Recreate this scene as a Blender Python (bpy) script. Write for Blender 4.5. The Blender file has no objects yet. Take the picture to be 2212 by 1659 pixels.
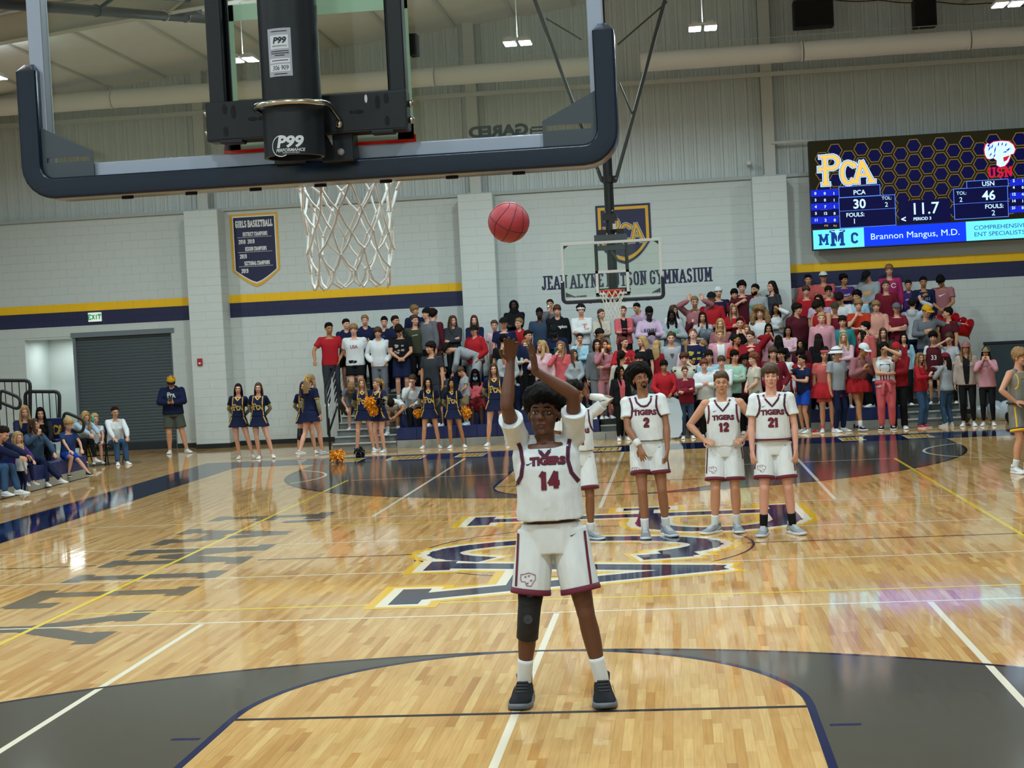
import bpy, bmesh, math, random
import numpy as np
from mathutils import Vector, Matrix, Euler
from mathutils.bvhtree import BVHTree
rnd = random.Random(7)
S = bpy.context.scene
COL = S.collection
PI = math.pi
# ---------------------------------------------------------------- camera (solved from the court markings)
CAM = np.array([1.08935, -4.74961, 2.33966]); YAW, PITCH, ROLL, FPX = -0.10801, -0.03229, -0.05048, 3292.5
IW, IH = 2212, 1659
def cam_rows():
    cy, sy, cp, sp = math.cos(YAW), math.sin(YAW), math.cos(PITCH), math.sin(PITCH)
    f = np.array([sy*cp, cy*cp, sp]); r = np.array([cy, -sy, 0.]); u = np.cross(r, f)
    cr, sr = math.cos(ROLL), math.sin(ROLL)
    return cr*r+sr*u, -sr*r+cr*u, f
CR, CU, CF = cam_rows()
cam = bpy.data.objects.new('camera', bpy.data.cameras.new('camera')); COL.objects.link(cam)
M = Matrix.Identity(4)
for i in range(3):
    M[i][0], M[i][1], M[i][2], M[i][3] = CR[i], CU[i], -CF[i], CAM[i]
cam.matrix_world = M
cam.data.sensor_width = 36; cam.data.lens = FPX*36/IW; cam.data.clip_end = 200; cam.data.clip_start = .05
S.camera = cam
def pray(u, v):
    return CR*((u-IW/2)/FPX) - CU*((v-IH/2)/FPX) + CF
def at(u, v, Y):                       # photo direction meets the vertical plane Y
    d = pray(u, v); return CAM + (Y-CAM[1])/d[1]*d
def atz(u, v, z=0.):                   # photo direction meets a level plane
    d = pray(u, v); return CAM + (z-CAM[2])/d[2]*d
# ---------------------------------------------------------------- world, exposure, lights
w = bpy.data.worlds.new('world'); S.world = w; w.use_nodes = True
w.node_tree.nodes['Background'].inputs[0].default_value = (.75, .8, .82, 1); w.node_tree.nodes['Background'].inputs[1].default_value = .2
vs = S.view_settings; vs.view_transform = 'Standard'; vs.look = 'None'; vs.exposure = -0.06; vs.gamma = 1; vs.use_curve_mapping = False
S.cycles.diffuse_bounces = 3; S.cycles.glossy_bounces = 3; S.cycles.max_bounces = 6; S.cycles.caustics_reflective = False; S.cycles.caustics_refractive = False
LIGHT_POWER = 240.
LAMPZ = 8.0
# ---------------------------------------------------------------- helpers
def lin(h):
    if isinstance(h, str):
        h = h.lstrip('#'); c = [int(h[i:i+2], 16)/255 for i in (0, 2, 4)]
    else: c = [x/255 for x in h]
    return tuple((x/12.92 if x <= .04045 else ((x+.055)/1.055)**2.4) for x in c)
MATS = {}
def mat(name, rgb, rough=.6, metal=0., bump=0., bscale=60., var=0., emit=0., spec=.5, coat=0., stretch=None):
    if name in MATS: return MATS[name]
    m = bpy.data.materials.new(name); m.use_nodes = True; nt = m.node_tree; b = nt.nodes['Principled BSDF']
    c = lin(rgb)+(1,)
    b.inputs['Base Color'].default_value = c; b.inputs['Roughness'].default_value = rough; b.inputs['Metallic'].default_value = metal
    b.inputs['Specular IOR Level'].default_value = spec; b.inputs['Coat Weight'].default_value = coat
    if emit:
        b.inputs['Emission Color'].default_value = c; b.inputs['Emission Strength'].default_value = emit
    if bump or var:
        tc = nt.nodes.new('ShaderNodeTexCoord'); n = nt.nodes.new('ShaderNodeTexNoise'); n.inputs['Scale'].default_value = bscale; n.inputs['Detail'].default_value = 3
        if stretch:
            mp = nt.nodes.new('ShaderNodeMapping'); mp.inputs['Scale'].default_value = stretch
            nt.links.new(tc.outputs['Object'], mp.inputs[0]); nt.links.new(mp.outputs[0], n.inputs['Vector'])
        else: nt.links.new(tc.outputs['Object'], n.inputs['Vector'])
        if bump:
            bp = nt.nodes.new('ShaderNodeBump'); bp.inputs['Strength'].default_value = bump; bp.inputs['Distance'].default_value = .01
            nt.links.new(n.outputs['Fac'], bp.inputs['Height']); nt.links.new(bp.outputs[0], b.inputs['Normal'])
        if var:
            mx = nt.nodes.new('ShaderNodeMix'); mx.data_type = 'RGBA'
            mx.inputs['A'].default_value = tuple(x*(1-var) for x in c[:3])+(1,); mx.inputs['B'].default_value = tuple(min(1, x*(1+var)) for x in c[:3])+(1,)
            nt.links.new(n.outputs['Fac'], mx.inputs['Factor']); nt.links.new(mx.outputs['Result'], b.inputs['Base Color'])
    MATS[name] = m; return m
class G:
    """plain geometry collector; every call appends closed shapes; mi is the material index"""
    def __init__(s): s.v = []; s.f = []; s.m = []; s.n = 0
    def add(s, V, F, mi=0):
        V = np.asarray(V, float); s.v.append(V); o = s.n
        s.f.extend([tuple(i+o for i in f) for f in F]); s.m.extend([mi]*len(F)); s.n += len(V)
    def box(s, c, d, R=None, mi=0):
        q = np.array([(x, y, z) for x in (-.5, .5) for y in (-.5, .5) for z in (-.5, .5)])*np.array(d)
        if R is not None: q = q@np.asarray(R).T
        s.add(q+np.array(c), [(0, 1, 3, 2), (4, 6, 7, 5), (0, 4, 5, 1), (2, 3, 7, 6), (0, 2, 6, 4), (1, 5, 7, 3)], mi)
    def bar(s, a, b, w, h=None, up=(0, 0, 1), mi=0):
        a = np.array(a, float); b = np.array(b, float); d = b-a; L = np.linalg.norm(d); d /= L
        u = np.array(up, float); r = np.cross(d, u)
        if np.linalg.norm(r) < 1e-4: r = np.cross(d, (1, 0, 0))
        r /= np.linalg.norm(r); u = np.cross(r, d)
        s.box((a+b)/2, (L, w, h or w), np.stack([d, r, u], 1), mi)
    def ell(s, c, r, R=None, nu=14, nv=9, mi=0):
        V = []; F = []
        for i in range(1, nv):
            t = PI*i/nv
            for j in range(nu):
                p = 2*PI*j/nu; V.append((math.sin(t)*math.cos(p), math.sin(t)*math.sin(p), math.cos(t)))
        V += [(0, 0, 1), (0, 0, -1)]; V = np.array(V)*np.array(r if hasattr(r, '__len__') else (r, r, r))
        if R is not None: V = V@np.asarray(R).T
        for i in range(nv-2):
            for j in range(nu):
                a = i*nu+j; b = i*nu+(j+1) % nu; F.append((a, a+nu, b+nu, b))
        T = (nv-1)*nu
        for j in range(nu):
            F.append((T, j, (j+1) % nu)); F.append((T+1, (nv-2)*nu+(j+1) % nu, (nv-2)*nu+j))
        s.add(V+np.array(c), F, mi)
    def tube(s, pts, rad, n=10, side=None, mi=0, cap=True, round_=True, closed=False):
        P = [np.array(p, float) for p in pts]; K = len(P)
        rad = [rad]*K if not hasattr(rad, '__len__') else list(rad)
        rad = [(r, r) if not hasattr(r, '__len__') else tuple(r) for r in rad]
        if round_ and cap and not closed:
            d0 = P[0]-P[1]; d0 /= np.linalg.norm(d0)+1e-9; d1 = P[-1]-P[-2]; d1 /= np.linalg.norm(d1)+1e-9
            r0, r1 = rad[0], rad[-1]; k0, k1 = min(r0), min(r1)
            P = [P[0]+d0*k0*.95, P[0]+d0*k0*.6]+P+[P[-1]+d1*k1*.6, P[-1]+d1*k1*.95]
            rad = [(r0[0]*.3, r0[1]*.3), (r0[0]*.8, r0[1]*.8)]+rad+[(r1[0]*.8, r1[1]*.8), (r1[0]*.3, r1[1]*.3)]; K = len(P)
        V = []; ref = None if side is None else np.array(side, float)
        prev = None
        for i in range(K):
            if closed: t = P[(i+1) % K]-P[i-1]
            else: t = P[min(i+1, K-1)]-P[max(i-1, 0)]
            t = t/(np.linalg.norm(t)+1e-9)
            a = ref if ref is not None else prev
            if a is None:
                a = np.array([1., 0, 0]) if abs(t[0]) < .8 else np.array([0, 1., 0])
            a = a-t*np.dot(a, t); na = np.linalg.norm(a)
            if na < 1e-4: a = np.cross(t, (0.3, .5, .8)); na = np.linalg.norm(a)
            a = a/na; b = np.cross(t, a); prev = a
            for j in range(n):
                q = 2*PI*j/n; V.append(P[i]+a*math.cos(q)*rad[i][0]+b*math.sin(q)*rad[i][1])
        F = []
        for i in range(K if closed else K-1):
            for j in range(n):
                k = (j+1) % n; i2 = (i+1) % K; F.append((i*n+j, i*n+k, i2*n+k, i2*n+j))
        if cap and not closed:
            F.append(tuple(range(n))[::-1]); F.append(tuple((K-1)*n+j for j in range(n)))
        s.add(V, F, mi)
    def rings(s, R, mi=0, cap=True):                # list of equal-length closed rings
        n = len(R[0]); V = np.concatenate([np.asarray(r, float) for r in R]); F = []
        for i in range(len(R)-1):
            for j in range(n):
                k = (j+1) % n; F.append((i*n+j, i*n+k, (i+1)*n+k, (i+1)*n+j))
        if cap: F.append(tuple(range(n))[::-1]); F.append(tuple((len(R)-1)*n+j for j in range(n)))
        s.add(V, F, mi)
    def prism(s, poly, a, b, axis=1, mi=0):         # polygon in the two other axes, extruded from a to b along axis
        n = len(poly); V = []
        for t in (a, b):
            for (x, y) in poly:
                q = [x, y]; q.insert(axis, t); V.append(q)
        F = [tuple(range(n)), tuple(range(2*n-1, n-1, -1))]+[(i, (i+1) % n, n+(i+1) % n, n+i) for i in range(n)]
        s.add(V, F, mi)
    def plate(s, poly, z, axis=2, mi=0):
        V = []
        for (x, y) in poly:
            q = [x, y]; q.insert(axis, z); V.append(q)
        s.add(V, [tuple(range(len(poly)))], mi)
    def xform(s, R, t=(0, 0, 0)):
        R = np.asarray(R); s.v = [V@R.T+np.array(t) for V in s.v]; return s
    def join(s, g, mi=None):
        for V in g.v: s.v.append(V)
        s.f.extend([tuple(i+s.n for i in f) for f in g.f]); s.m.extend(g.m if mi is None else [mi]*len(g.m)); s.n += g.n
    def mesh(s, name, smooth=False, fix=True):
        me = bpy.data.meshes.new(name)
        V = np.concatenate(s.v) if s.v else np.zeros((0, 3))
        me.from_pydata(V.tolist(), [], s.f); me.polygons.foreach_set('material_index', s.m)
        if fix:
            bm = bmesh.new(); bm.from_mesh(me); bmesh.ops.recalc_face_normals(bm, faces=bm.faces); bm.to_mesh(me); bm.free()
        if smooth: me.polygons.foreach_set('use_smooth', [True]*len(me.polygons))
        me.update(); return me
def link(name, me, mats=(), parent=None, loc=None, rot=None, share=False):
    o = bpy.data.objects.new(name, me); COL.objects.link(o)
    mats = list(mats) if isinstance(mats, (list, tuple)) else [mats]
    if share:
        while len(me.materials) < len(mats): me.materials.append(None)
        for i, m in enumerate(mats):
            o.material_slots[i].link = 'OBJECT'; o.material_slots[i].material = m
    elif len(me.materials) == 0:
        for m in mats: me.materials.append(m)
    if parent is not None: o.parent = parent
    if loc is not None: o.location = loc
    if rot is not None: o.rotation_euler = rot
    return o
def obj(name, g, mats, parent=None, smooth=False, loc=None, rot=None, bevel=0.):
    me = g.mesh(name, smooth) if isinstance(g, G) else g
    o = link(name, me, mats, parent, loc, rot)
    if bevel:
        b = o.modifiers.new('b', 'BEVEL'); b.width = bevel; b.segments = 2; b.limit_method = 'ANGLE'; b.angle_limit = .6
        for p in me.polygons: p.use_smooth = True
        b.harden_normals = True
    return o
def empty(name, loc=(0, 0, 0), rz=0.):
    o = bpy.data.objects.new(name, None); COL.objects.link(o); o.location = loc; o.rotation_euler = (0, 0, rz); o.empty_display_size = .1; return o
def tag(o, label=None, cat=None, group=None, kind=None):
    if label: o['label'] = label
    if cat: o['category'] = cat
    if group: o['group'] = group
    if kind: o['kind'] = kind
    return o
def autosmooth(o, ang=.6):
    me = o.data
    for p in me.polygons: p.use_smooth = True
    try: me.set_sharp_from_angle(angle=ang)
    except Exception: pass
# ---------------------------------------------------------------- slab-serif stroke letters
def arc(cx, cy, rx, ry, a0, a1, n=10):
    return [(cx+rx*math.cos(math.radians(a0+(a1-a0)*i/n)), cy+ry*math.sin(math.radians(a0+(a1-a0)*i/n))) for i in range(n+1)]
W1 = .62
GL = {  # width, strokes, serif centres
 'A': (.7, [[(0, 0), (.35, 1)], [(.35, 1), (.7, 0)], [(.12, .32), (.58, .32)]], [(0, 0), (.7, 0)]),
 'B': (.6, [[(.1, 0), (.1, 1)], [(.1, 1)]+arc(.35, .76, .22, .24, 90, -90)+[(.1, .52)], [(.1, .52)]+arc(.37, .26, .23, .26, 90, -90)+[(.1, 0)]], [(.07, 0), (.07, 1)]),
 'C': (.6, [[(.58, .78)]+arc(.32, .72, .26, .28, 30, 180)+arc(.32, .28, .26, .28, 180, 330)], []),
 'D': (.62, [[(.1, 0), (.1, 1)], [(.1, 1)]+arc(.32, .72, .26, .28, 90, 0)+arc(.32, .28, .26, .28, 0, -90)+[(.1, 0)]], [(.07, 0), (.07, 1)]),
 'E': (.56, [[(.1, 0), (.1, 1)], [(.1, 1), (.55, 1), (.55, .82)], [(.1, .5), (.42, .5)], [(.1, 0), (.55, 0), (.55, .2)]], [(.07, 0), (.07, 1)]),
 'F': (.56, [[(.1, 0), (.1, 1)], [(.1, 1), (.55, 1), (.55, .8)], [(.1, .5), (.42, .5)]], [(.1, 0), (.07, 1)]),
 'G': (.62, [[(.58, .78)]+arc(.32, .72, .26, .28, 30, 180)+arc(.32, .28, .26, .28, 180, 360)+[(.58, .45), (.36, .45)]], []),
 'H': (.66, [[(.1, 0), (.1, 1)], [(.56, 0), (.56, 1)], [(.1, .5), (.56, .5)]], [(.1, 0), (.1, 1), (.56, 0), (.56, 1)]),
 'I': (.26, [[(.13, 0), (.13, 1)]], [(.13, 0), (.13, 1)]),
 'J': (.5, [[(.38, 1), (.38, .2)]+arc(.2, .2, .18, .2, 0, -180)], [(.38, 1)]),
 'K': (.64, [[(.1, 0), (.1, 1)], [(.56, 1), (.12, .45)], [(.25, .6), (.58, 0)]], [(.1, 0), (.1, 1), (.56, 1), (.58, 0)]),
 'L': (.52, [[(.1, 0), (.1, 1)], [(.1, 0), (.52, 0), (.52, .22)]], [(.1, 1), (.07, 0)]),
 'M': (.84, [[(.1, 0), (.1, 1)], [(.1, 1), (.42, .3), (.74, 1)], [(.74, 0), (.74, 1)]], [(.1, 0), (.07, 1), (.74, 0), (.77, 1)]),
 'N': (.7, [[(.1, 0), (.1, 1)], [(.1, 1), (.6, 0)], [(.6, 0), (.6, 1)]], [(.1, 0), (.07, 1), (.6, 1)]),
 'O': (.62, [arc(.31, .72, .26, .28, 0, 180)+arc(.31, .28, .26, .28, 180, 360)+[(.57, .72)]], []),
 'P': (.6, [[(.1, 0), (.1, 1)], [(.1, 1)]+arc(.34, .73, .23, .27, 90, -90)+[(.1, .46)]], [(.1, 0), (.07, 1)]),
 'R': (.64, [[(.1, 0), (.1, 1)], [(.1, 1)]+arc(.34, .75, .22, .25, 90, -90)+[(.1, .5)], [(.34, .5), (.58, 0)]], [(.1, 0), (.07, 1), (.6, 0)]),
 'S': (.56, [arc(.28, .76, .22, .24, 20, 270, 12)[:-1]+[(.28, .52)]+arc(.28, .26, .23, .26, 90, -160, 12)], []),
 'T': (.6, [[(.3, 0), (.3, 1)], [(0.02, .8), (0.02, 1), (.58, 1), (.58, .8)]], [(.3, 0)]),
 'U': (.66, [[(.1, 1), (.1, .27)]+arc(.33, .27, .23, .27, 180, 360)+[(.56, 1)]], [(.1, 1), (.56, 1)]),
 'V': (.7, [[(0, 1), (.35, 0)], [(.35, 0), (.7, 1)]], [(0, 1), (.7, 1)]),
 'W': (.95, [[(0, 1), (.24, 0), (.475, .8), (.71, 0), (.95, 1)]], [(0, 1), (.95, 1)]),
 'X': (.64, [[(0.03, 0), (.61, 1)], [(0.03, 1), (.61, 0)]], [(.03, 0), (.61, 0), (.03, 1), (.61, 1)]),
 'Y': (.7, [[(0, 1), (.35, .45)], [(.7, 1), (.35, .45)], [(.35, .5), (.35, 0)]], [(0, 1), (.7, 1), (.35, 0)]),
 'Z': (.58, [[(.03, 1), (.55, 1), (.03, 0), (.55, 0)]], []),
 '0': (.6, [arc(.3, .72, .22, .28, 0, 180)+arc(.3, .28, .22, .28, 180, 360)+[(.52, .72)]], []),
 '1': (.4, [[(.05, .8), (.2, 1), (.2, 0)], [(0, 0), (.4, 0)]], []),
 '2': (.58, [arc(.29, .74, .24, .26, 170, -30)+[(.04, 0), (.56, 0)]], []),
 '3': (.58, [arc(.28, .76, .22, .24, 160, -90)+[(.2, .52)], [(.28, .52)]+arc(.28, .26, .24, .26, 90, -160)], []),
 '4': (.62, [[(.44, 0), (.44, 1), (.03, .3), (.6, .3)]], []),
 '6': (.6, [arc(.3, .72, .24, .28, 30, 180)+[(.06, .3)]+arc(.3, .3, .24, .3, 180, 540, 16)], []),
 '7': (.56, [[(.02, 1), (.54, 1), (.2, 0)]], []),
 '8': (.6, [arc(.3, .76, .2, .23, 0, 360, 14), arc(.3, .26, .25, .27, 0, 360, 14)], []),
 '9': (.6, [arc(.3, .7, .24, .3, 0, 360, 16), [(.54, .7), (.54, .3)]+arc(.3, .28, .24, .28, 0, -150)], []),
}
def stroke_poly(pts, t):
    """quads along a polyline with thickness t, mitred by overlap"""
    out = []
    for i in range(len(pts)-1):
        a = np.array(pts[i], float); b = np.array(pts[i+1], float); d = b-a; L = np.linalg.norm(d)
        if L < 1e-6: continue
        d /= L; n = np.array([-d[1], d[0]])*t/2; e = d*t*(.28 if len(pts) > 2 else 0.)
        out.append([a-e-n, b+e-n, b+e+n, a-e+n])
    return out
def text_quads(txt, h, t=.16, serif=.34, sx=1., gap=.18, grow=0., space=.45):
    """list of 2-D quads for a line of slab letters, height h, origin at lower left; also the width"""
    Q = []; x = 0.
    for ch in txt:
        if ch == ' ': x += space*sx; continue
        wd, st, sf = GL[ch]
        for s in st:
            s2 = []
            for (px, py) in s: s2.append((x+px*sx, t/2+py*(1-t)))
            Q += stroke_poly(s2, t+2*grow)
        for (px, py) in sf if serif else []:
            cy = t*.36 if py < .5 else 1-t*.36
            hw = serif/2*min(1, sx*1.1)+grow; hh = t*.36+grow
            Q.append([np.array((x+px*sx-hw, cy-hh)), np.array((x+px*sx+hw, cy-hh)), np.array((x+px*sx+hw, cy+hh)), np.array((x+px*sx-hw, cy+hh))])
        x += wd*sx+gap
    return [[p*h for p in q] for q in Q], (x-gap)*h
def quads_mesh(g, Q, fn, mi=0, thick=None):
    """map 2-D quads by fn(x, y, depth) -> 3-D; small depth steps keep overlapping strokes apart"""
    for i, q in enumerate(Q):
        e = (i % 7)*2e-5
        V = [fn(p[0], p[1], e) for p in q]
        if thick is None: g.add(V, [(0, 1, 2, 3)], mi)
        else:
            V2 = [fn(p[0], p[1], e-thick) for p in q]
            g.add(V+V2, [(0, 1, 2, 3), (7, 6, 5, 4), (0, 4, 5, 1), (1, 5, 6, 2), (2, 6, 7, 3), (3, 7, 4, 0)], mi)
def font_mesh(txt, size, align='CENTER', sx=1., bold=0., shear=0.):
    c = bpy.data.curves.new('txt', 'FONT'); c.body = txt; c.size = size; c.align_x = align; c.align_y = 'CENTER'; c.offset = bold; c.shear = shear; c.resolution_u = 3
    o = bpy.data.objects.new('txt', c); COL.objects.link(o)
    dg = bpy.context.evaluated_depsgraph_get(); me = bpy.data.meshes.new_from_object(o.evaluated_get(dg))
    bpy.data.objects.remove(o); bpy.data.curves.remove(c)
    V = np.empty(len(me.vertices)*3); me.vertices.foreach_get('co', V); V = V.reshape(-1, 3); V[:, 0] *= sx
    F = [tuple(p.vertices) for p in me.polygons]; bpy.data.meshes.remove(me)
    return V[:, :2].copy(), F
FONTS = {}
def sans(g, txt, size, fn, align='CENTER', sx=1., bold=0., shear=0., mi=0):
    k = (txt, size, align, sx, bold, shear)
    if k not in FONTS: FONTS[k] = font_mesh(txt, size, align, sx, bold, shear)
    V, F = FONTS[k]
    g.add([fn(p[0], p[1], 0) for p in V], F, mi)
# ================================================================ the hall
L = 23.165                      # distance between the two backboards
YW = 31.1                       # face of the end wall
def wood_material():
    m = bpy.data.materials.new('maple'); m.use_nodes = True; nt = m.node_tree; N = nt.nodes; b = N['Principled BSDF']; K = nt.links.new
    at_ = N.new('ShaderNodeAttribute'); at_.attribute_name = 'tone'; oi = N.new('ShaderNodeObjectInfo')
    ad = N.new('ShaderNodeMath'); ad.operation = 'ADD'; fr = N.new('ShaderNodeMath'); fr.operation = 'FRACT'
    K(at_.outputs['Fac'], ad.inputs[0]); K(oi.outputs['Random'], ad.inputs[1]); K(ad.outputs[0], fr.inputs[0])
    cr = N.new('ShaderNodeValToRGB'); el = cr.color_ramp.elements
    el[0].position = 0; el[0].color = lin('#af814c')+(1,); el[1].position = 1; el[1].color = lin('#d0ad73')+(1,)
    for p, c in ((.1, '#bb8d52'), (.35, '#c2995f'), (.7, '#c9a167')): e = el.new(p); e.color = lin(c)+(1,)
    K(fr.outputs[0], cr.inputs[0])
    g = N.new('ShaderNodeNewGeometry'); mp = N.new('ShaderNodeMapping'); mp.inputs['Scale'].default_value = (60, 3, 1); K(g.outputs['Position'], mp.inputs[0])
    n = N.new('ShaderNodeTexNoise'); n.inputs['Scale'].default_value = 1; n.inputs['Detail'].default_value = 4; K(mp.outputs[0], n.inputs['Vector'])
    mx = N.new('ShaderNodeMix'); mx.data_type = 'RGBA'; mx.blend_type = 'MULTIPLY'; mx.inputs['Factor'].default_value = .35
    r2 = N.new('ShaderNodeValToRGB'); r2.color_ramp.elements[0].position = .3; r2.color_ramp.elements[0].color = (.62, .5, .38, 1); r2.color_ramp.elements[1].position = .6; r2.color_ramp.elements[1].color = (1, 1, 1, 1)
    K(n.outputs['Fac'], r2.inputs[0]); K(cr.outputs[0], mx.inputs['A']); K(r2.outputs[0], mx.inputs['B']); K(mx.outputs['Result'], b.inputs['Base Color'])
    gloss(nt, b); MATS['maple'] = m; return m
def gloss(nt, b, amt=.0045, rough=.06):
    """lacquer: each strip lies a hair out of level, so reflections break up strip by strip"""
    N = nt.nodes; K = nt.links.new; b.inputs['Roughness'].default_value = rough; b.inputs['Specular IOR Level'].default_value = .65
    g = N.new('ShaderNodeNewGeometry'); mp = N.new('ShaderNodeMapping'); mp.inputs['Scale'].default_value = (1/.0571, 1/.6, 0); K(g.outputs['Position'], mp.inputs[0])
    fl = N.new('ShaderNodeVectorMath'); fl.operation = 'FLOOR'; K(mp.outputs[0], fl.inputs[0])
    wn = N.new('ShaderNodeTexWhiteNoise'); wn.noise_dimensions = '3D'; K(fl.outputs[0], wn.inputs[0])
    n = N.new('ShaderNodeTexNoise'); n.inputs['Scale'].default_value = 3.; K(g.outputs['Position'], n.inputs['Vector'])
    ad = N.new('ShaderNodeVectorMath'); ad.operation = 'ADD'; K(wn.outputs['Color'], ad.inputs[0]); K(n.outputs['Color'], ad.inputs[1])
    s1 = N.new('ShaderNodeVectorMath'); s1.operation = 'SUBTRACT'; s1.inputs[1].default_value = (1, 1, 1); K(ad.outputs[0], s1.inputs[0])
    s2 = N.new('ShaderNodeVectorMath'); s2.operation = 'MULTIPLY'; s2.inputs[1].default_value = (amt, amt*.8, 0); K(s1.outputs[0], s2.inputs[0])
    a2 = N.new('ShaderNodeVectorMath'); a2.operation = 'ADD'; K(s2.outputs[0], a2.inputs[0]); K(g.outputs['Normal'], a2.inputs[1])
    nm = N.new('ShaderNodeVectorMath'); nm.operation = 'NORMALIZE'; K(a2.outputs[0], nm.inputs[0]); K(nm.outputs[0], b.inputs['Normal'])
def paint(name, rgb, rough=.06, amt=.003):
    if name in MATS: return MATS[name]
    m = bpy.data.materials.new(name); m.use_nodes = True; b = m.node_tree.nodes['Principled BSDF']; b.inputs['Base Color'].default_value = lin(rgb)+(1,)
    gloss(m.node_tree, b, amt, rough); MATS[name] = m; return m
MW = wood_material()
def visx(Y, margin=1.2):       # width of floor the photo could see at depth Y
    d = max(.5, Y-CAM[1]); a = math.tan(YAW); h = (IW/2)/FPX*1.04
    c = CAM[0]+a*d; return c-h*d-margin, c+h*d+margin
g = G(); g.box((-2, 11, -.06), (34, 42, .114)); floor = tag(obj('floor', g, mat('subfloor', '#8a6238', .5)), kind='structure')
# ---- floor boards: the 300 that show largest are objects, the rest real strips joined
BW = .0571; boards = []
rb = random.Random(3)
for i in range(int(-16.5/BW), int(13/BW)):
    x = (i+.5)*BW; y = -2.2-rb.random()*.9
    while y < YW:
        ln = rb.choice((.3, .42, .55, .7, .9, 1.15)); xa, xb = visx(y+ln/2)
        if xa < x < xb and y+ln > 1.6: boards.append((x, y, min(ln, YW-y)))
        y += ln
boards.sort(key=lambda b: abs(b[1]-4.6)*1.4+abs(b[0]-.3))
near = [b for b in boards if b[1] > 3.1][:300]; ns = set(near)
bmesh_cache = {}
for (x, y, ln) in near:
    k = round(ln, 3)
    if k not in bmesh_cache:
        g = G(); g.box((0, ln/2, -.002), (BW-.0007, ln-.001, .004)); me = g.mesh('floor_board'); me.materials.append(MW); bmesh_cache[k] = me
    o = link('floor_board', bmesh_cache[k], [], floor); o.location = (x, y, .0001*rb.random())
V = []; F = []; T = []
for b in boards:
    if b in ns: continue
    x, y, ln = b; z = .0001*rb.random(); a = BW/2-.00035; n0 = len(V); V += [(x-a, y, z), (x+a, y, z), (x+a, y+ln-.001, z), (x-a, y+ln-.001, z)]; F.append((n0, n0+1, n0+2, n0+3)); T.append(rb.random())
me = bpy.data.meshes.new('floor_boards'); me.from_pydata(V, [], F); me.attributes.new('tone', 'FLOAT', 'FACE').data.foreach_set('value', T); me.materials.append(MW)
o = link('floor_boards', me, [], floor); o['kind'] = 'stuff'
# ---- court paint, thin films on the boards
P_GREY, P_NAVY, P_DARK = paint('key grey', '#4d4941', .09), paint('apron navy', '#121a3c'), paint('line dark', '#2a2430')
P_WH, P_YE, P_GOLD, P_FAM, P_BAND = paint('line white', '#ddd3bd'), paint('line yellow', '#e0c23c'), paint('gold', '#dcae2c'), paint('letter grey', '#5c5349', .08), paint('lane navy', '#1c2347')
def film(name, polys, z, m):
    g = G()
    for i, q in enumerate(polys): g.add([(p[0], p[1], z+(i % 9)*1.6e-5) for p in q], [tuple(range(len(q)))])
    me = g.mesh(name, fix=False)
    o = link(name, me, m, floor)
    bm = bmesh.new(); bm.from_mesh(me)
    for f in bm.faces:
        if f.normal.z < 0: f.normal_flip()
    bm.to_mesh(me); bm.free(); return o
def line(name, a, b, wd, z, m):
    a, b = np.array(a, float), np.array(b, float); d = nrm_(b-a); n = np.array([-d[1], d[0]])*wd/2
    return film(name, [[a-n, b-n, b+n, a+n]], z, m)
def nrm_(v): return v/np.linalg.norm(v)
def band(c, r0, r1, a0, a1, n=48):
    q = []
    for i in range(n):
        t0, t1 = math.radians(a0+(a1-a0)*i/n), math.radians(a0+(a1-a0)*(i+1)/n)
        q.append([(c[0]+r0*math.cos(t0), c[1]+r0*math.sin(t0)), (c[0]+r1*math.cos(t0), c[1]+r1*math.sin(t0)), (c[0]+r1*math.cos(t1), c[1]+r1*math.sin(t1)), (c[0]+r0*math.cos(t1), c[1]+r0*math.sin(t1))])
    return q
FTY = 4.572; LW = 1.829
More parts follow.
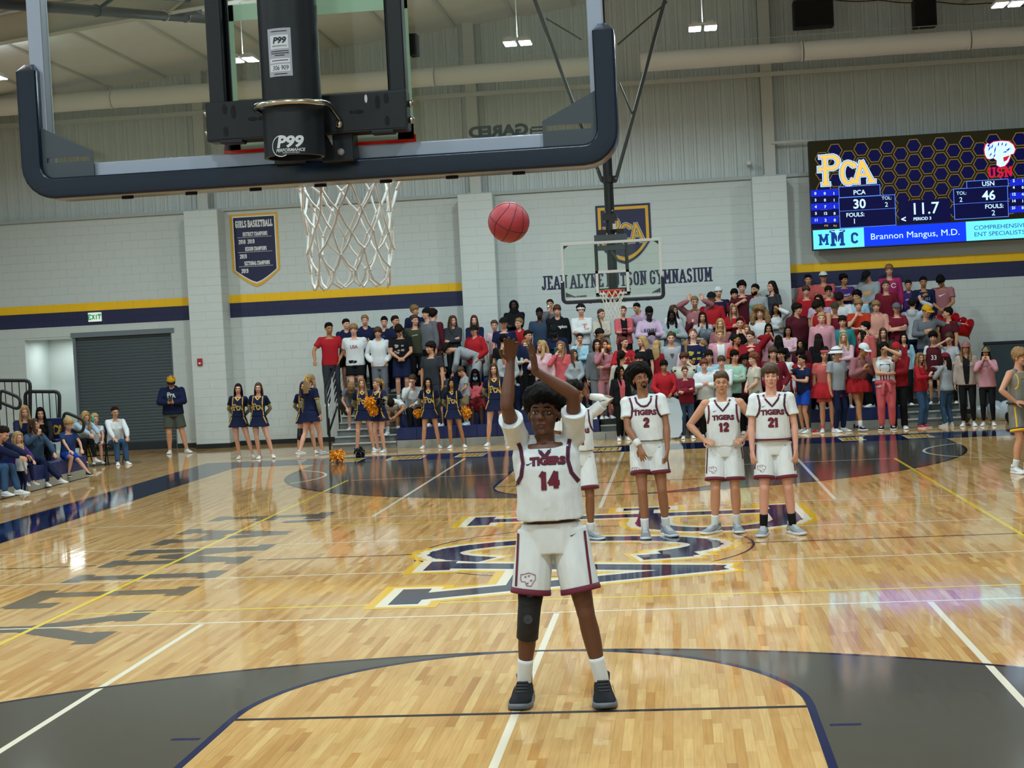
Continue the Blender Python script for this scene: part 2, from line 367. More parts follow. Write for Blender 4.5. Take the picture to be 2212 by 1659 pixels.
for far in (0, 1):
    fl = (lambda p: (p[0], L-p[1])) if far else (lambda p: p)
    def inner(t):
        c, s = math.cos(t), math.sin(t)
        if abs(c) > 1e-6:
            r = LW/abs(c)
            if .381+r*s <= FTY: return r
        dy = .381-FTY; bq = s*dy; return -bq+math.sqrt(max(0, bq*bq-dy*dy+LW*LW))
    polys = []; A = [math.radians(a) for a in np.linspace(0, 180, 121)]
    for i in range(120):
        q = []
        for t in (A[i], A[i+1]): q.append([(math.cos(t)*r, .381+math.sin(t)*r) for r in (inner(t), 6.02)])
        polys.append([fl(q[0][0]), fl(q[0][1]), fl(q[1][1]), fl(q[1][0])])
    for e in (1, -1): polys.append([fl((e*LW, .381)), fl((e*6.02, .381)), fl((e*6.02, -1.219)), fl((e*LW, -1.219))])
    film('key_area', polys, .0006, P_GREY)
    q = [[fl(p) for p in x] for x in band((0, .381), 5.97, 6.02, 0, 180, 90)]
    for e in (1, -1): q.append([fl((e*5.97, .381)), fl((e*6.02, .381)), fl((e*6.02, -1.219)), fl((e*5.97, -1.219))])
    film('three_point_line', q, .0010, P_DARK)
    q = [[fl(p) for p in x] for x in band((0, FTY), LW-.051, LW, 0, 180, 60)]
    for e in (1, -1): q.append([fl((e*(LW-.051), FTY)), fl((e*LW, FTY)), fl((e*LW, -1.219)), fl((e*(LW-.051), -1.219))])
    film('lane_line', q, .0013, P_BAND)
    film('free_throw_line', [[fl((-1.778, 4.522)), fl((1.778, 4.522)), fl((1.778, 4.572)), fl((-1.778, 4.572))]], .0010, P_DARK)
    for e in (1, -1):
        for yy in (4.105, 3.1, 2.2, 1.2): film('lane_mark', [[fl((e*1.87, yy-.025)), fl((e*2.05, yy-.025)), fl((e*2.05, yy+.025)), fl((e*1.87, yy+.025))]], .0010, P_BAND)
        film('side_arc', [[fl(p) for p in x] for x in band((e*7.02, 1.55), 1.79, 1.84, (120 if e > 0 else -60), (240 if e > 0 else 60), 24)], .0010, P_WH)
    for x in (-3.048, 0, 3.048):
        a, b = fl((x, -1.2)), fl((x, 7.86)); line('court_line_white', a, b, .051, .0008, P_WH)
for y in (7.9, 10.37, 12.79, 15.22): line('court_line_white', (-7.6, y), (7.6, y), .038, .0008, P_WH)
for y in (8.53, 14.44): line('court_line_yellow', (-4.57, y), (4.57, y), .045, .0008, P_YE)
for x in (-4.572, 4.572): line('court_line_yellow', (x, 2.44), (x, 20.73), .051, .0011, P_YE)
line('court_line_tan', (-4.5, 20.7), (4.5, 20.7), .035, .0008, P_WH)
for a, b in ((-7.6, -5.45), (-3.6, -1.75), (1.75, 7.6)): line('centre_line', (a, L/2), (b, L/2), .045, .0009, P_DARK)
film('centre_circle', band((0, L/2), 1.80, 1.83, 0, 360, 64), .0008, P_DARK)
# aprons (the navy border) all round
film('apron', [[(-8.66, -2.7), (-7.62, -1.2), (-7.62, 24.38), (-8.66, 25.9)], [(-8.66, 25.9), (-7.62, 24.38), (7.62, 24.38), (8.66, 25.9)], [(8.66, 25.9), (7.62, 24.38), (7.62, -1.2), (8.66, -2.7)]], .0007, P_NAVY)
for (u0, u1, v) in ((748, 790, 990), (849, 918, 986), (992, 1049, 981), (1263, 1341, 972), (1812, 1868, 948), (1950, 2015, 942)):
    a, b = atz(u0, v), atz(u1, v); yc = 25.12; x0, x1 = a[0], b[0]
    R_ = lambda p, q, r, s: [(p, r), (q, r), (q, s), (p, s)]
    film('apron_decal', [R_(x0, x1, yc-.42, yc+.42)], .0010, P_WH); film('apron_decal', [R_(x0+.05, x1-.05, yc-.37, yc+.37)], .0012, P_GOLD)
    w_ = (x1-x0)/7; film('apron_decal', [[(x0+.1+w_*(k*1.2+.3), yc-.3), (x0+.1+w_*(k*1.2+.55), yc-.3), (x0+.1+w_*(k*1.2+.75), yc+.3), (x0+.1+w_*(k*1.2+.5), yc+.3)] for k in range(5)], .0014, P_NAVY)
# side lettering FAMILY and the centre letters, read from the side line (letter tops point to +X)
Q, wd = text_quads('FAMILY', 1.66, .17, .34, .84, .42)
Q = [[(-5.38+p[1], 15.85-p[0]*8.46/wd) for p in q] for q in Q]; film('side_lettering', Q, .0007, P_FAM)
def pca_strokes():
    S_ = []
    S_.append([(.78, -1.45), (.78, 2.3)]); S_.append([(.78, 2.28), (1.3, 2.3)]+arc(1.55, 1.5, .78, .82, 80, -90)+[(.9, .7)])
    S_.append([(.1, .62), (1.75, .62)])
    S_.append([(4.28, .72), (4.2, 1.05)]+arc(3.5, -.1, .72, 1.42, 50, 180, 10)+arc(3.5, -.1, .72, 1.42, 180, 318, 10))
    S_.append([(4.4, -1.4), (5.12, 1.35), (6.25, -1.4)]); S_.append([(4.72, -.5), (5.85, -.5)])
    F_ = [(.78, -1.45, .42), (.5, 2.3, .3), (.12, .62, .12, .3), (4.4, -1.42, .3), (6.2, -1.42, .4)]
    return S_, F_
def pca_quads(t, grow):
    S_, F_ = pca_strokes(); Q = []
    for i, s in enumerate(S_): Q += stroke_poly(s, (t if i not in (2, 5) else t*.55)+2*grow)
    for f in F_:
        hw = f[2]+grow; hh = (f[3] if len(f) > 3 else t*.4)+grow
        Q.append([np.array((f[0]-hw, f[1]-hh)), np.array((f[0]+hw, f[1]-hh)), np.array((f[0]+hw, f[1]+hh)), np.array((f[0]-hw, f[1]+hh))])
    return Q
for gr, z, m in ((.19, .0010, P_GOLD), (.1, .0012, P_WH), (0, .0014, P_NAVY)):
    film('centre_lettering', [[(p[1], 15.1-p[0]) for p in q] for q in pca_quads(.34, gr)], z, m)
# ---------------------------------------------------------------- end wall in painted block
def block_paint():
    m = bpy.data.materials.new('block paint'); m.use_nodes = True; nt = m.node_tree; N = nt.nodes; K = nt.links.new; b = N['Principled BSDF']; b.inputs['Roughness'].default_value = .55
    ge = N.new('ShaderNodeNewGeometry'); sp = N.new('ShaderNodeSeparateXYZ'); K(ge.outputs['Position'], sp.inputs[0])
    cr = N.new('ShaderNodeValToRGB'); cr.color_ramp.interpolation = 'CONSTANT'; mr = N.new('ShaderNodeMapRange'); mr.inputs['From Max'].default_value = 10.; K(sp.outputs['Z'], mr.inputs['Value']); K(mr.outputs[0], cr.inputs[0])
    e = cr.color_ramp.elements; wcol = lin('#c6cecb')+(1,); e[0].position = 0; e[0].color = wcol; e[1].position = .3055; e[1].color = lin('#1a2148')+(1,)
    x = e.new(.3435); x.color = lin('#f2bf08')+(1,); x = e.new(.361); x.color = wcol
    K(cr.outputs[0], b.inputs['Base Color'])
    ax = N.new('ShaderNodeMath'); ax.operation = 'ABSOLUTE'; K(sp.outputs['X'], ax.inputs[0]); gt = N.new('ShaderNodeMath'); gt.operation = 'GREATER_THAN'; gt.inputs[1].default_value = 3.7; K(ax.outputs[0], gt.inputs[0])
    mx = N.new('ShaderNodeMix'); mx.data_type = 'RGBA'; mx.inputs['A'].default_value = wcol; K(gt.outputs[0], mx.inputs['Factor']); K(cr.outputs[0], mx.inputs['B']); K(mx.outputs['Result'], b.inputs['Base Color'])
    n = N.new('ShaderNodeTexNoise'); n.inputs['Scale'].default_value = 90; n.inputs['Detail'].default_value = 4; bp = N.new('ShaderNodeBump'); bp.inputs['Strength'].default_value = .12; bp.inputs['Distance'].default_value = .004
    K(ge.outputs['Position'], n.inputs['Vector']); K(n.outputs['Fac'], bp.inputs['Height']); K(bp.outputs[0], b.inputs['Normal']); return m
MB = block_paint(); MBW = mat('block paint plain', '#c6cecb', .55, bump=.12, bscale=90)
wall = tag(empty('wall_back', (0, YW, 0)), kind='structure')
holes = [(-14.73, -11.02, 0, 2.8)]; PILS = [(-10.35, -9.54), (-3.78, -2.98), (3.0, 3.76)]
bw, bh, jt = .4064, .2032, .0022
def add_block(g, x0, x1, z0, z1, y, dep=.012):
    j = jt/2; g.box(((x0+x1)/2, y+dep/2, (z0+z1)/2), (x1-x0-jt, dep, z1-z0-jt))
blocks = []
for r in range(28):
    z0, z1 = r*bh, min((r+1)*bh, 5.65)
    x = -17.0-(bw/2 if r % 2 else 0)
    while x < 12.:
        x1 = x+bw; segs = [(x, x1)]
        for h in holes:
            if z0 < h[3]-.01:
                ns_ = []
                for (a, b) in segs:
                    if b <= h[0] or a >= h[1]: ns_.append((a, b))
                    else:
                        if a < h[0]-.02: ns_.append((a, h[0]))
                        if b > h[1]+.02: ns_.append((h[1], b))
                segs = ns_
        for (a, b) in segs:
            if any(a > p[0] and b < p[1] for p in PILS): continue
            blocks.append((a, b, z0, z1))
        x = x1
full = [b for b in blocks if abs(b[1]-b[0]-bw) < 1e-4 and b[3]-b[2] > .2 and -9.5 < b[0] < 9 and b[2] > 2.8]
full.sort(key=lambda b: abs(b[0]-.6)+abs(b[2]-3.9)*1.5); full = full[:300]; fs = set(full)
g = G(); add_block(g, -bw/2, bw/2, -bh/2, bh/2, 0); bme = g.mesh('block'); bme.materials.append(MB)
for b in full: link('block', bme, [], wall, ((b[0]+b[1])/2, -.005, (b[2]+b[3])/2))
g = G()
for b in blocks:
    if b not in fs: add_block(g, b[0], b[1], b[2], b[3], -.005)
o = obj('blocks', g, MB, wall); o['kind'] = 'stuff'
g = G()
for (x0, x1, z0, z1) in ((-17.2, -14.73, 0, 5.65), (-14.73, -11.02, 2.8, 5.65), (-11.02, 12, 0, 5.65)): g.box(((x0+x1)/2, .1, (z0+z1)/2), (x1-x0, .19, z1-z0))
obj('wall_core', g, MB, wall)
for (x0, x1) in PILS:
    t = tag(empty('wall_pilaster', ((x0+x1)/2, YW, 0)), kind='structure'); w_ = x1-x0; g = G(); g.box((0, -.30, 2.825), (w_-.012, .598, 5.64)); obj('core', g, MBW, t)
    g = G()
    for r in range(28):
        z0, z1 = r*bh, min((r+1)*bh, 5.65)
        for q in ([(-w_/2, 0), (0, w_/2)] if r % 2 else [(-w_/2, w_/2)]):
            g.box(((q[0]+q[1])/2, -.612, (z0+z1)/2), (q[1]-q[0]-jt, .012, z1-z0-jt))
        for e in (1, -1): g.box((e*(w_/2), -.305, (z0+z1)/2), (.012, .60, z1-z0-jt))
    o = obj('blocks', g, MBW, t); o['kind'] = 'stuff'
# ledge, baseboard, alcove, rolling door
MLT = mat('trim grey', '#aab2b0', .5); MBK = mat('black rubber', '#15171a', .6)
g = G(); g.box((-2.6, YW+.08, 5.69), (29.4, .3, .08)); tag(obj('trim_1', g, MLT), kind='structure')
for (a, b) in ((-17, -14.73), (-11.02, -10.35), (-9.54, -3.78), (-2.98, 3.0), (3.76, 12)):
    g = G(); g.box(((a+b)/2, YW-.022, .055), (b-a, .02, .11)); tag(obj('baseboard_back', g, MBK), kind='structure')
for (a, b) in PILS:
    g = G(); g.box(((a+b)/2, YW-.63, .055), (b-a+.03, .02, .11)); g.box((b+.012, YW-.32, .055), (.02, .62, .11)); tag(obj('baseboard_back', g, MBK), kind='structure')
g = G()
g.box((-14.79, YW+.75, 1.4), (.1, 1.5, 2.8)); g.box((-14.1, YW+1.5, 1.4), (1.3, .1, 2.8)); g.box((-13.5, YW+.85, 1.4), (.1, 1.3, 2.8)); g.box((-14.1, YW+.8, 2.83), (1.4, 1.4, .06)); g.box((-14.1, YW+.8, -.02), (1.4, 1.4, .04))
tag(obj('wall_alcove', g, MBW), kind='structure')
door = tag(empty('door_1', (-12.25, YW+.1, 0)), kind='structure'); MD = mat('door grey', '#48545a', .45, metal=.2); MDT = mat('door track', '#79838a', .4, metal=.4)
g = G(); sl = [(0, -.012, -.0375), (0, -.022, -.02), (0, -.022, .02), (0, -.012, .0375)]
R_ = [np.array([(x, p[1], p[2]) for p in sl]+[(x, .0, .0375), (x, 0, -.0375)]) for x in (-1.2, 1.2)]; g.rings(R_); sme = g.mesh('slat'); sme.materials.append(MD)
for k in range(35): link('slat', sme, [], door, (0, 0, .21+.0752*k))
g = G(); g.box((0, -.01, .085), (2.42, .06, .17)); obj('bottom_bar', g, mat('door bar', '#20262c', .5), door)
for e in (1, -1): g = G(); g.box((e*1.235, -.03, 1.4), (.07, .12, 2.8)); obj('track', g, MDT, door)
g = G(); g.box((0, -.05, 2.86), (2.6, .14, .12)); obj('head_rail', g, MDT, door)
# ---------------------------------------------------------------- metal upper wall, steel, roof
def roofz(x): return 10.15-.1*abs(x-.5)
MP = mat('liner panel', '#ccd6d6', .45, var=.04, bscale=2); MST = mat('painted steel', '#c6cac4', .5); MRF = mat('roof liner', '#e2e3df', .7, bump=.25, bscale=3, var=.05)
uw = tag(empty('wall_back_upper', (0, YW, 5.7)), kind='structure')
prof = [(0, 0), (.02, -.032), (.075, -.032), (.095, 0), (.19, 0), (.197, -.012), (.207, -.012), (.214, 0), (.25, 0), (.257, -.012), (.267, -.012), (.274, 0), (.305, 0)]
pw = .915; n_p = 32
for i in range(n_p):
    x0 = -17.2+i*pw; P = [(q[0]+.305*k, q[1]) for k in range(3) for q in prof[:-1]]+[(pw, 0)]
    g = G(); top = roofz(x0+pw/2)-5.7+.1; R2 = [(x, .25+y, z) for z in (0, top) for (x, y) in P]; m = len(P)
    g.add(R2, [(k, k+1, m+k+1, m+k) for k in range(m-1)]); obj('wall_panel', g, MP, uw, loc=(x0, 0, 0))
for x in (-16.5, -10.05, -3.42, 3.45, 10.1):
    g = G(); h = roofz(x)-5.7
    g.box((0, -.14, h/2), (.26, .012, h)); g.box((0, .06, h/2), (.26, .012, h)); g.box((0, -.04, h/2), (.012, .2, h)); g.box((0, -.04, .012), (.36, .34, .024))
    tag(obj('wall_column', g, MST, loc=(x, YW+.1, 5.7)), kind='structure')
zg = at(1800, 152, YW)[2]
g = G(); g.bar((-17, YW-.02, zg), (12, YW-.02, zg), .1, .09); g.bar((-17, YW+.02, zg+.05), (12, YW+.02, zg+.05), .2, .012)
tag(obj('wall_girt', g, MST), kind='structure')
a = at(1672, 308, YW-.1); g = G(); g.bar((3.5, YW-.05, a[2]), (4.5, YW-.05, a[2]), .06, .06); tag(obj('wall_girt_short', g, MST), kind='structure')
roof = tag(empty('ceiling', (0, 0, 0)), kind='structure')
for e, xa, xb in ((-1, -18, .5), (1, .5, 14)):
    n = int((xb-xa)/1.52)+1
    for i in range(n):
        p, q = xa+(xb-xa)*i/n, xa+(xb-xa)*(i+1)/n; V = []
        for k in range(9):
            t = k/8; x = p+(q-p)*t; V.append((x, roofz(x)-.10*math.sin(PI*t)**.7*.6))
        g = G(); W_ = [(x, y, z) for y in np.linspace(-9.5, 31.4, 15) for (x, z) in V]
        g.add(W_, [(r*9+k, r*9+k+1, (r+1)*9+k+1, (r+1)*9+k) for r in range(14) for k in range(8)]); o = obj('liner_bay', g, MRF, roof, smooth=True)
        g = G(); g.bar((p, -9.5, roofz(p)-.02), (p, 31.3, roofz(p)-.02), .07, .06); obj('purlin', g, MST, roof)
for y in (30.9, 23.2, 15.5, 7.8, .1):
    g = G()
    for e, xa, xb in ((-1, -18, .5), (1, .5, 14)):
        for dz, ww in ((-.12, .24), (-.62, .24)): g.bar((xa, y, roofz(xa)+dz), (xb, y, roofz(xb)+dz), ww, .014)
        g.bar((xa, y, roofz(xa)-.37), (xb, y, roofz(xb)-.37), .012, .5)
    if y < 30: tag(obj('ceiling_rafter', g, MST), kind='structure')
for nm, c, d in (('wall_left', (-17.3, 11, 5), (.2, 42, 10.4)), ('wall_right', (14.1, 11, 5), (.2, 42, 10.4)), ('wall_front', (-2, -9.6, 5), (32, .2, 10.6))):
    g = G(); g.box(c, d); tag(obj(nm, g, MBW), kind='structure')
# fabric duct under the roof
zd = at(1804, 106, 29.9)[2]; duct = tag(empty('air_duct', (0, 29.9, zd)), 'long white round fabric air duct hung in front of the upper end wall', 'duct')
MF = mat('duct white', '#f0f1ee', .6, bump=.2, bscale=6)
for k in range(8):
    g = G(); x0 = (-15.5+k*3.81 if k < 4 else .6+(k-4)*3.62); g.tube([(x0+t*(3.77 if k < 4 else 3.58)/8, 0, .004*math.sin(t*2.1+k)) for t in range(9)], [.215-.006*(t in (0, 8)) for t in range(9)], 24, cap=k in (3, 4), round_=False); obj('duct_section', g, MF, duct, smooth=True)
    g = G(); xe = x0+(3.77 if k < 4 else 3.58); g.tube([(xe-.02, 0, 0), (xe+.02, 0, 0)], .222, 24, round_=False); obj('joint_ring', g, MF, duct, smooth=True)
g = G(); g.tube([(-15.6, 0, .36), (13.4, 0, .36)], .006, 6)
for k in range(20): g.bar((-15+1.45*k, 0, .2), (-15+1.45*k, 0, .37), .006)
obj('hanger', g, MST, duct)
# ---------------------------------------------------------------- lamps
MLED = mat('led panel', '#f4fbff', .4, emit=16.); MLH = mat('lamp housing', '#d8dadb', .4)
LX = [atz(1118, 94, LAMPZ), atz(1518, 62, LAMPZ), atz(2178, 10, LAMPZ), atz(525, 130, LAMPZ)]
spots = [tuple(p[:2]) for p in LX]+[(LX[3][0]-5.2, LX[3][1])]
for yy in (15.0, 8.0, 1.0, -6.0): spots += [(x, yy) for x in (-11, -5.6, 0., 4.6)]
for i, (x, y) in enumerate(spots):
    t = empty('ceiling_lamp', (x, y, LAMPZ)); rt = ['over the far key', 'near the wall column', 'near the black speakers', 'seen through the near glass backboard', 'over the rolling door']
    tag(t, 'hanging white twin panel lamp '+(rt[i] if i < 5 else 'in the rows above the court'), 'lamp', 'twin panel ceiling lamps')
    for e in (1, -1):
        g = G(); g.box((e*.15, 0, .03), (.24, .5, .05)); g.box((e*.15, 0, .08), (.12, .4, .06)); h = obj('housing', g, MLH, t)
        g = G(); g.box((e*.15, 0, -.001), (.215, .46, .01)); obj('panel', g, MLED, h)
    g = G(); g.bar((0, 0, .1), (0, 0, roofz(x)-LAMPZ-.1), .012); g.bar((-.2, 0, .1), (.2, 0, .1), .03); obj('hanger', g, MLH, t)
    l = bpy.data.lights.new('lamp', 'AREA'); l.shape = 'RECTANGLE'; l.size = .55; l.size_y = .5; l.energy = LIGHT_POWER; l.color = (.80, .95, 1.); l.spread = math.radians(166)
    lo = bpy.data.objects.new('lamp_light', l); COL.objects.link(lo); lo.parent = t; lo.location = (0, 0, -.03)
    l2 = bpy.data.lights.new('up_fill', 'AREA'); l2.size = .3; l2.energy = LIGHT_POWER*.085; l2.color = l.color; lo = bpy.data.objects.new('added_up_fill', l2); COL.objects.link(lo); lo.parent = t; lo.location = (0, 0, .13); lo.rotation_euler = (PI, 0, 0)  # weak upward fill added to brighten ceiling and upper wall, no fixture part
l = bpy.data.lights.new('alcove', 'AREA'); l.size = .5; l.energy = 14; l.color = (.9, 1, 1); lo = bpy.data.objects.new('alcove_light', l); COL.objects.link(lo); lo.location = (-14.1, YW+.7, 2.75)
# ---------------------------------------------------------------- things on the wall
def wallfn(y): return lambda px, pz, e=0: (px, y-e, pz)
MNV, MGD, MWT = mat('sign navy', '#171d45', .5), mat('sign gold', '#e0ab2c', .5), mat('sign white', '#e4e6e4', .5)
SL = empty('wall_lettering', (0, YW-.0055, 3.35)); tag(SL, 'navy slab letters spelling JEAN ALYNE HUTSON GYMNASIUM on the block wall', 'lettering')
Q, wd = text_quads('JEAN ALYNE HUTSON GYMNASIUM', .33, .12, .5, .46, .15, space=.3); sc = 3.95/wd
cur = {}
words = 'JEAN ALYNE HUTSON GYMNASIUM'; x = 0
for ch in words:
    Qc, wc = text_quads(ch, .33, .12, .5, .46, .15) if ch != ' ' else ([], 0)
    if ch != ' ':
        g = G(); quads_mesh(g, Qc, lambda px, pz, e: (-1.96+(x+px)*sc, -e-.001, pz), thick=-.006); obj('letter', g, MNV, SL); x += wc+.15*.33
    else: x += .3*.46*.33
def shield(name, X0, X1, Zb, Zt, zs, y, parent_label, cat, cols, insets):
    t = empty(name, ((X0+X1)/2, y, Zb)); tag(t, parent_label, cat); W_ = X1-X0; H = Zt-Zb; s = zs-Zb
    for i, (m, ins) in enumerate(zip(cols, insets)):
        hw = W_/2-ins; top = H-ins; P = [(-hw, top), (hw, top), (hw, s+.15*ins)]
        for k in range(1, 9):
            q = k/9; P.append((hw*(1-q)**.75*(1 if True else 0), (s+.15*ins)*(1-q)+ins*1.35*q-.06*math.sin(q*PI)*(1 if name != 'pennant_banner' else 0)))
        P.append((0, ins*1.35)); P += [(-p[0], p[1]) for p in P[-2:2:-1]]+[(-hw, s+.15*ins)]
        g = G(); g.prism([(p[0], p[1]) for p in P], -.004*(i+1)-.012, -.0 if i == 0 else -.004*i-.01, 1); obj('panel' if i == 0 else ('border' if i < len(cols)-1 else 'field'), g, m, t)
    return t
sg = shield('wall_emblem', -.63, .65, 3.86, 5.25, 4.42, YW-.0055, 'navy and gold shield with PCA letters on the wall behind the far hoop', 'sign', [MNV, MGD, MNV], [0, .05, .12])
def pca_on(parent, fn, sc_, cx, cz, cols, gr=(.2, .1, 0), t=.34, d=.001, names='letter'):
    for i, (m, q) in enumerate(zip(cols, gr)):
        g = G(); quads_mesh(g, [[((p[0]-3.15)*sc_+cx, (p[1]-.4)*sc_+cz) for p in x] for x in pca_quads(t, q)], lambda a, b, e: fn(a, b, (i+1)*d+e)); obj(names, g, m, parent)
pca_on(sg, lambda a, b, e: (a, -.024-e*2, b), .145, .0, .78, [MWT, MNV, MGD], (.22, .14, .05), .3)
bn = shield('pennant_banner', -9.41, -8.24, 3.80, 5.56, 4.2, YW-.0055, 'navy shield banner listing GIRLS BASKETBALL champion years, gold edged', 'banner', [MGD, MWT, MNV], [0, .055, .085])
fnb = lambda a, b, e=0: (a, -.025-e, b)
g = G(); z = 1.52
Q, wd = text_quads('GIRLS BASKETBALL', .17, .17, .34, .55, .16, space=.35); s_ = .9/wd; quads_mesh(g, [[(p[0]*s_-.45, p[1]+1.43) for p in q] for q in Q], fnb)
for txt, zz, ww, x0 in (('DISTRICT CHAMPIONS', 1.22, .6, -.28), ('2018', 1.04, .16, -.39), ('2019', 1.04, .16, -.17), ('REGION CHAMPIONS', .865, .52, -.24), ('2019', .69, .16, -.38), ('SECTIONAL CHAMPIONS', .52, .62, -.28), ('2019', .34, .16, -.36)):
    h = .1 if txt[0] != '2' else .105; Q, wd = text_quads(txt, h, .17, .3, .55, .16, space=.35); s_ = ww/wd
    quads_mesh(g, [[(p[0]*s_+x0, p[1]+zz) for p in q] for q in Q], fnb)
for zz in (1.19, .835, .49): quads_mesh(g, [[(-.42, zz), (.42, zz), (.42, zz+.008), (-.42, zz+.008)]], fnb)
obj('lettering', g, MWT, bn)
t = tag(empty('exit_sign', (-12.9, YW-.0055, 3.28)), 'small white lit box with green EXIT letters over the rolling door', 'sign'); g = G(); g.box((0, -.03, 0), (.32, .06, .22)); obj('box', g, mat('exit face', '#dfe8e2', .5, emit=.5), t)
g = G(); Q, wd = text_quads('EXIT', .14, .2, 0, .8, .2); quads_mesh(g, [[(p[0]-wd/2, p[1]-.07) for p in q] for q in Q], lambda a, b, e: (a, -.062-e, b)); obj('lettering', g, mat('exit green', '#2e9a5c', .5, emit=.4), t)
a = at(432, 782, YW-.63); t = tag(empty('fire_alarm', (a[0], YW-.62, a[2])), 'small red fire alarm box on the pilaster beside the rolling door', 'alarm'); g = G(); g.box((0, -.02, 0), (.12, .04, .17)); obj('case', g, mat('alarm red', '#a3202a', .4), t, bevel=.008); g = G(); g.box((0, -.045, -.03), (.05, .012, .035)); obj('strobe', g, MWT, t)
a = at(1618, 353, YW); t = tag(empty('dome_camera', (a[0], YW-.0, a[2])), 'small white dome camera above the block wall ledge', 'camera'); g = G(); g.tube([(0, .2, 0), (0, -.06, 0)], .06, 14); obj('bracket', g, MWT, t, True); g = G(); g.ell((0, -.07, 0), .035); obj('lens', g, MBK, t, True)
a, b = at(1339, 652, YW), at(1370, 667, YW); g = G(); g.box(((a[0]+b[0])/2, YW-.016, (a[2]+b[2])/2), (.27, .004, .12)); tag(obj('paper_notice', g, MWT), 'small pale paper notice taped to the wall under the far hoop', 'notice')
for (u0, u1, v, lb) in ((1715, 1802, 55, 'wide black loudspeaker hung high, left of the narrow one'), (1975, 2025, 55, 'narrow black loudspeaker hung high above the scoreboard'), (884, 902, 118, 'black loudspeaker hung high behind the near glass backboard')):
    a, b = at(u0, v, 30.3), at(u1, v, 30.3); wd = b[0]-a[0]; hh = .62 if u0 > 1000 else .5; t = tag(empty('loudspeaker', ((a[0]+b[0])/2, 30.3, min(a[2], b[2]))), lb, 'speaker')
    g = G(); g.box((0, .17, hh/2), (wd, .34, hh)); obj('cabinet', g, mat('speaker black', '#101215', .6), t, bevel=.02); g = G(); g.box((0, -.004, hh/2), (wd-.06, .012, hh-.06)); obj('grille', g, mat('grille', '#0b0c0e', .9, bump=.5, bscale=150), t); g = G(); g.bar((0, .17, hh), (0, .17, roofz((a[0]+b[0])/2)-min(a[2], b[2])-.75), .03); obj('bracket', g, MBK, t)
g = G(); P = []
for i in range(60):
    x = 0+i*.2; P.append((x, 30.7, roofz(x)-.12-.05*abs(math.sin(i*.52))))
g.tube(P, .012, 6); tag(obj('cable', g, MBK), 'thin black cable looped along the top of the end wall', 'cable')
# ================================================================ hoops
def glass_mat(name, tint, refl):
    m = bpy.data.materials.new(name); m.use_nodes = True; nt = m.node_tree; N = nt.nodes; K = nt.links.new; N.remove(N['Principled BSDF'])
    tr = N.new('ShaderNodeBsdfTransparent'); tr.inputs[0].default_value = lin(tint)+(1,); gl = N.new('ShaderNodeBsdfGlossy'); gl.inputs['Roughness'].default_value = .03
    fr = N.new('ShaderNodeFresnel'); fr.inputs[0].default_value = refl; mx = N.new('ShaderNodeMixShader'); K(fr.outputs[0], mx.inputs[0]); K(tr.outputs[0], mx.inputs[1]); K(gl.outputs[0], mx.inputs[2]); K(mx.outputs[0], N['Material Output'].inputs[0]); return m
def thru(name, c):
    m = mat(name, c, .4); nt = m.node_tree; N = nt.nodes; t = N.new('ShaderNodeBsdfTranslucent'); t.inputs[0].default_value = lin(c)+(1,); x = N.new('ShaderNodeMixShader'); x.inputs[0].default_value = .6
    nt.links.new(N['Principled BSDF'].outputs[0], x.inputs[1]); nt.links.new(t.outputs[0], x.inputs[2]); nt.links.new(x.outputs[0], N['Material Output'].inputs[0]); return m
MGL = glass_mat('board glass', '#f6faf6', 1.4); MGE = mat('glass edge', '#9fc0ac', .2)
MAL = mat('aluminium frame', '#a9b2c4', .32, metal=.35); MALW = mat('white frame', '#dfe5e6', .35)
MPAD = mat('navy pad', '#101f33', .25, bump=.04, bscale=200); MBLK = mat('black steel', '#0a1118', .4, bump=.03, bscale=120); MGUS = mat('gusset grey', '#454f57', .5)
MCH = mat('chrome', '#d4d2c4', .16, metal=1.); MOR = mat('rim orange', '#d8431c', .38); MNET = mat('net cord', '#f0f1ec', .8); MSQ = thru('board paint white', '#d3e6d9')
MRED = thru('red strip', '#d8402a'); MDH = mat('dark hole', '#050608', .8); MLB = mat('label silver', '#a7a9b4', .4); MLBW = mat('label white', '#d5d8de', .5); MLBK = mat('label ink', '#22242b', .6)
def corner_path(hw, zb, zt, r, n=6):
    P = [(-hw, zt), (-hw, zb+r)]
    P += [(-hw+r-r*math.cos(PI/2*i/n), zb+r-r*math.sin(PI/2*i/n)) for i in range(1, n+1)]
    P += [(hw-r+r*math.sin(PI/2*i/n), zb+r-r*math.cos(PI/2*i/n)) for i in range(0, n+1)]
    P += [(hw, zt)]; return P
def rounded_ring(w_, h, r=.3, n=3):
    P = []
    for (sx, sy, a0) in ((1, 1, 0), (-1, 1, 90), (-1, -1, 180), (1, -1, 270)):
        k = min(w_, h)*r
        for i in range(n+1):
            a = math.radians(a0+90*i/n); P.append((sx*(w_/2-k)+k*math.cos(a), sy*(h/2-k)+k*math.sin(a)))
    return P
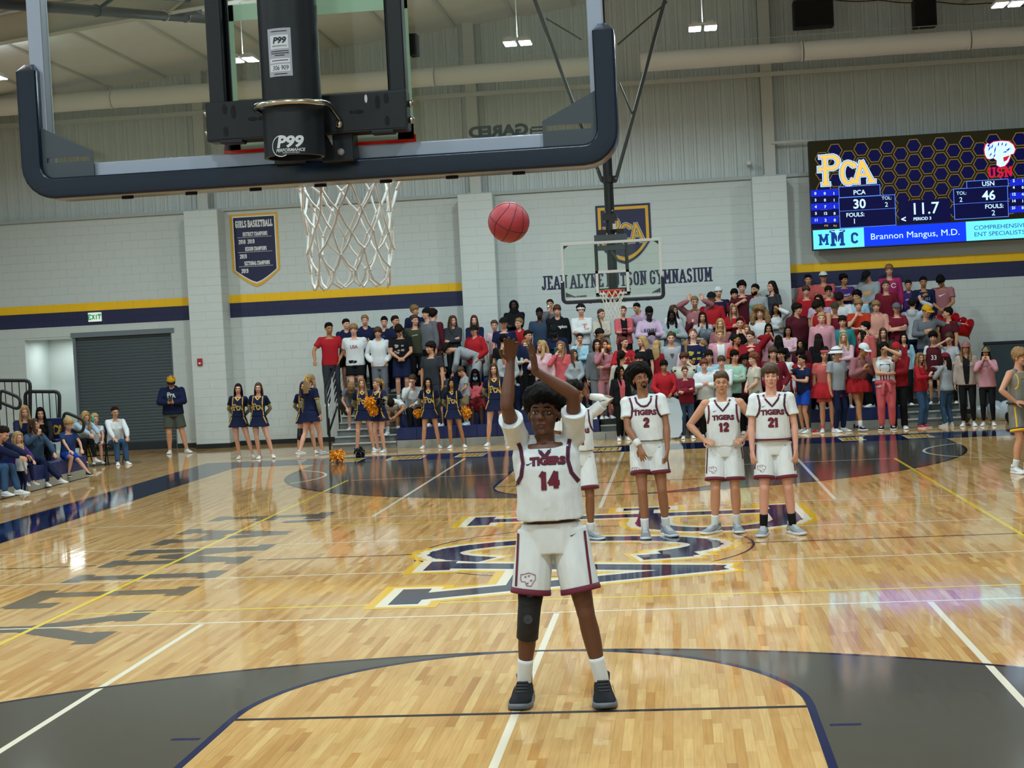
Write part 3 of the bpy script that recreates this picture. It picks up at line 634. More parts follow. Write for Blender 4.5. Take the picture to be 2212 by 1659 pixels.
def hoop(name, loc, rz_, label, white, far):
    t = empty(name, loc, rz_); tag(t, label, 'hoop')
    g = G(); g.box((0, -.006, 3.429), (1.76, .012, 1.0)); gl = obj('glass', g, MGL, t)
    g = G()
    for e in (1, -1): g.box((e*.8815, -.006, 3.429), (.004, .0125, 1.0))
    obj('glass_edge', g, MGE, gl)
    fr = G(); W_, z0, z1 = .914, 2.905, 3.962
    for (a, b) in (((-W_, 0, z0+.024), (W_, 0, z0+.024)), ((-W_, 0, z1-.024), (W_, 0, z1-.024))): fr.bar((a[0], -.02, a[2]), (b[0], -.02, b[2]), .06, .048)
    for e in (1, -1): fr.bar((e*(W_-.024), -.02, z0+.04), (e*(W_-.024), -.02, z1-.04), .06, .048, up=(1, 0, 0))
    f = obj('frame', fr, white, t, bevel=.004)
    # padding: a U of foam round the lower edge
    P = corner_path(.914, 2.876, 3.275, .075); R = []
    for i, (x, z) in enumerate(P):
        a = np.array(P[max(0, i-1)]); b = np.array(P[min(len(P)-1, i+1)]); d = (b-a)/np.linalg.norm(b-a); n = np.array([d[1], -d[0]])
        k = .5 if i in (0, len(P)-1) else 1.
        R.append(np.array([(x+n[0]*u*k, -.022+v*k, z+n[1]*u*k-(.012 if k < 1 and False else 0)) for (u, v) in rounded_ring(.066, .13, .13)]))
    i0 = R[1]*.28+R[0]*.72; i1 = R[-2]*.28+R[-1]*.72
    top = lambda A: A
    q0 = np.array([(x, y, z) for x, y, z in R[0]]); base0 = R[1].copy(); base0[:, 2] = 3.25; base1 = R[-2].copy(); base1[:, 2] = 3.25
    R = [R[0], base0]+R[1:-1]+[base1, R[-1]]
    g = G(); g.rings(R); pad = obj('pad', g, MPAD, t, smooth=True); autosmooth(pad, .7)
    g = G()
    for k in range(7): g.tube([(-.63+.21*k, -.01, 2.836), (-.63+.21*k, -.01, 2.846)], [(.02, .011)]*2, 10, side=(1, 0, 0), round_=False)
    for e in (1, -1): g.tube([(e*.914, -.079, 3.2), (e*.914, -.076, 3.2)], .004, 8, round_=False)
    obj('bolt_hole', g, MDH, pad)
    for e in (1, -1):                                        # gusset plates with a slot
        g = G(); A = [(e*.885, 3.073), (e*.715, 2.988), (e*.715, 2.905), (e*.885, 2.905)]; s0, s1, zs, hs = e*.868, e*.727, 2.966, .008
        Pn = [A[0], A[1], (A[1][0], zs+hs), (s1, zs+hs), (s0, zs+hs), (A[0][0], zs+hs)]
        for poly in (Pn, [(A[1][0], zs+hs), (A[1][0], zs-hs), (s1, zs-hs), (s1, zs+hs)], [(A[0][0], zs+hs), (A[0][0], zs-hs), (s0, zs-hs), (s0, zs+hs)], [(A[1][0], zs-hs), (A[1][0], A[2][1]), (A[0][0], A[3][1]), (A[0][0], zs-hs)]):
            g.prism(poly if e > 0 else poly[::-1], -.066, -.062, 1)
        obj('gusset', g, MGUS, t)
        if far:
            g = G(); g.prism([(e*.88, 3.93), (e*.76, 3.93), (e*.88, 3.84)], -.06, -.055, 1); obj('gusset', g, MGUS, t)
    # painted square, orange strip and maker's lettering on the front face
    g = G(); sw = .305; b0, b1 = 2.97, 3.427
    for (c, d) in (((0, .0008, b0+.025), (.61, .001, .051)), ((0, .0008, b1-.025), (.61, .001, .051)), ((-sw+.0255, .0008, (b0+b1)/2), (.051, .001, b1-b0)), ((sw-.0255, .0008, (b0+b1)/2), (.051, .001, b1-b0))): g.box(c, d)
    obj('target_square', g, MSQ if not far else MALW, gl)
    g = G(); g.box((.0, .006, 2.964), (.62, .004, .04)); obj('red_strip', g, MRED if not far else MBLK, t)
    g = G(); ff = lambda a, b, e=0: (.572-a, .0016+e, 2.975+b)
    sans(g, 'GARED', .046, ff, sx=1.25, bold=.0025); sans(g, 'WWW.GAREDSPORTS.COM', .0135, lambda a, b, e=0: ff(a, b-.029, e), sx=1.1, bold=.0006)
    for k in range(3): g.box((.695, .0016, 2.958+.011*k), (.042, .0006, .006))
    g.box((.717, .0016, 2.98), (.006, .0006, .028)); g.box((.673, .0016, 2.963), (.006, .0006, .028))
    obj('maker_lettering', g, MBK, gl)
    # back structure
    for e in (1, -1):
        st = G(); st.bar((e*.283, -.10, 2.99), (e*.283, -.10, 3.95), .062, .05, up=(1, 0, 0)); st.bar((e*.252, -.085, 3.09), (e*.252, -.085, 3.95), .02, .012, up=(1, 0, 0)); obj('back_bar', st, MBLK, t, bevel=.006)
    if far:
        g = G(); g.bar((-.3, -.1, 3.84), (.3, -.1, 3.84), .05, .09); g.bar((-.3, -.1, 4.02), (.3, -.1, 4.02), .05, .12); g.bar((-.12, -.1, 3.6), (.0, -.1, 3.78), .04); obj('cross_bracket', g, MGUS, t)
    g = G(); zc = 3.04
    g.box((0, -.155, zc), (.62, .012, .115)); g.box((0, -.125, zc+.056), (.62, .06, .008)); g.box((0, -.125, zc-.058), (.62, .07, .008))
    for e in (1, -1): g.box((e*.309, -.125, zc), (.008, .07, .12)); g.box((e*.235, -.14, zc-.064), (.07, .05, .012))
    ch = obj('channel', g, MBLK, t, bevel=.003)
    g = G()
    for e in (1, -1):
        for (x, dz, a, b) in ((.252, .035, .008, .016), (.252, -.033, .008, .016), (.225, .025, .008, .022), (.165, .0, .016, .006), (.142, .0, .006, .006)): g.tube([(e*x, -.1605, zc+dz), (e*x, -.1622, zc+dz)], [(a, b)]*2, 10, side=(1, 0, 0), round_=False)
    obj('slot', g, MDH, ch)
    g = G(); g.tube([(.19, -.161, zc+.038), (.19, -.1632, zc+.038)], [(.0045, .013)]*2, 10, side=(1, 0, 0), round_=False); obj('slot_light', g, MLBW, ch)
    g = G()
    for (x, z) in ((-.32, .03), (-.32, -.03), (.32, .02), (.32, -.03)): g.ell((x, -.125, zc+z), (.01, .012, .012), nu=8, nv=5)
    g.ell((.105, -.17, zc-.035), (.012, .012, .012), nu=8, nv=6); g.ell((-.12, -.17, zc-.03), (.01, .01, .01), nu=8, nv=6)
    obj('bolt', g, MCH, t, True)
    g = G(); g.box((.088, -.1, 2.952), (.10, .08, .11)); g.box((-.07, -.08, 2.952), (.1, .05, .1)); obj('rim_mount', g, MBLK, t, bevel=.004)
    g = G(); g.add([(.055, -.142, 2.985), (.075, -.142, 2.985), (.075, -.142, 2.945)], [(0, 1, 2)]); g.ell((.1, -.142, 2.925), .011, nu=8, nv=5); obj('mount_plate', g, MLB, t)
    mx_ = -.012 if not far else 0; my = -.272 if not far else -.27
    top = roofz(loc[0])-.9
    g = G(); g.tube([(mx_, my, 2.9), (mx_, my, top)], .088, 28, round_=False, cap=False); g.tube([(mx_, my, 2.9), (mx_, my, top)], .080, 28, round_=False, cap=False)
    g.rings([np.array([(mx_+r*math.cos(a), my+r*math.sin(a), 2.9) for a in np.linspace(0, 2*PI, 28, endpoint=False)]) for r in (.08, .088)], cap=False)
    g.tube([(mx_, my, 2.9), (mx_, my, 3.055)], .0905, 28, round_=False, cap=False)
    mast = obj('mast', g, MBLK, t, True)
    g = G(); Pq = [(mx_+.112*math.cos(a), my+.108*math.sin(a), 3.05) for a in np.linspace(PI*.93, PI*2.07, 15)]
    Pq = [(mx_-.1, -.16, 3.035)]+Pq+[(mx_+.12, -.165, 3.02)]; g.tube(Pq, .0085, 10); obj('u_bolt', g, MCH, t, True)
    if not far:
        cyl = lambda a, b, e=0: (mx_+.0912*math.sin(a/.09), my-(.0912+e)*math.cos(a/.09), b)
        g = G()
        sans(g, 'P99', .045, lambda a, b, e=0: cyl(a+.006, b+2.935), sx=1.15, bold=.0018, shear=.2); sans(g, 'PERFORMANCE', .0125, lambda a, b, e=0: cyl(a+.008, b+2.912), sx=1., bold=.0003, shear=.2); sans(g, 'SPORTS SYSTEMS', .006, lambda a, b, e=0: cyl(a+.01, b+2.904), sx=1.1, shear=.2)
        Q = band((-.012, 2.925), .029, .0315, 60, 300, 24)
        for q in Q: g.add([cyl(p[0]-.006, p[1]) for p in q], [(0, 1, 2, 3)])
        obj('emblem', g, MLBW, mast)
        cy2 = lambda a, b, e=0: (mx_+(.0885)*math.sin(a/.0885), my-(.0885+.0006+e)*math.cos(a/.0885), b)
        sk_ = empty('label_plate'); sk_.parent = t
        def rect(g, x0, x1, z0, z1, e):
            for k in range(4): g.add([cy2(x0+(x1-x0)*k/4, z0, e), cy2(x0+(x1-x0)*(k+1)/4, z0, e), cy2(x0+(x1-x0)*(k+1)/4, z1, e), cy2(x0+(x1-x0)*k/4, z1, e)], [(0, 1, 2, 3)])
        g = G(); rect(g, -.045, .028, 3.128, 3.268, .0004); plate = obj('label_plate', g, MLB, t); bpy.data.objects.remove(sk_)
        g = G(); rect(g, -.036, .02, 3.208, 3.248, .0008); rect(g, -.04, .022, 3.167, 3.18, .0008); rect(g, -.04, .022, 3.142, 3.163, .0008); obj('white_field', g, MLBW, plate)
        g = G(); c3 = lambda dz, dx=-.008: (lambda a, b, e=0: cy2(a+dx, b+dz, .0012))
        sans(g, 'P99', .024, c3(3.232), sx=1.1, bold=.001, shear=.2); sans(g, 'PERFORMANCE', .0065, c3(3.216), shear=.2); sans(g, '306 909', .019, c3(3.152), shear=.15, sx=.8)
        for dz, w_ in ((3.258, .05), (3.2, .055), (3.194, .055), (3.188, .03), (3.173, .05), (3.134, .04)): rect(g, -.008-w_/2, -.008+w_/2, dz, dz+.0022, .0012)
        obj('print', g, MLBK, plate)
    # rim and net
    g = G(); A = np.linspace(0, 2*PI, 40, endpoint=False); RC = .381
    g.tube([(.2286*math.cos(a), RC+.2286*math.sin(a), 3.048) for a in A], .0085, 10, closed=True)
    g.box((0, .05, 3.035), (.2, .12, .012)); g.box((0, .012, 3.0), (.2, .02, .12))
    for e in (1, -1): g.bar((e*.1, .02, 2.95), (e*.12, .2, 3.04), .012, .03); g.bar((e*.1, .03, 3.04), (e*.175, .235, 3.045), .02, .012)
    rim = obj('rim', g, MOR, t, False); autosmooth(rim)
    g = G()
    for k in range(12):
        a = 2*PI*(k+.5)/12; g.tube([(.2286*math.cos(a+d), RC+.2286*math.sin(a+d), 3.036+z) for d, z in ((-.03, 0), (0, -.012), (.03, 0))], .003, 6)
    obj('net_hook', g, MOR, rim)
    g = G(); rows = [(.224, 3.036), (.2, 2.945), (.165, 2.865), (.15, 2.79), (.142, 2.715), (.138, 2.645), (.136, 2.585), (.14, 2.56)]
    rn = random.Random(5 if far else 9)
    pt = {}
    for i, (r, z) in enumerate(rows):
        for k in range(12):
            a = 2*PI*(k+(.5 if i % 2 else 0)+.5)/12; j = 0 if i == 0 else .012
            pt[i, k] = np.array((r*math.cos(a)+rn.uniform(-j, j), RC+r*math.sin(a)+rn.uniform(-j, j), z+rn.uniform(-j, j)))
    for i in range(6):
        for k in range(12):
            for d in ((0, -1) if i % 2 == 0 else (0, 1)):
                a, b = pt[i, k], pt[i+1, (k+d) % 12]; m = (a+b)/2+np.array((0, 0, -.008)); g.tube([a, m, b], .0042 if i else .0055, 6)
    for k in range(12):
        a, b = pt[6, k], pt[6, (k+1) % 12]; m = (a+b)/2+np.array((0, 0, -.055)); g.tube([a, a*.7+m*.3+np.array((0, 0, -.018)), m, b*.7+m*.3+np.array((0, 0, -.018)), b], .0042, 6)
        for i in range(1, 7): g.ell(pt[i, k], .0068, nu=6, nv=4)
    obj('net', g, MNET, t, True)
    return t
near_hoop = hoop('basketball_hoop', (0, 0, 0), 0, 'nearest glass backboard seen from behind, navy padding and black mast', MAL, False)
far_hoop = hoop('basketball_hoop', (0, L, 0), PI, 'glass backboard with white frame and orange rim at the far end', MALW, True)
# far hoop: braces from the mast up to the roof steel
def loc_far(p): return (-p[0], -(p[1]-L), p[2])
g = G(); Yf = L+.27
B = [((1300, 390), (1155, 0), .034, -3.2), ((1330, 390), (1436, 0), .034, -3.2)]
for (p0, p1, r, dy) in B:
    a, b = at(*p0, Yf), at(*p1, Yf); d = b-a; b = a+d*(roofz(b[0])-.75-a[2])/d[2]; g.tube([loc_far(a), loc_far(b)], r, 12)
for (p0, p1) in (((1365, 245), (1338, 180)), ((1335, 96), (1440, 5)), ((1180, 40), (1255, 85))):
    g.tube([loc_far(at(*p0, Yf)), loc_far(at(*p1, Yf))], .016, 8)
o = obj('brace', g, MGUS, far_hoop, True)
g = G(); a = at(1316, 388, Yf)
g.tube([loc_far(a-np.array((0, 0, .06))), loc_far(a+np.array((0, 0, .06)))], .125, 20, round_=False)
b = at(1318, 470, Yf); g.box(loc_far(b), (.26, .26, .12)); g.box(loc_far(at(1322, 485, Yf-.16)), (.1, .08, .2)); g.box(loc_far(at(1320, 505, Yf)), (.5, .1, .16)); obj('collar', g, MBLK, far_hoop)
g = G()
for (u, v) in ((1307, 458), (1323, 455), (1311, 505), (1330, 504), (1290, 368), (1330, 385)): q = at(u, v, Yf-.22); g.ell(loc_far(q), .02, nu=8, nv=5)
obj('bolt', g, MCH, far_hoop)
q = at(1327, 489, Yf-.25); g = G(); g.box(loc_far(q), (.06, .02, .1)); obj('motor_tag', g, MLBW, far_hoop)
# near hoop: stay tubes under the roof, and another unit's folded tubes seen at upper left
g = G()
for e in (1, -1): g.tube([(e*.09, -.27, 5.6), (e*1.1, -.6, 9.0)], .034, 12)
obj('brace', g, MBLK, near_hoop, True)
t = empty('folded_hoop_frame', (0, 0, 0)); tag(t, 'dark tubes of a folded ceiling hoop frame at the upper left', 'frame')
a, b = at(-60, 2, 15.), at(450, 42, 26.); g = G(); g.tube([a, b], .085, 14); g.tube([a+np.array((.5, 0, .22)), b+np.array((.45, 0, .3))], .06, 12)
obj('main_tube', g, MBLK, t, True)
for s in (.42, .74, .86):
    m = a+(b-a)*s; g = G(); g.tube([m-np.array((0, .03, 0)), m+np.array((0, .03, 0))], .1, 14, round_=False); g.bar(m, m+np.array((.45, 0, .28)), .05); obj('clamp', g, MCH if s > .5 else MBLK, t)
m = a+(b-a)*.8; g = G(); g.box(m+np.array((.2, 0, .25)), (.5, .6, .35)); obj('winch', g, MBLK, t, bevel=.02)
for s in (.1, .95): m = a+(b-a)*s; g = G(); g.bar(m, (m[0], m[1], roofz(m[0])-.15), .05); obj('hanger', g, MBLK, t)
# ---------------------------------------------------------------- scoreboard screen
YS = 30.62
def em(name, c, s=1.):
    m = mat('screen '+name, c, .5, emit=s*1.35, spec=.1); m.node_tree.nodes['Principled BSDF'].inputs['Base Color'].default_value = (.004, .004, .005, 1); return m
E_NV, E_BL, E_B2, E_CY, E_WH, E_LB, E_GD, E_RD, E_DK, E_IN = em('navy', '#04063c', .8), em('blue', '#0b35e8', 1.1), em('stripe', '#1022c0', 1.), em('cyan', '#63d3fb', 1.15), em('white', '#bfe6ff', 1.1), em('edge', '#5a8cff', 1.), em('gold', '#f2bd55', 1.), em('red', '#c01034', 1.), em('ground', '#25220a', .5), em('ink', '#123c8c', .8)
E_HX = em('hex gold', '#86702c', .6)
TL_, BR_ = at(1747, 306, YS), at(1754, 541, YS); X0s, Zt, Zb = TL_[0]-.005, TL_[2]+.01, BR_[2]; X1s = 2*at(1998, 447, YS)[0]-X0s; 
scb = empty('scoreboard', ((X0s+X1s)/2, YS, Zb)); tag(scb, 'wide lit video scoreboard on the upper end wall showing 30 to 46', 'scoreboard')
sl_ = lambda p: (p[0]-(X0s+X1s)/2, p[1]-YS, p[2]-Zb)
g = G(); g.box((0, .17, (Zt-Zb)/2), (X1s-X0s, .3, Zt-Zb)); obj('cabinet', g, MBK, scb)
CX = lambda cx, cy: (1690+cx/4.237, 260+cy/4.237)
def sp(cx, cy, e=.0): q = at(*CX(cx, cy), YS-.0); return np.array((q[0]-(X0s+X1s)/2, -e, q[2]-Zb))
wS, hS = X1s-X0s, Zt-Zb
def lev(x, z, e): return (x, .018-e, z)
def srect(g, x0, z0, x1, z1, e, mi=0): g.add([lev(x0, z0, e), lev(x1, z0, e), lev(x1, z1, e), lev(x0, z1, e)], [(0, 1, 2, 3)], mi)
def pz(c): return sp(*c)[2]
def px_(c): return sp(*c)[0]
hw = wS/2
g = G(); srect(g, -hw+.01, .01, hw-.01, hS-.01, .0); obj('ground', g, E_DK, scb)
gh, gn = G(), G(); rr = .172; k = 0
zline = px_((0, 0))
for i in range(-2, 40):
    for j in range(-2, 18):
        x = -hw+i*rr*1.5*1.13; z = .55+j*rr*1.732*1.13+(rr*.979 if i % 2 else 0)
        if x < -hw+.1 or x > hw-.1 or z < .62 or z > hS-.1: continue
        A = [math.radians(60*q) for q in range(6)]
        gn.add([lev(x+rr*.92*math.cos(a), z+rr*.92*math.sin(a), .002) for a in A], [tuple(range(6))])
        for q in range(6):
            a, b = A[q], A[(q+1) % 6]; gh.add([lev(x+r*math.cos(t), z+r*math.sin(t), .003) for r, t in ((rr*.88, a), (rr*1.0, a), (rr*1.0, b), (rr*.88, b))], [(0, 1, 2, 3)])
obj('hex_field', gn, E_NV, scb); o = obj('hex_border', gh, E_HX, scb)
def srp(name, m, c0, c1, e, bord=None):
    (x0, _, z0), (x1, _, _), (_, _, z1) = sp(*c0), sp(*c1), sp(c0[0], c1[1])
    if bord: g = G(); srect(g, x0-.012, min(z0, z1)-.012, x1+.012, max(z0, z1)+.012, e-.001); obj(name+'_edge', g, bord, scb)
    g = G(); srect(g, x0, min(z0, z1), x1, max(z0, z1), e); return obj(name, g, m, scb)
def stx(txt, c, size, m=E_WH, bold=.0, sx=1., al='CENTER', e=.014):
    q = sp(*c); g = G(); sans(g, txt, size, lambda a, b, _=0: lev(q[0]+a, q[2]+b, e), al, sx, bold); return obj('lettering', g, m, scb)
pxm = 4.237*93.2      # crop pixels per metre on the screen
srp('name_tab', E_NV, (520, 612), (895, 705), .006, E_LB); srp('score_panel', E_NV, (520, 712), (1040, 985), .007, E_LB)
srp('name_tab', E_NV, (1690, 560), (2068, 620), .006, E_LB); srp('score_panel', E_NV, (1570, 630), (2070, 905), .007, E_LB)
srp('clock_panel', E_NV, (1062, 740), (1545, 950), .006); srp('foul_rule', E_LB, (520, 831), (1045, 834), .010); srp('foul_rule', E_LB, (1565, 766), (2070, 769), .010)
for k in range(5):
    for c0, cols, ys in ((262, None, 640), (2080, None, 540)):
        y = ys+k*62-(0 if c0 < 1000 else 0); srp('stat_row', E_B2 if k % 2 == 0 else E_NV, (c0, y), (c0+253, y+60), .009)
srp('stat_row', E_NV, (268, 950), (520, 990), .009)
for k, row in enumerate(((0, 0, 1), (3, 0, 1), (4, 7, 1), (5, 12, 0), (11, 2, 0))):
    for x, v in zip((302+k*2, 388+k*2, 472+k*2), row): stx(str(v), (x, 670+k*61), .085, bold=.003)
for k, row in enumerate(((2, 1), (4, 0), (12, 4), (14, 1), (21, 0))):
    for x, v in zip((2118, 2200), row): stx(str(v), (x, 553+k*62), .085, bold=.003)
stx('PTS', (402, 965), .055, E_GD); stx('FLS', (483, 965), .055, E_GD)
stx('PCA', (705, 660), .145, bold=.002); stx('30', (705, 768), .29, bold=.006); stx('TOL:', (955, 712), .105); stx('2', (953, 772), .15); stx('FOULS:', (668, 865), .13, bold=.002); stx('1', (660, 925), .17)
stx('11.7', (1305, 810), .37, bold=.002); stx('PERIOD 3', (1282, 900), .095, bold=.002); stx('<', (1110, 908), .19, bold=.006)
stx('USN', (1885, 580), .145, bold=.002); stx('46', (1890, 690), .29, bold=.006); stx('TOL:', (1640, 667), .105); stx('2', (1635, 727), .15); stx('FOULS:', (1940, 787), .13, bold=.002); stx('2', (1932, 848), .17)
zb2 = .02; z2 = .455
a0, a1, a2 = px_((270, 1090)), px_((748, 1060)), px_((1682, 1010))
for nm, m, x0, x1 in (('advert_panel', E_CY, -hw+.01, a1), ('advert_panel', E_BL, a1, a2), ('advert_panel', E_CY, a2, hw-.01)):
    g = G(); srect(g, x0, zb2, x1, z2, .012); obj(nm, g, m, scb)
def stl(txt, x, z, size, m, bold=.0, sx=1., al='CENTER'): g = G(); sans(g, txt, size, lambda a, b, _=0: lev(x+a, z+b, .016), al, sx, bold); obj('lettering', g, m, scb)
stl('Brannon Mangus, M.D.', (a1+a2)/2, .23, .2, E_WH, 0., 1.08)
stl('COMPREHENSIVE', a2+.17, .3, .135, E_IN, 0, 1.1, 'LEFT'); stl('ENT SPECIALISTS', a2+.17, .15, .135, E_IN, 0, 1.1, 'LEFT')
xm = (-hw+a1)/2
for ch, dx, h in (('M', -.33, .25), ('M', -.02, .36), ('C', .36, .25)):
    g = G(); Q, wd = text_quads(ch, h, .2, .34, .9, .2); quads_mesh(g, [[(p[0]-wd/2+xm+dx, p[1]+.12-(h-.2)*.3) for p in q] for q in Q], lambda a, b, e: lev(a, b, .016+e)); obj('lettering', g, E_IN, scb)
g = G()
for e in (1, -1): quads_mesh(g, [[(xm-.02, .40), (xm-.02+e*.16, .42), (xm-.02+e*.1, .39), (xm-.02, .385)]], lambda a, b, e_: lev(a, b, .017))
quads_mesh(g, [[(xm-.026, .06), (xm-.014, .06), (xm-.014, .43), (xm-.026, .43)]], lambda a, b, e: lev(a, b, .0172)); obj('staff_emblem', g, E_WH, scb)
cpa = sp(575, 450)
for m, gr, i in ((E_WH, .22, 0), (E_LB, .14, 1), (E_GD, .06, 2)):
    g = G(); quads_mesh(g, [[((p[0]-3.15)*.188+cpa[0], (p[1]-.4)*.165+cpa[2]) for p in q] for q in pca_quads(.34, gr)], lambda a, b, e: lev(a, b, .014+.002*i+e)); obj('team_letters', g, m, scb)
ct = sp(1990, 300); TG = [(-.32, -.02), (-.33, .1), (-.3, .2), (-.25, .24), (-.22, .2), (-.12, .26), (.05, .27), (.2, .25), (.3, .17), (.34, .06), (.3, -.03), (.24, -.04), (.22, -.1), (.18, -.2), (.1, -.29), (0, -.31), (-.08, -.26), (-.07, -.16), (-.14, -.1), (-.22, -.12), (-.28, -.1)]
g = G(); g.add([lev(ct[0]+x*1.07, ct[2]+z*1.07, .013) for x, z in TG], [tuple(range(len(TG)))]); obj('head_outline', g, E_RD, scb)
g = G(); g.add([lev(ct[0]+x, ct[2]+z, .0145) for x, z in TG], [tuple(range(len(TG)))]); obj('head_emblem', g, E_WH, scb)
g = G()
for (x, z, a, l) in ((-.22, .12, 60, .14), (-.16, .16, 70, .14), (-.1, .08, 75, .2), (-.02, .2, 80, .12), (.06, .2, 70, .1), (.14, .18, 60, .1), (-.2, -.02, 50, .12), (-.12, -.05, 60, .12), (.2, .08, 20, .1), (.12, .02, 10, .12)):
    d = np.array((math.cos(math.radians(a)), math.sin(math.radians(a))))*l/2; n = np.array((-d[1], d[0]))/l*.03; c = np.array((x, z)); quads_mesh(g, [[c-d, c-n, c+d, c+n]], lambda p, q, e: lev(ct[0]+p, ct[2]+q, .016))
quads_mesh(g, [[(.14, .06), (.21, .08), (.2, .05), (.16, .04)], [(-.27, .19), (-.23, .22), (-.21, .18), (-.24, .15)]], lambda p, q, e: lev(ct[0]+p, ct[2]+q, .016)); obj('head_stripe', g, E_B2, scb); g = G(); quads_mesh(g, [[(.07, -.1), (.22, -.06), (.15, -.17), (.08, -.2)]], lambda p, q, e: lev(ct[0]+p, ct[2]+q, .016)); obj('head_mouth', g, E_RD, scb)
q = sp(1995, 475); g = G(); Q, wd = text_quads('USN', .24, .2, .34, .9, .2); quads_mesh(g, [[(p[0]-wd/2+q[0], p[1]+q[2]-.12) for p in x] for x in Q], lambda a, b, e: lev(a, b, .0135+e)); obj('team_letters', g, E_RD, scb)
g = G()
for x in (-hw+.3, 0, hw-.3): g.bar((x, .3, hS*.5), (x, .62, hS*.5), .1)
obj('wall_bracket', g, MST, scb)
# ball in flight
q = at(1099, 480, 4.15); ball = empty('basketball', tuple(q)); tag(ball, 'red basketball in mid air above the shooter', 'ball')
MBALL = mat('ball red', '#a02a33', .5, bump=.3, bscale=260); g = G(); g.ell((0, 0, 0), .1195, nu=36, nv=24); obj('ball_skin', g, MBALL, ball, True)
g = G()
for R in (np.eye(3), np.array([[0, 0, 1], [1, 0, 0], [0, 1, 0.]]), np.array([[1, 0, 0], [0, 0, 1], [0, -1, 0.]])):
    g.tube([R@np.array((.1193*math.cos(a), .1193*math.sin(a), 0)) for a in np.linspace(0, 2*PI, 40, endpoint=False)], .0022, 5, closed=True)
for e in (1, -1): g.tube([np.array((e*(.06+.02*math.cos(2*a)), 0, 0))+np.array((0, math.cos(a), math.sin(a)))*math.sqrt(.1193**2-(.06+.02*math.cos(2*a))**2) for a in np.linspace(0, 2*PI, 40, endpoint=False)], .0022, 5, closed=True)
sm = obj('seam', g, mat('ball seam', '#3a1218', .6), ball, True)
ball.rotation_euler = (.5, .4, .3)
# ================================================================ people: one skeleton, one continuous body, clothes over it
def rx(a): c, s = math.cos(a), math.sin(a); return np.array([[1, 0, 0], [0, c, -s], [0, s, c]])
def ry(a): c, s = math.cos(a), math.sin(a); return np.array([[c, 0, s], [0, 1, 0], [-s, 0, c]])
def rz(a): c, s = math.cos(a), math.sin(a); return np.array([[c, -s, 0], [s, c, 0], [0, 0, 1]])
D2 = math.radians
def nrm(v): v = np.array(v, float); return v/(np.linalg.norm(v)+1e-9)
def ik(a, b, l1, l2, pole):
    a = np.array(a, float); b = np.array(b, float); d = b-a; L = np.linalg.norm(d); mx = (l1+l2)*.995
    if L > mx: b = a+d/L*mx; d = b-a; L = mx
    u = d/L; x = (l1*l1-l2*l2+L*L)/(2*L); h = math.sqrt(max(1e-6, l1*l1-x*x))
    p = np.array(pole, float); p = p-u*np.dot(p, u); p = nrm(p)
    return a+u*x+p*h, b
def mx(p): return (-p[0], p[1], p[2])
# arm = (wrist, elbow pole, hand direction, palm normal, curl) written for the person's left side (+x); right side is mirrored
A_DOWN = ((.245, -.03, .87), (.6, .6, 0), (0, -.12, -1), (-1, -.1, 0), .35)
A_CROSS1 = ((-.075, -.225, 1.14), (1, .1, -.6), (-1, .25, .12), (0, 1, 0), .4)
A_CROSS2 = ((-.06, -.195, 1.20), (1, .1, -.6), (-1, .3, .1), (0, 1, 0), .4)
A_CLASP = ((.06, -.2, 1.0), (1, .5, 0), (-.8, -.45, -.3), (-.3, 1, 0), .6)
A_CLASPHI = ((.06, -.22, 1.2), (1, .3, -.4), (-.7, -.2, .55), (-.3, 1, 0), .7)
A_CLAP = ((.075, -.25, 1.2), (1, .3, -.5), (-.3, -.4, .8), (-1, 0, -.3), .15)
A_MOUTH = ((.07, -.2, 1.46), (.7, -.1, -1), (-.3, .25, .9), (-.1, 1, 0), .75)
A_CHIN = ((.07, -.19, 1.41), (.7, -.1, -1), (-.2, .3, .9), (-.1, 1, 0), .9)
A_POCKET = ((.18, -.13, .98), (.8, .8, 0), (-.3, -.3, -.9), (-1, .2, 0), .3)
A_BEHIND = ((.1, .15, .95), (1, .3, 0), (-.8, .1, -.5), (0, -1, 0), .4)
A_HIPS = ((.215, -.1, 1.02), (1, .45, .2), (-.65, -.72, -.12), (-.3, .6, -.8), .25)
A_PHONE = ((.07, -.27, 1.17), (1, .3, -.6), (-.35, -.35, .6), (-.4, 1, .2), .8)
A_BACKHEAD = ((.16, .06, 1.6), (1, -.4, .3), (-.8, .3, .3), (-.3, -1, 0), .3)
A_FORE = ((.08, -.18, 1.62), (1, -.3, -.5), (-.75, .2, .45), (0, 1, -.1), .3)
A_FACE = ((.07, -.185, 1.46), (.8, -.2, -1), (-.15, .2, .95), (-.1, 1, 0), .45)
A_RAISE = ((.14, -.22, 1.68), (1, .1, -.3), (-.2, .1, 1), (0, -1, .1), .3)
A_SIDE = ((.68, -.1, 1.34), (.1, .3, -1), (1, -.1, -.1), (0, 0, -1), .3)
A_RAIL = ((.34, -.2, .98), (.9, .6, 0), (.1, -.8, -.5), (-.2, -.5, -1), .5)
A_CHEST = ((.05, -.2, 1.33), (1, .1, -.7), (-.8, .1, .3), (0, 1, 0), .5)
A_SHIRTF = ((.12, -.27, 1.03), (1, .4, 0), (-.3, -.6, -.5), (-.8, .4, -.3), .7)
STAND = dict(pel=(0, 0, 0), lean=0, tilt=0, twist=0, hy=0, hp=0, hr=0, A=(A_DOWN, A_DOWN), F=((.105, .0), (.105, .0)), toe=(12, 12), kp=(0, -1, 0))
def pose(**k): d = dict(STAND); d.update(k); return d
KNEE1 = ((.15, -.4, .56), (1, .2, .4), (-.3, -.8, -.4), (-.3, .2, -1), .4)
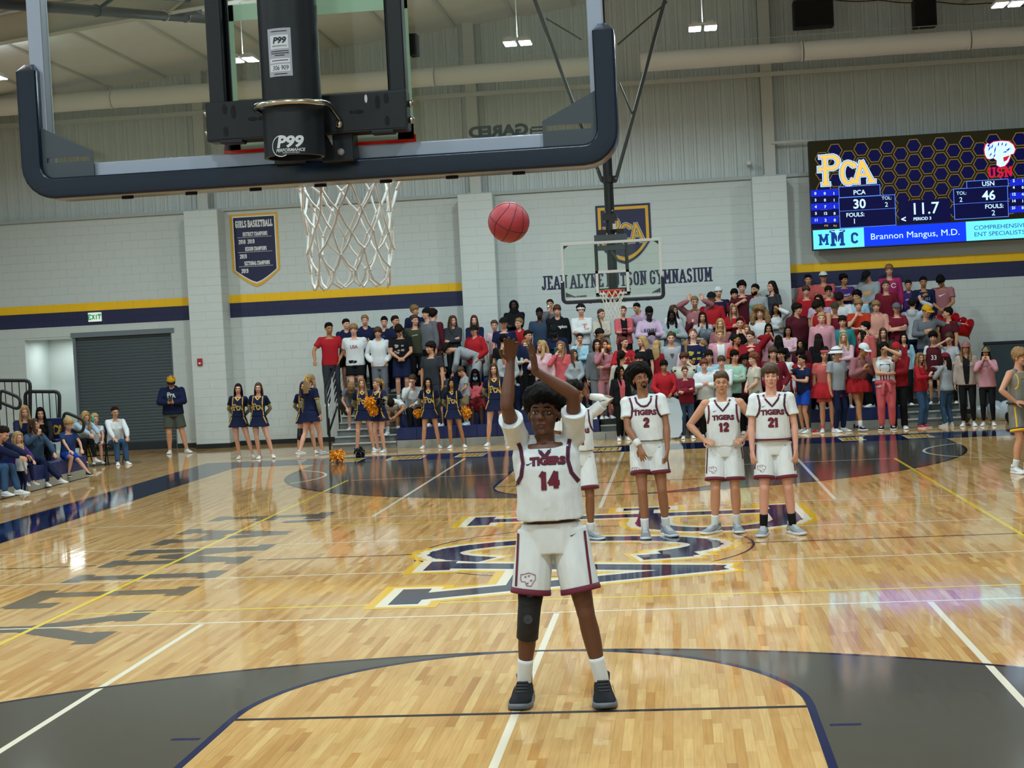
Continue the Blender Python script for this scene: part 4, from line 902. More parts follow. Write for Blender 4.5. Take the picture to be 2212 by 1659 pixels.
POSES = {
 'down': pose(), 'downL': pose(hy=28), 'downR': pose(hy=-28), 'nod': pose(hp=32),
 'cross': pose(A=(A_CROSS1, A_CROSS2)), 'crossL': pose(A=(A_CROSS1, A_CROSS2), hy=32), 'crossR': pose(A=(A_CROSS1, A_CROSS2), hy=-32), 'crossnod': pose(A=(A_CROSS1, A_CROSS2), hp=30, hy=-15),
 'clasp': pose(A=(A_CLASP, A_CLASP)), 'claspL': pose(A=(A_CLASP, A_CLASP), hy=38), 'clasphi': pose(A=(A_CLASPHI, A_CLASPHI)), 'clap': pose(A=(A_CLAP, A_CLAP), hy=35),
 'mouth': pose(A=(A_CROSS1, A_MOUTH)), 'mouthL': pose(A=(A_CROSS1, A_MOUTH), hy=25), 'chin': pose(A=(A_CROSS1, A_CHIN)), 'chin2': pose(A=(A_CHIN, A_CHIN)), 'mouth2': pose(A=(A_MOUTH, A_MOUTH)),
 'pocket': pose(A=(A_POCKET, A_POCKET)), 'pocketL': pose(A=(A_POCKET, A_POCKET), hy=-45), 'behind': pose(A=(A_BEHIND, A_BEHIND)), 'behindL': pose(A=(A_BEHIND, A_BEHIND), hy=30), 'hips': pose(A=(A_HIPS, A_HIPS)),
 'phone': pose(A=(A_PHONE, A_PHONE), hp=25), 'drink': pose(A=(A_DOWN, A_MOUTH), hp=-12, hy=-15), 'backhead': pose(A=(A_BACKHEAD, A_CHEST), hy=-25), 'fore': pose(A=(A_FORE, A_CROSS1), hp=12),
 'face2': pose(A=(A_FACE, A_FACE), hp=15), 'raise2': pose(A=(A_RAISE, A_RAISE), hp=5), 'raise': pose(A=(A_DOWN, A_RAISE)), 'side': pose(A=(A_SIDE, A_PHONE), hp=18, hy=25), 'rail': pose(A=(A_POCKET, A_RAIL), hy=15),
 'chest': pose(A=(A_DOWN, A_CHEST)), 'chestdn': pose(A=(A_CHEST, A_SHIRTF), hp=38), 'talk': pose(A=(A_DOWN, A_CLAP), hy=-30), 'front': pose(A=(A_SHIRTF, A_SHIRTF)),
 'shout': pose(hp=-28, A=(A_CLASP, A_CLASP)), 'lean': pose(lean=22, hp=-15, tilt=-12, A=(A_DOWN, A_DOWN), hy=-15), 'look_dn': pose(hp=42, hy=-15, A=(A_CLASP, A_CLASP)),
 'bent': pose(lean=72, hp=-5, A=(((.15, -.55, .62), (1, .2, .4), (-.2, -.6, -.7), (-.3, .2, -1), .5), ((.15, -.55, .62), (1, .2, .4), (-.2, -.6, -.7), (-.3, .2, -1), .5)), F=((.13, 0), (.13, .0))),
 'sit': pose(pel=(0, .12, -.47), F=((.1, -.36), (.1, -.36)), A=(KNEE1, KNEE1), lean=8),
 'sitchin': pose(pel=(0, .12, -.47), F=((.1, -.36), (.1, -.36)), lean=22, A=(((.02, -.30, .62), (1, .3, .2), (-.9, -.3, -.2), (0, .2, -1), .4), ((.06, -.36, .98), (.5, -.6, -1), (-.1, .4, .9), (0, 1, 0), .8)), hy=-20),
 'sitface': pose(pel=(0, .12, -.47), F=((.12, -.3), (.12, -.3)), lean=14, hp=12, A=(((.06, -.3, .97), (.8, -.2, -1), (-.15, .2, .95), (-.1, 1, 0), .5),)*2),
 'sitcross': pose(pel=(0, .12, -.47), F=((.1, -.36), (.1, -.36)), lean=12, A=(((-.1, -.36, .68), (1, .2, 0), (-1, .0, 0), (0, 1, 0), .4), ((-.08, -.33, .72), (1, .2, 0), (-1, 0, 0), (0, 1, 0), .4))),
 'sithead': pose(pel=(0, .12, -.47), F=((.12, -.36), (.12, -.36)), lean=62, hp=45, A=(((.1, -.62, .42), (1, .0, .4), (-.8, -.2, -.3), (-.3, .2, -1), .5), ((.1, -.62, .42), (1, .0, .4), (-.8, -.2, -.3), (-.3, .2, -1), .5))),
 'sitdrink': pose(pel=(0, .12, -.47), F=((.1, -.3), (.1, -.34)), A=(KNEE1, ((.07, -.16, 1.03), (.7, -.1, -1), (-.3, .25, .9), (-.1, 1, 0), .8)), hy=12, lean=5),
 'sitlean': pose(pel=(0, .12, -.47), F=((.1, -.42), (.12, -.3)), lean=35, A=(((.1, -.7, .62), (1, .2, .4), (-.1, -.9, -.3), (-.6, .2, -.6), .5), ((.1, -.7, .62), (1, .2, .4), (-.1, -.9, -.3), (-.6, .2, -.6), .5)), hp=-10),
 'sitleg': pose(pel=(0, .12, -.47), F=((.05, -.78), (.1, -.42)), lean=6, A=(KNEE1, ((.1, -.22, .98), (.8, .2, -.6), (-.4, -.1, .8), (-.1, 1, 0), .6)), hy=35, hp=-14),
 'siton1': pose(pel=(0, .14, -.42), F=((.16, -.62), (.13, -.15)), lean=10, A=(KNEE1, KNEE1), hp=5),
 'walk': pose(F=((.08, .28), (.1, -.12)), A=(A_DOWN, A_DOWN), twist=0),
 'tutu': pose(lean=18, F=((.12, .15), (.16, -.22)), A=(A_CLAP, A_CLAP), hp=5),
 'salute': pose(A=(A_CLASP, A_FORE), hy=-10), 'point': pose(A=(A_CLAP, ((.2, -.5, 1.42), (.6, .2, -1), (0, -1, .1), (0, 0, -1), .5))),
}
LTOR = {'m': [(.80, .11, .1, 0), (.86, .165, .115, .01), (.93, .172, .12, .01), (1.0, .16, .112, 0), (1.08, .15, .104, -.005), (1.18, .158, .110, -.01), (1.28, .175, .118, -.012), (1.36, .178, .110, 0), (1.42, .150, .085, .01), (1.465, .075, .062, .012)],
        'f': [(.80, .12, .1, 0), (.86, .168, .118, .012), (.93, .172, .122, .012), (1.0, .152, .108, 0), (1.08, .13, .094, -.005), (1.18, .136, .098, -.008), (1.28, .152, .105, -.008), (1.36, .157, .098, 0), (1.42, .132, .078, .01), (1.465, .066, .056, .012)]}
LTOR['k'] = [(z, a*.93, b*.95, y) for z, a, b, y in LTOR['m']]
def interp(tab, z):
    zs = [t[0] for t in tab]
    return [np.interp(z, zs, [t[i] for t in tab]) for i in (1, 2, 3)]
def sring(n, a, b, ex=2.35):
    t = np.linspace(0, 2*PI, n, endpoint=False); c, s = np.cos(t), np.sin(t)
    return np.stack([a*np.sign(c)*np.abs(c)**(2/ex), b*np.sign(s)*np.abs(s)**(2/ex), np.zeros(n)], 1)
class Sk:
    def __init__(s, sex, P, fat=1., hs=None):
        s.sex, s.P, s.fat = sex, P, fat
        s.pel = np.array(P['pel'], float)
        s.piv = np.array([0, 0, .95])
        s.Rt = rz(D2(P['twist']))@rx(D2(P['lean']))@ry(D2(P['tilt']))
        sw = {'m': .185, 'f': .162, 'k': .165}[sex]*(1+.5*(fat-1))
        su = P.get('su', (0, 0)); s.sh = [s.T((e*(sw-.25*u_), .008-.3*u_, 1.405+u_)) for e, u_ in zip((1, -1), su)]
        s.hip = [s.pel+np.array([e*.092, .005, .915]) for e in (1, -1)]
        s.l1, s.l2, s.g1, s.g2 = .285, .25, .445, .40
        s.el, s.wr, s.hd, s.hn, s.cu = [], [], [], [], []
        for i, e in enumerate((1, -1)):
            wr, pl, hd, hn, cu = P['A'][i]
            f = (lambda p: np.array(p, float)) if e > 0 else (lambda p: np.array(mx(p), float))
            el, w2 = ik(s.sh[i], f(wr), s.l1, s.l2, f(pl))
            s.el.append(el); s.wr.append(w2); s.hd.append(nrm(f(hd))); s.hn.append(nrm(f(hn))); s.cu.append(cu)
        s.an, s.kn, s.toe = [], [], []
        for i, e in enumerate((1, -1)):
            fx, fy = P['F'][i][:2]; fz = P['F'][i][2] if len(P['F'][i]) > 2 else 0.
            k, a = ik(s.hip[i], (e*fx, fy, .085+fz), s.g1, s.g2, P['kp'] if not isinstance(P['kp'], list) else P['kp'][i])
            s.kn.append(k); s.an.append(a); s.toe.append(D2(P['toe'][i])*e)
        s.nb = s.T((0, .015, 1.45)); s.Rh = s.Rt@rz(D2(P['hy']))@rx(D2(P['hp']))@ry(D2(P['hr']))
        s.hs = hs or {'m': 1., 'f': .97, 'k': 1.18}[sex]
        nt = s.T((0, -.002, 1.535+P.get('nk', 0))); s.hc = nt+s.Rh@np.array([0, -.012, .098*s.hs])
        s.nt = nt
    def frac(s, z): return float(np.clip((z-.92)/.2, 0, 1))
    def T(s, p):
        p = np.array(p, float); f = s.frac(p[2])
        if f >= 1: R = s.Rt
        else: R = rz(D2(s.P['twist'])*f)@rx(D2(s.P['lean'])*f)@ry(D2(s.P['tilt'])*f)
        return s.piv+R@(p-s.piv)+s.pel
    def ring(s, z, a, b, yo, n=20, ex=2.35):
        q = sring(n, a, b, ex)+np.array([0, yo, z]); return np.array([s.T(p) for p in q])
    def H(s, p): return s.hc+s.Rh@(np.array(p)*s.hs)          # head-local to person-local
    def hmat(s):
        m = Matrix.Identity(4)
        for i in range(3):
            for j in range(3): m[i][j] = s.Rh[i][j]*s.hs
            m[i][3] = s.hc[i]
        return m
def torso_rings(sk, ease=0., z0=.80, z1=1.47, step=.045, loose=0., tab=None, hem=0.):
    tab = tab or LTOR[sk.sex]; R = []
    for z in np.arange(z0, z1+1e-6, step):
        a, b, y = interp(tab, z); f = sk.fat if z < 1.36 else 1+(sk.fat-1)*max(0, (1.47-z)/.11)*.6
        a *= f; b *= f*(1 if sk.fat <= 1 else 1+(sk.fat-1)*.5)
        if loose and z < 1.3:
            a = a*(1-loose)+max(a, .165*f)*loose; b = b*(1-loose)+max(b, .118*f)*loose
        k = max(0., (z0+.25-z)/.25)*hem
        R.append(sk.ring(z, a+ease+k, b+ease+k*.8, y))
    return R
def hand(g, w, d, n, side, curl, mi=0, sc=1., rf=.0088):
    t = nrm(np.cross(n, d))*side; n = nrm(np.cross(d, t))*side if False else nrm(n-d*np.dot(n, d))
    t = nrm(np.cross(d, n)); t = t if np.dot(t, t) else t
    # thumb side: for the left hand with fingers along d and palm n, thumb lies along d x n
    t = t*side
    L = lambda a, b, c: w+sc*(d*a+t*b+n*c)
    g.tube([L(0, 0, 0), L(.03, .002, .0), L(.075, .0, .0), L(.092, -.002, .002)], [(.024*sc, .02*sc), (.033*sc, .017*sc), (.041*sc, .014*sc), (.038*sc, .012*sc)], 12, side=t, mi=mi)
    for i, (b, ln, sp) in enumerate(((.029, .072, .12), (.0095, .08, .03), (-.0105, .074, -.06), (-.0295, .058, -.17))):
        a0 = curl*(.75+.12*i); p = L(.086-.004*abs(i-1), b, .002); dd = nrm(d+t*sp); pts = [p-dd*.02, p]; ang = 0
        for k, fr in enumerate((.45, .3, .25)):
            ang += a0*(.8, 1.05, .7)[k]; v = dd*math.cos(ang)+n*math.sin(ang); p = p+v*ln*fr*sc; pts.append(p)
        g.tube(pts, [rf*1.05, rf*1.05, rf, rf*.93, rf*.85], 8, mi=mi)
    p0 = L(.022, .026, .006); v1 = nrm(d*.62+t*.72+n*.35); v2 = nrm(d*.85+t*(.35-.5*curl)+n*(.3+.6*curl))
    g.tube([L(.008, .012, .004), p0, p0+v1*.036*sc, p0+v1*.036*sc+v2*.03*sc, p0+v1*.036*sc+v2*.052*sc], [rf*1.35, rf*1.4, rf*1.2, rf*1.1, rf*.9], 8, mi=mi)
def head_geo(g, sk, fem=False):
    E = lambda c, r: g.ell(sk.H(c), np.array(r)*sk.hs, sk.Rh, 16, 11)
    TB = lambda P, r, n=8: g.tube([sk.H(p) for p in P], [x*sk.hs for x in r] if hasattr(r, '__len__') else r*sk.hs, n)
    E((0, .018, .03), (.075, .094, .084)); E((0, -.02, -.025), (.0635 if not fem else .060, .068, .082))
    E((0, -.028, -.072), (.05 if not fem else .044, .052, .036)); E((0, -.068, -.094), (.021 if not fem else .017, .018, .016))
    TB([(-.045, -.074, .02), (-.018, -.087, .021), (.018, -.087, .021), (.045, -.074, .02)], .0115)
    for e in (1, -1):
        E((e*.041, -.066, -.024), (.021, .02, .018)); E((e*.077, .012, -.008), (.007, .019, .031)); E((e*.0115, -.097, -.031), (.0085, .011, .0085))
        E((e*.043, -.022, -.062), (.014, .032, .026))
    TB([(0, -.086, .014), (0, -.097, -.008), (0, -.109, -.027)], [.0085, .009, .0115])
    E((0, -.092, -.034), (.009, .012, .008))
    E((0, -.084, -.058), (.026, .014, .02))
    TB([(-.02, -.089, -.0575), (0, -.0955, -.056), (.02, -.089, -.0575)], [.0045, .006, .0045])
    TB([(-.018, -.088, -.0685), (0, -.095, -.0695), (.018, -.088, -.0685)], [.0045, .007, .0045])
    r = .056 if not fem else .047
    g.tube([sk.nb, sk.T((0, .008, 1.50+sk.P.get('nk', 0)*.5)), sk.nt+(sk.hc-sk.nt)*.2, sk.H((0, .012, -.03))], [r*1.18, r, r*.97, r*.9], 14)
def face_marks(sk, hero=False, smile=False, openm=False):
    """eyes, brows and lips as small inset pieces of the body mesh: 1 white 2 iris 3 brow 4 lip 5 dark"""
    g = G(); E = lambda c, r, m, nu=10, nv=6: g.ell(sk.H(c), np.array(r)*sk.hs, sk.Rh, nu, nv, mi=m)
    for e in (1, -1):
        E((e*.0315, -.0745, .0005), (.0135, .0118, .0056 if hero else .0065), 1); E((e*.0315, -.0835, .0005), (.0058, .0042, .0054), 2)
        g.tube([sk.H(p) for p in ((e*.014, -.0945, .0225), (e*.03, -.0945, .0265), (e*.047, -.080, .0235))], [.0035*sk.hs, .0042*sk.hs, .0028*sk.hs], 6, mi=3)
        g.tube([sk.H(p) for p in ((e*.0165, -.0815, .003), (e*.031, -.0865, .0095), (e*.046, -.0765, .004))], [.0022*sk.hs, .0028*sk.hs, .002*sk.hs], 6, mi=3 if not hero else 0)
        g.ell(sk.H((e*.0075, -.1035, -.037)), np.array((.0035, .004, .0025))*sk.hs, sk.Rh, 6, 4, mi=5)
    w = .025 if smile else .0215; c = .004 if smile else -.001
    g.tube([sk.H(p) for p in ((-w, -.0885, -.0605+c), (-w*.4, -.0985, -.058), (w*.4, -.0985, -.058), (w, -.0885, -.0605+c))], [.003*sk.hs, .0048*sk.hs, .0048*sk.hs, .003*sk.hs], 6, mi=4)
    g.tube([sk.H(p) for p in ((-w*.9, -.088, -.064+c), (0, -.0985, -.0705-(.012 if openm else 0)), (w*.9, -.088, -.064+c))], [.0032*sk.hs, .006*sk.hs, .0032*sk.hs], 6, mi=4)
    g.tube([sk.H(p) for p in ((-w, -.0905, -.0625+c), (0, -.1015, -.0635-(.006 if openm else 0)), (w, -.0905, -.0625+c))], [.001, .0085 if openm else .0018, .001], 6, mi=5)
    return g
def body_geo(sk, hide_arm=0., hide_leg=0., thin=1., feet=True):
    g = G(); f = sk.fat; s = 1 if sk.sex == 'm' else (.86 if sk.sex == 'f' else .84)
    g.rings(torso_rings(sk, -.006, .85))
    for i, e in enumerate((1, -1)):
        sh, el, wr = sk.sh[i], sk.el[i], sk.wr[i]; up = (sh*.5+el*.5); fa = el*.65+wr*.35
        k = s*(1+.7*(f-1))
        g.tube([sk.T((e*.055, .014, 1.438)), sk.T((e*.12, .01, 1.42)), sh], [(.04*k), (.047*k), (.057*k)], 12)
        g.ell(sh, (.06*k, .058*k, .058*k))
        g.tube([sh, sh*.75+el*.25, up, el*.85+sh*.15, el], [.055*k, .052*k, .047*k, .04*k, .038*k], 12)
        g.tube([el, el*.75+wr*.25, fa*.4+(el*.5+wr*.5)*.6, el*.2+wr*.8, wr], [.039*k, .042*k, .038*k, .029*k, .026*k], 12)
        hand(g, wr, sk.hd[i], sk.hn[i], e, sk.cu[i], sc=.96 if sk.sex != 'f' else .9)
        hp, kn, an = sk.hip[i], sk.kn[i], sk.an[i]; k = (1 if sk.sex != 'k' else .86)*(1+.7*(f-1))
        k2 = k*(.97 if sk.sex == 'f' else 1)
        g.tube([hp, hp*.7+kn*.3, hp*.35+kn*.65, kn*.9+hp*.1, kn], [.088*k, .084*k, .068*k, .056*k2, .054*k2], 14)
        d = kn-an; back = nrm(np.cross(np.cross(d, sk.hip[i]-kn+np.array([0, -.02, 0])), d)) if False else np.array([0, .012, 0])
        g.tube([kn, kn*.78+an*.22+back, kn*.58+an*.42+back, kn*.25+an*.75, an*.92+kn*.08, an], [.052*k2, .056*k2, .053*k2, .038*k2, .034*k2, .035*k2], 14)
        g.ell(kn+nrm(np.array([0, -1, 0]))*.012, (.042*k2, .04*k2, .05*k2))
        if feet:
            R = rz(sk.toe[i]); F = lambda p: an+R@np.array(p)
            g.tube([F((0, .035, -.04)), F((0, 0, -.038)), F((0, -.06, -.05)), F((0, -.11, -.056)), F((0, -.135, -.06))], [(.024, .026), (.028, .034), (.032, .022), (.032, .016), (.026, .012)], 12, side=R@np.array([1, 0, 0]))
    if sk.sex == 'f':
        for e in (1, -1): g.ell(sk.T((e*.072, -.075, 1.262)), (.062*f, .05*f, .06*f))
    head_geo(g, sk, sk.sex == 'f')
    return g
def top_geo(sk, kind, hem=.86, loose=.7, ease=.014):
    """tee, long, hoodie, tank, crop"""
    g = G(); f = sk.fat; s = 1 if sk.sex == 'm' else (.88 if sk.sex == 'f' else .85); k = s*(1+.7*(f-1))
    e0 = ease+(.008 if kind in ('hoodie', 'long') else 0)
    e1 = min(e0, .018)
    g.rings(torso_rings(sk, e0, hem, 1.452, .04, loose, hem=.012 if kind != 'tank' else .006))
    if sk.sex == 'f':
        for e in (1, -1): g.ell(sk.T((e*.068, -.076, 1.265)), (.068*f+e0*.5, .052*f+e0, .064*f+e0*.5))
    for i, e in enumerate((1, -1)):
        sh, el, wr = sk.sh[i], sk.el[i], sk.wr[i]
        if kind == 'tank':
            g.tube([sk.T((e*.055, .014, 1.438)), sk.T((e*.115, .01, 1.42))], [.046*k, .056*k], 12); continue
        g.tube([sk.T((e*.05, .014, 1.437)), sk.T((e*.12, .01, 1.418)), sh], [.042*k+e1*.4, .050*k+e1*.4, .061*k+e1*.5], 12)
        g.ell(sh, .062*k+e1*.7)
        if kind == 'tee':
            m = el*.62+sh*.38
            g.tube([sh, sh*.6+el*.4, m], [.061*k+e1*.6, .060*k+e1*.7, .062*k+e1*.9], 14, round_=False)
        else:
            c = wr*.93+el*.07
            g.tube([sh, sh*.5+el*.5, el], [.06*k+e0*.6, .055*k+e0*.7, .05*k+e0*.7], 14)
            g.tube([el, el*.6+wr*.4, el*.25+wr*.75, c], [.05*k+e0*.7, .048*k+e0*.7, .043*k+e0*.6, .034*k+.004], 14)
    if kind == 'hoodie':
        g.tube([sk.T(p) for p in ((-.085, -.035, 1.452), (-.1, .04, 1.475), (-.05, .095, 1.49), (0, .105, 1.495), (.05, .095, 1.49), (.1, .04, 1.475), (.085, -.035, 1.452), (.03, -.085, 1.425), (-.03, -.085, 1.425), (-.085, -.035, 1.452))], [.026, .034, .04, .042, .04, .034, .026, .017, .017, .026], 10)
        g.ell(sk.T((0, .115, 1.43)), (.1, .045, .075))
        g.rings([sk.ring(z, a, .02, -.125-.012*(f-1)*8) for z, a in ((.93, .10), (1.0, .115), (1.06, .095), (1.08, .085))])
    return g
def bottom_geo(sk, kind, hem=None):
    g = G(); f = sk.fat; k = (1 if sk.sex != 'k' else .88)*(1+.7*(f-1))
    e = {'pants': .016, 'jeans': .01, 'leggings': .005, 'shorts': .03, 'gymshorts': .035, 'jogger': .018}.get(kind, .012)
    if kind in ('skirt', 'tutu'):
        h = hem or .76; n = 26; R = []
        for j, z in enumerate(np.linspace(1.06, h, 7)):
            t = j/6; a, b, y = interp(LTOR[sk.sex], max(z, .86)); w = .05*t*t+.02*t
            if kind == 'tutu': w = .03+.11*math.sin(min(1, t*1.25)*PI/2)
            r = sk.ring(z, a*f+.008+w, b*f+.008+w*1.1, y, n, 2.1)
            if kind == 'tutu' or t > .3:
                am = (.018 if kind == 'tutu' else .009)*t
                for q in range(n): r[q] += np.array([1, 1, 0])*(r[q]-r.mean(0))*am*10*((-1)**q)*.35
            R.append(r)
        g.rings(R); return g
    g.rings(torso_rings(sk, e*.7+.006 if 'short' not in kind else e*.55, .83 if 'short' in kind else .795, 1.03, .0335))
    for i, s in enumerate((1, -1)):
        hp, kn, an = sk.hip[i], sk.kn[i], sk.an[i]; up = np.array([s*.0, 0, .04])
        if kind in ('shorts', 'gymshorts'):
            t = hem if hem else (.66 if kind == 'shorts' else .8)
            m = hp*(1-t)+kn*t; q = hp*(1-t*.5)+kn*t*.5
            g.tube([hp+up, q, m], [.088*k+e*.5, .09*k+e*.7, .086*k+e*.85], 16, round_=False)
        else:
            ca = {'leggings': .037, 'jogger': .05, 'pants': .064, 'jeans': .055}[kind]
            g.tube([hp+up, hp*.6+kn*.4, kn], [.088*k+e*.6, .082*k+e, .06*k+e], 14)
            bk = np.array([0, .01, 0])
            g.tube([kn, kn*.65+an*.35+bk, an*.8+kn*.2, an+(kn-an)*(.02 if kind == 'pants' else .1)], [.058*k+e, .056*k+e, .5*(.05+ca)*k+e*.6, ca*k+e*.3], 14)
    return g
def wrinkle(me, amp, fr=14., seed=0, vz=.45):
    n = len(me.vertices)
    if not n: return
    co = np.empty(n*3); me.vertices.foreach_get('co', co); co = co.reshape(-1, 3); no = np.empty(n*3); me.vertex_normals.foreach_get('vector', no); no = no.reshape(-1, 3)
    r = np.random.RandomState(seed); d = np.zeros(n)
    for k in range(7):
        v = r.normal(size=3); v[2] *= vz; v = v/np.linalg.norm(v)*fr*(.6+r.rand()*1.4); ph = r.rand()*6.28
        d += (1-np.abs(np.sin(co@v+ph+1.3*np.sin(co[:, 2]*fr*.5+k))))**2
    co += no*((d/7-.33)*amp)[:, None]
    me.vertices.foreach_set('co', co.ravel()); me.update()
# ---------------------------------------------------------------- batch remeshing of unions into single skins
JOBS = {}
def want(key, g, voxel, smooth=2, dec=None, wr=0., extra=None):
    if key not in JOBS: JOBS[key] = dict(g=g() if callable(g) else g, v=voxel, s=smooth, d=dec, w=wr, x=extra)
    return key
DONE = {}
def bake_all():
    todo = [k for k in JOBS if k not in DONE]
    sc = bpy.data.scenes.new('bake'); obs = {}
    for k in todo:
        J = JOBS[k]; o = bpy.data.objects.new('b', J['g'].mesh('b', fix=False)); sc.collection.objects.link(o); obs[k] = o
        m = o.modifiers.new('r', 'REMESH'); m.mode = 'VOXEL'; m.voxel_size = J['v']; m.use_smooth_shade = True
        if J['s']:
            q = o.modifiers.new('s', 'SMOOTH'); q.factor = .5; q.iterations = J['s']
        if J['d']:
            q = o.modifiers.new('d', 'DECIMATE'); q.ratio = J['d']
    vl = sc.view_layers[0]; vl.update(); dg = vl.depsgraph; dg.update()
    for k in todo:
        J = JOBS[k]; o = obs[k]
        me = bpy.data.meshes.new_from_object(o.evaluated_get(dg)); me.name = k[0]
        if J['w']: wrinkle(me, J['w'], seed=len(DONE))
        if J.get('h'): wrinkle(me, J['h'][0], J['h'][1], 3, J['h'][2])
        if J['x'] is not None:                       # append small coloured pieces (eyes, lips ...)
            bm = bmesh.new(); bm.from_mesh(me); t = J['x']().mesh('x'); bm.from_mesh(t); bm.to_mesh(me); bm.free(); bpy.data.meshes.remove(t)
        me.polygons.foreach_set('use_smooth', [True]*len(me.polygons))
        DONE[k] = me
    for o in obs.values():
        m = o.data; bpy.data.objects.remove(o); bpy.data.meshes.remove(m)
    bpy.data.scenes.remove(sc)
# ---------------------------------------------------------------- hair, caps, shoes (head-local and ankle-local)
def nz(p, fr, seed=0):
    r = np.random.RandomState(seed); v = 0
    for k in range(4):
        d = r.normal(size=3)*fr; v = v+np.sin(p@d+r.rand()*6.28)
    return v/4
def shell(g, c, r, keep, thick, noise=0., fr=60., seed=0, nu=36, nv=22, inner=.96, mi=0):
    """hair shell: an ellipsoid patch with thickness; keep(p) chooses the patch, thick(p) its depth"""
    c = np.array(c); r = np.array(r); P = []; Q = []
    for i in range(nv+1):
        t = PI*(i/nv)
        for j in range(nu):
            a = 2*PI*j/nu; u = np.array([math.sin(t)*math.cos(a), math.sin(t)*math.sin(a), math.cos(t)]); p = c+u*r
            h = thick(p)*(min(1, max(0, keep.d(p)/.022+.12)) if hasattr(keep, 'd') else 1); h = h+noise*nz(p, fr, seed)*min(1, h*60); P.append(p+u*h); Q.append(c+u*r*inner)
    P = np.array(P); Q = np.array(Q); base = np.array([c+(p-c)*1 for p in P]); N = len(P); F = []; used = {}
    cell = {}
    for i in range(nv):
        for j in range(nu):
            a = i*nu+j; b = i*nu+(j+1) % nu; f = (a, a+nu, b+nu, b)
            m = Q[list(f)].mean(0)
            if keep(m): cell[(i, j)] = f
    for (i, j), f in cell.items():
        F.append(f[::-1]); F.append(tuple(x+N for x in f))
        for (di, dj, e) in ((-1, 0, (3, 0)), (1, 0, (1, 2)), (0, -1, (0, 1)), (0, 1, (2, 3))):
            if (i+di, (j+dj) % nu) not in cell and 0 <= i+di < nv: a, b = f[e[0]], f[e[1]]; F.append((a, b, b+N, a+N))
    V = np.concatenate([P, Q])
    u = sorted({x for f in F for x in f}); mp = {x: i for i, x in enumerate(u)}
    g.add(V[u], [tuple(mp[x] for x in f) for f in F], mi)
HC, HR = (0, .018, .033), (.079, .098, .088)
def hl(front=.062, side=-.005, back=-.075, fy=-.055):
    def k(p):
        if p[1] < fy: return p[2] > front
        t = (p[1]-fy)/(.06-fy)
        lim = np.interp(p[1], [fy, -.03, .02, .07], [front, front*.5+side*.5, side, back]); return p[2] > lim
    def d(p):
        lim = np.interp(p[1], [fy-.02, fy+.005, -.025, .02, .07], [front, front-.004, front*.45+side*.55, side, back]); return p[2]-lim+.006*math.sin(p[0]*170+p[1]*90)
    k2 = lambda p: d(p) > 0
    k2.d = d
    return k2
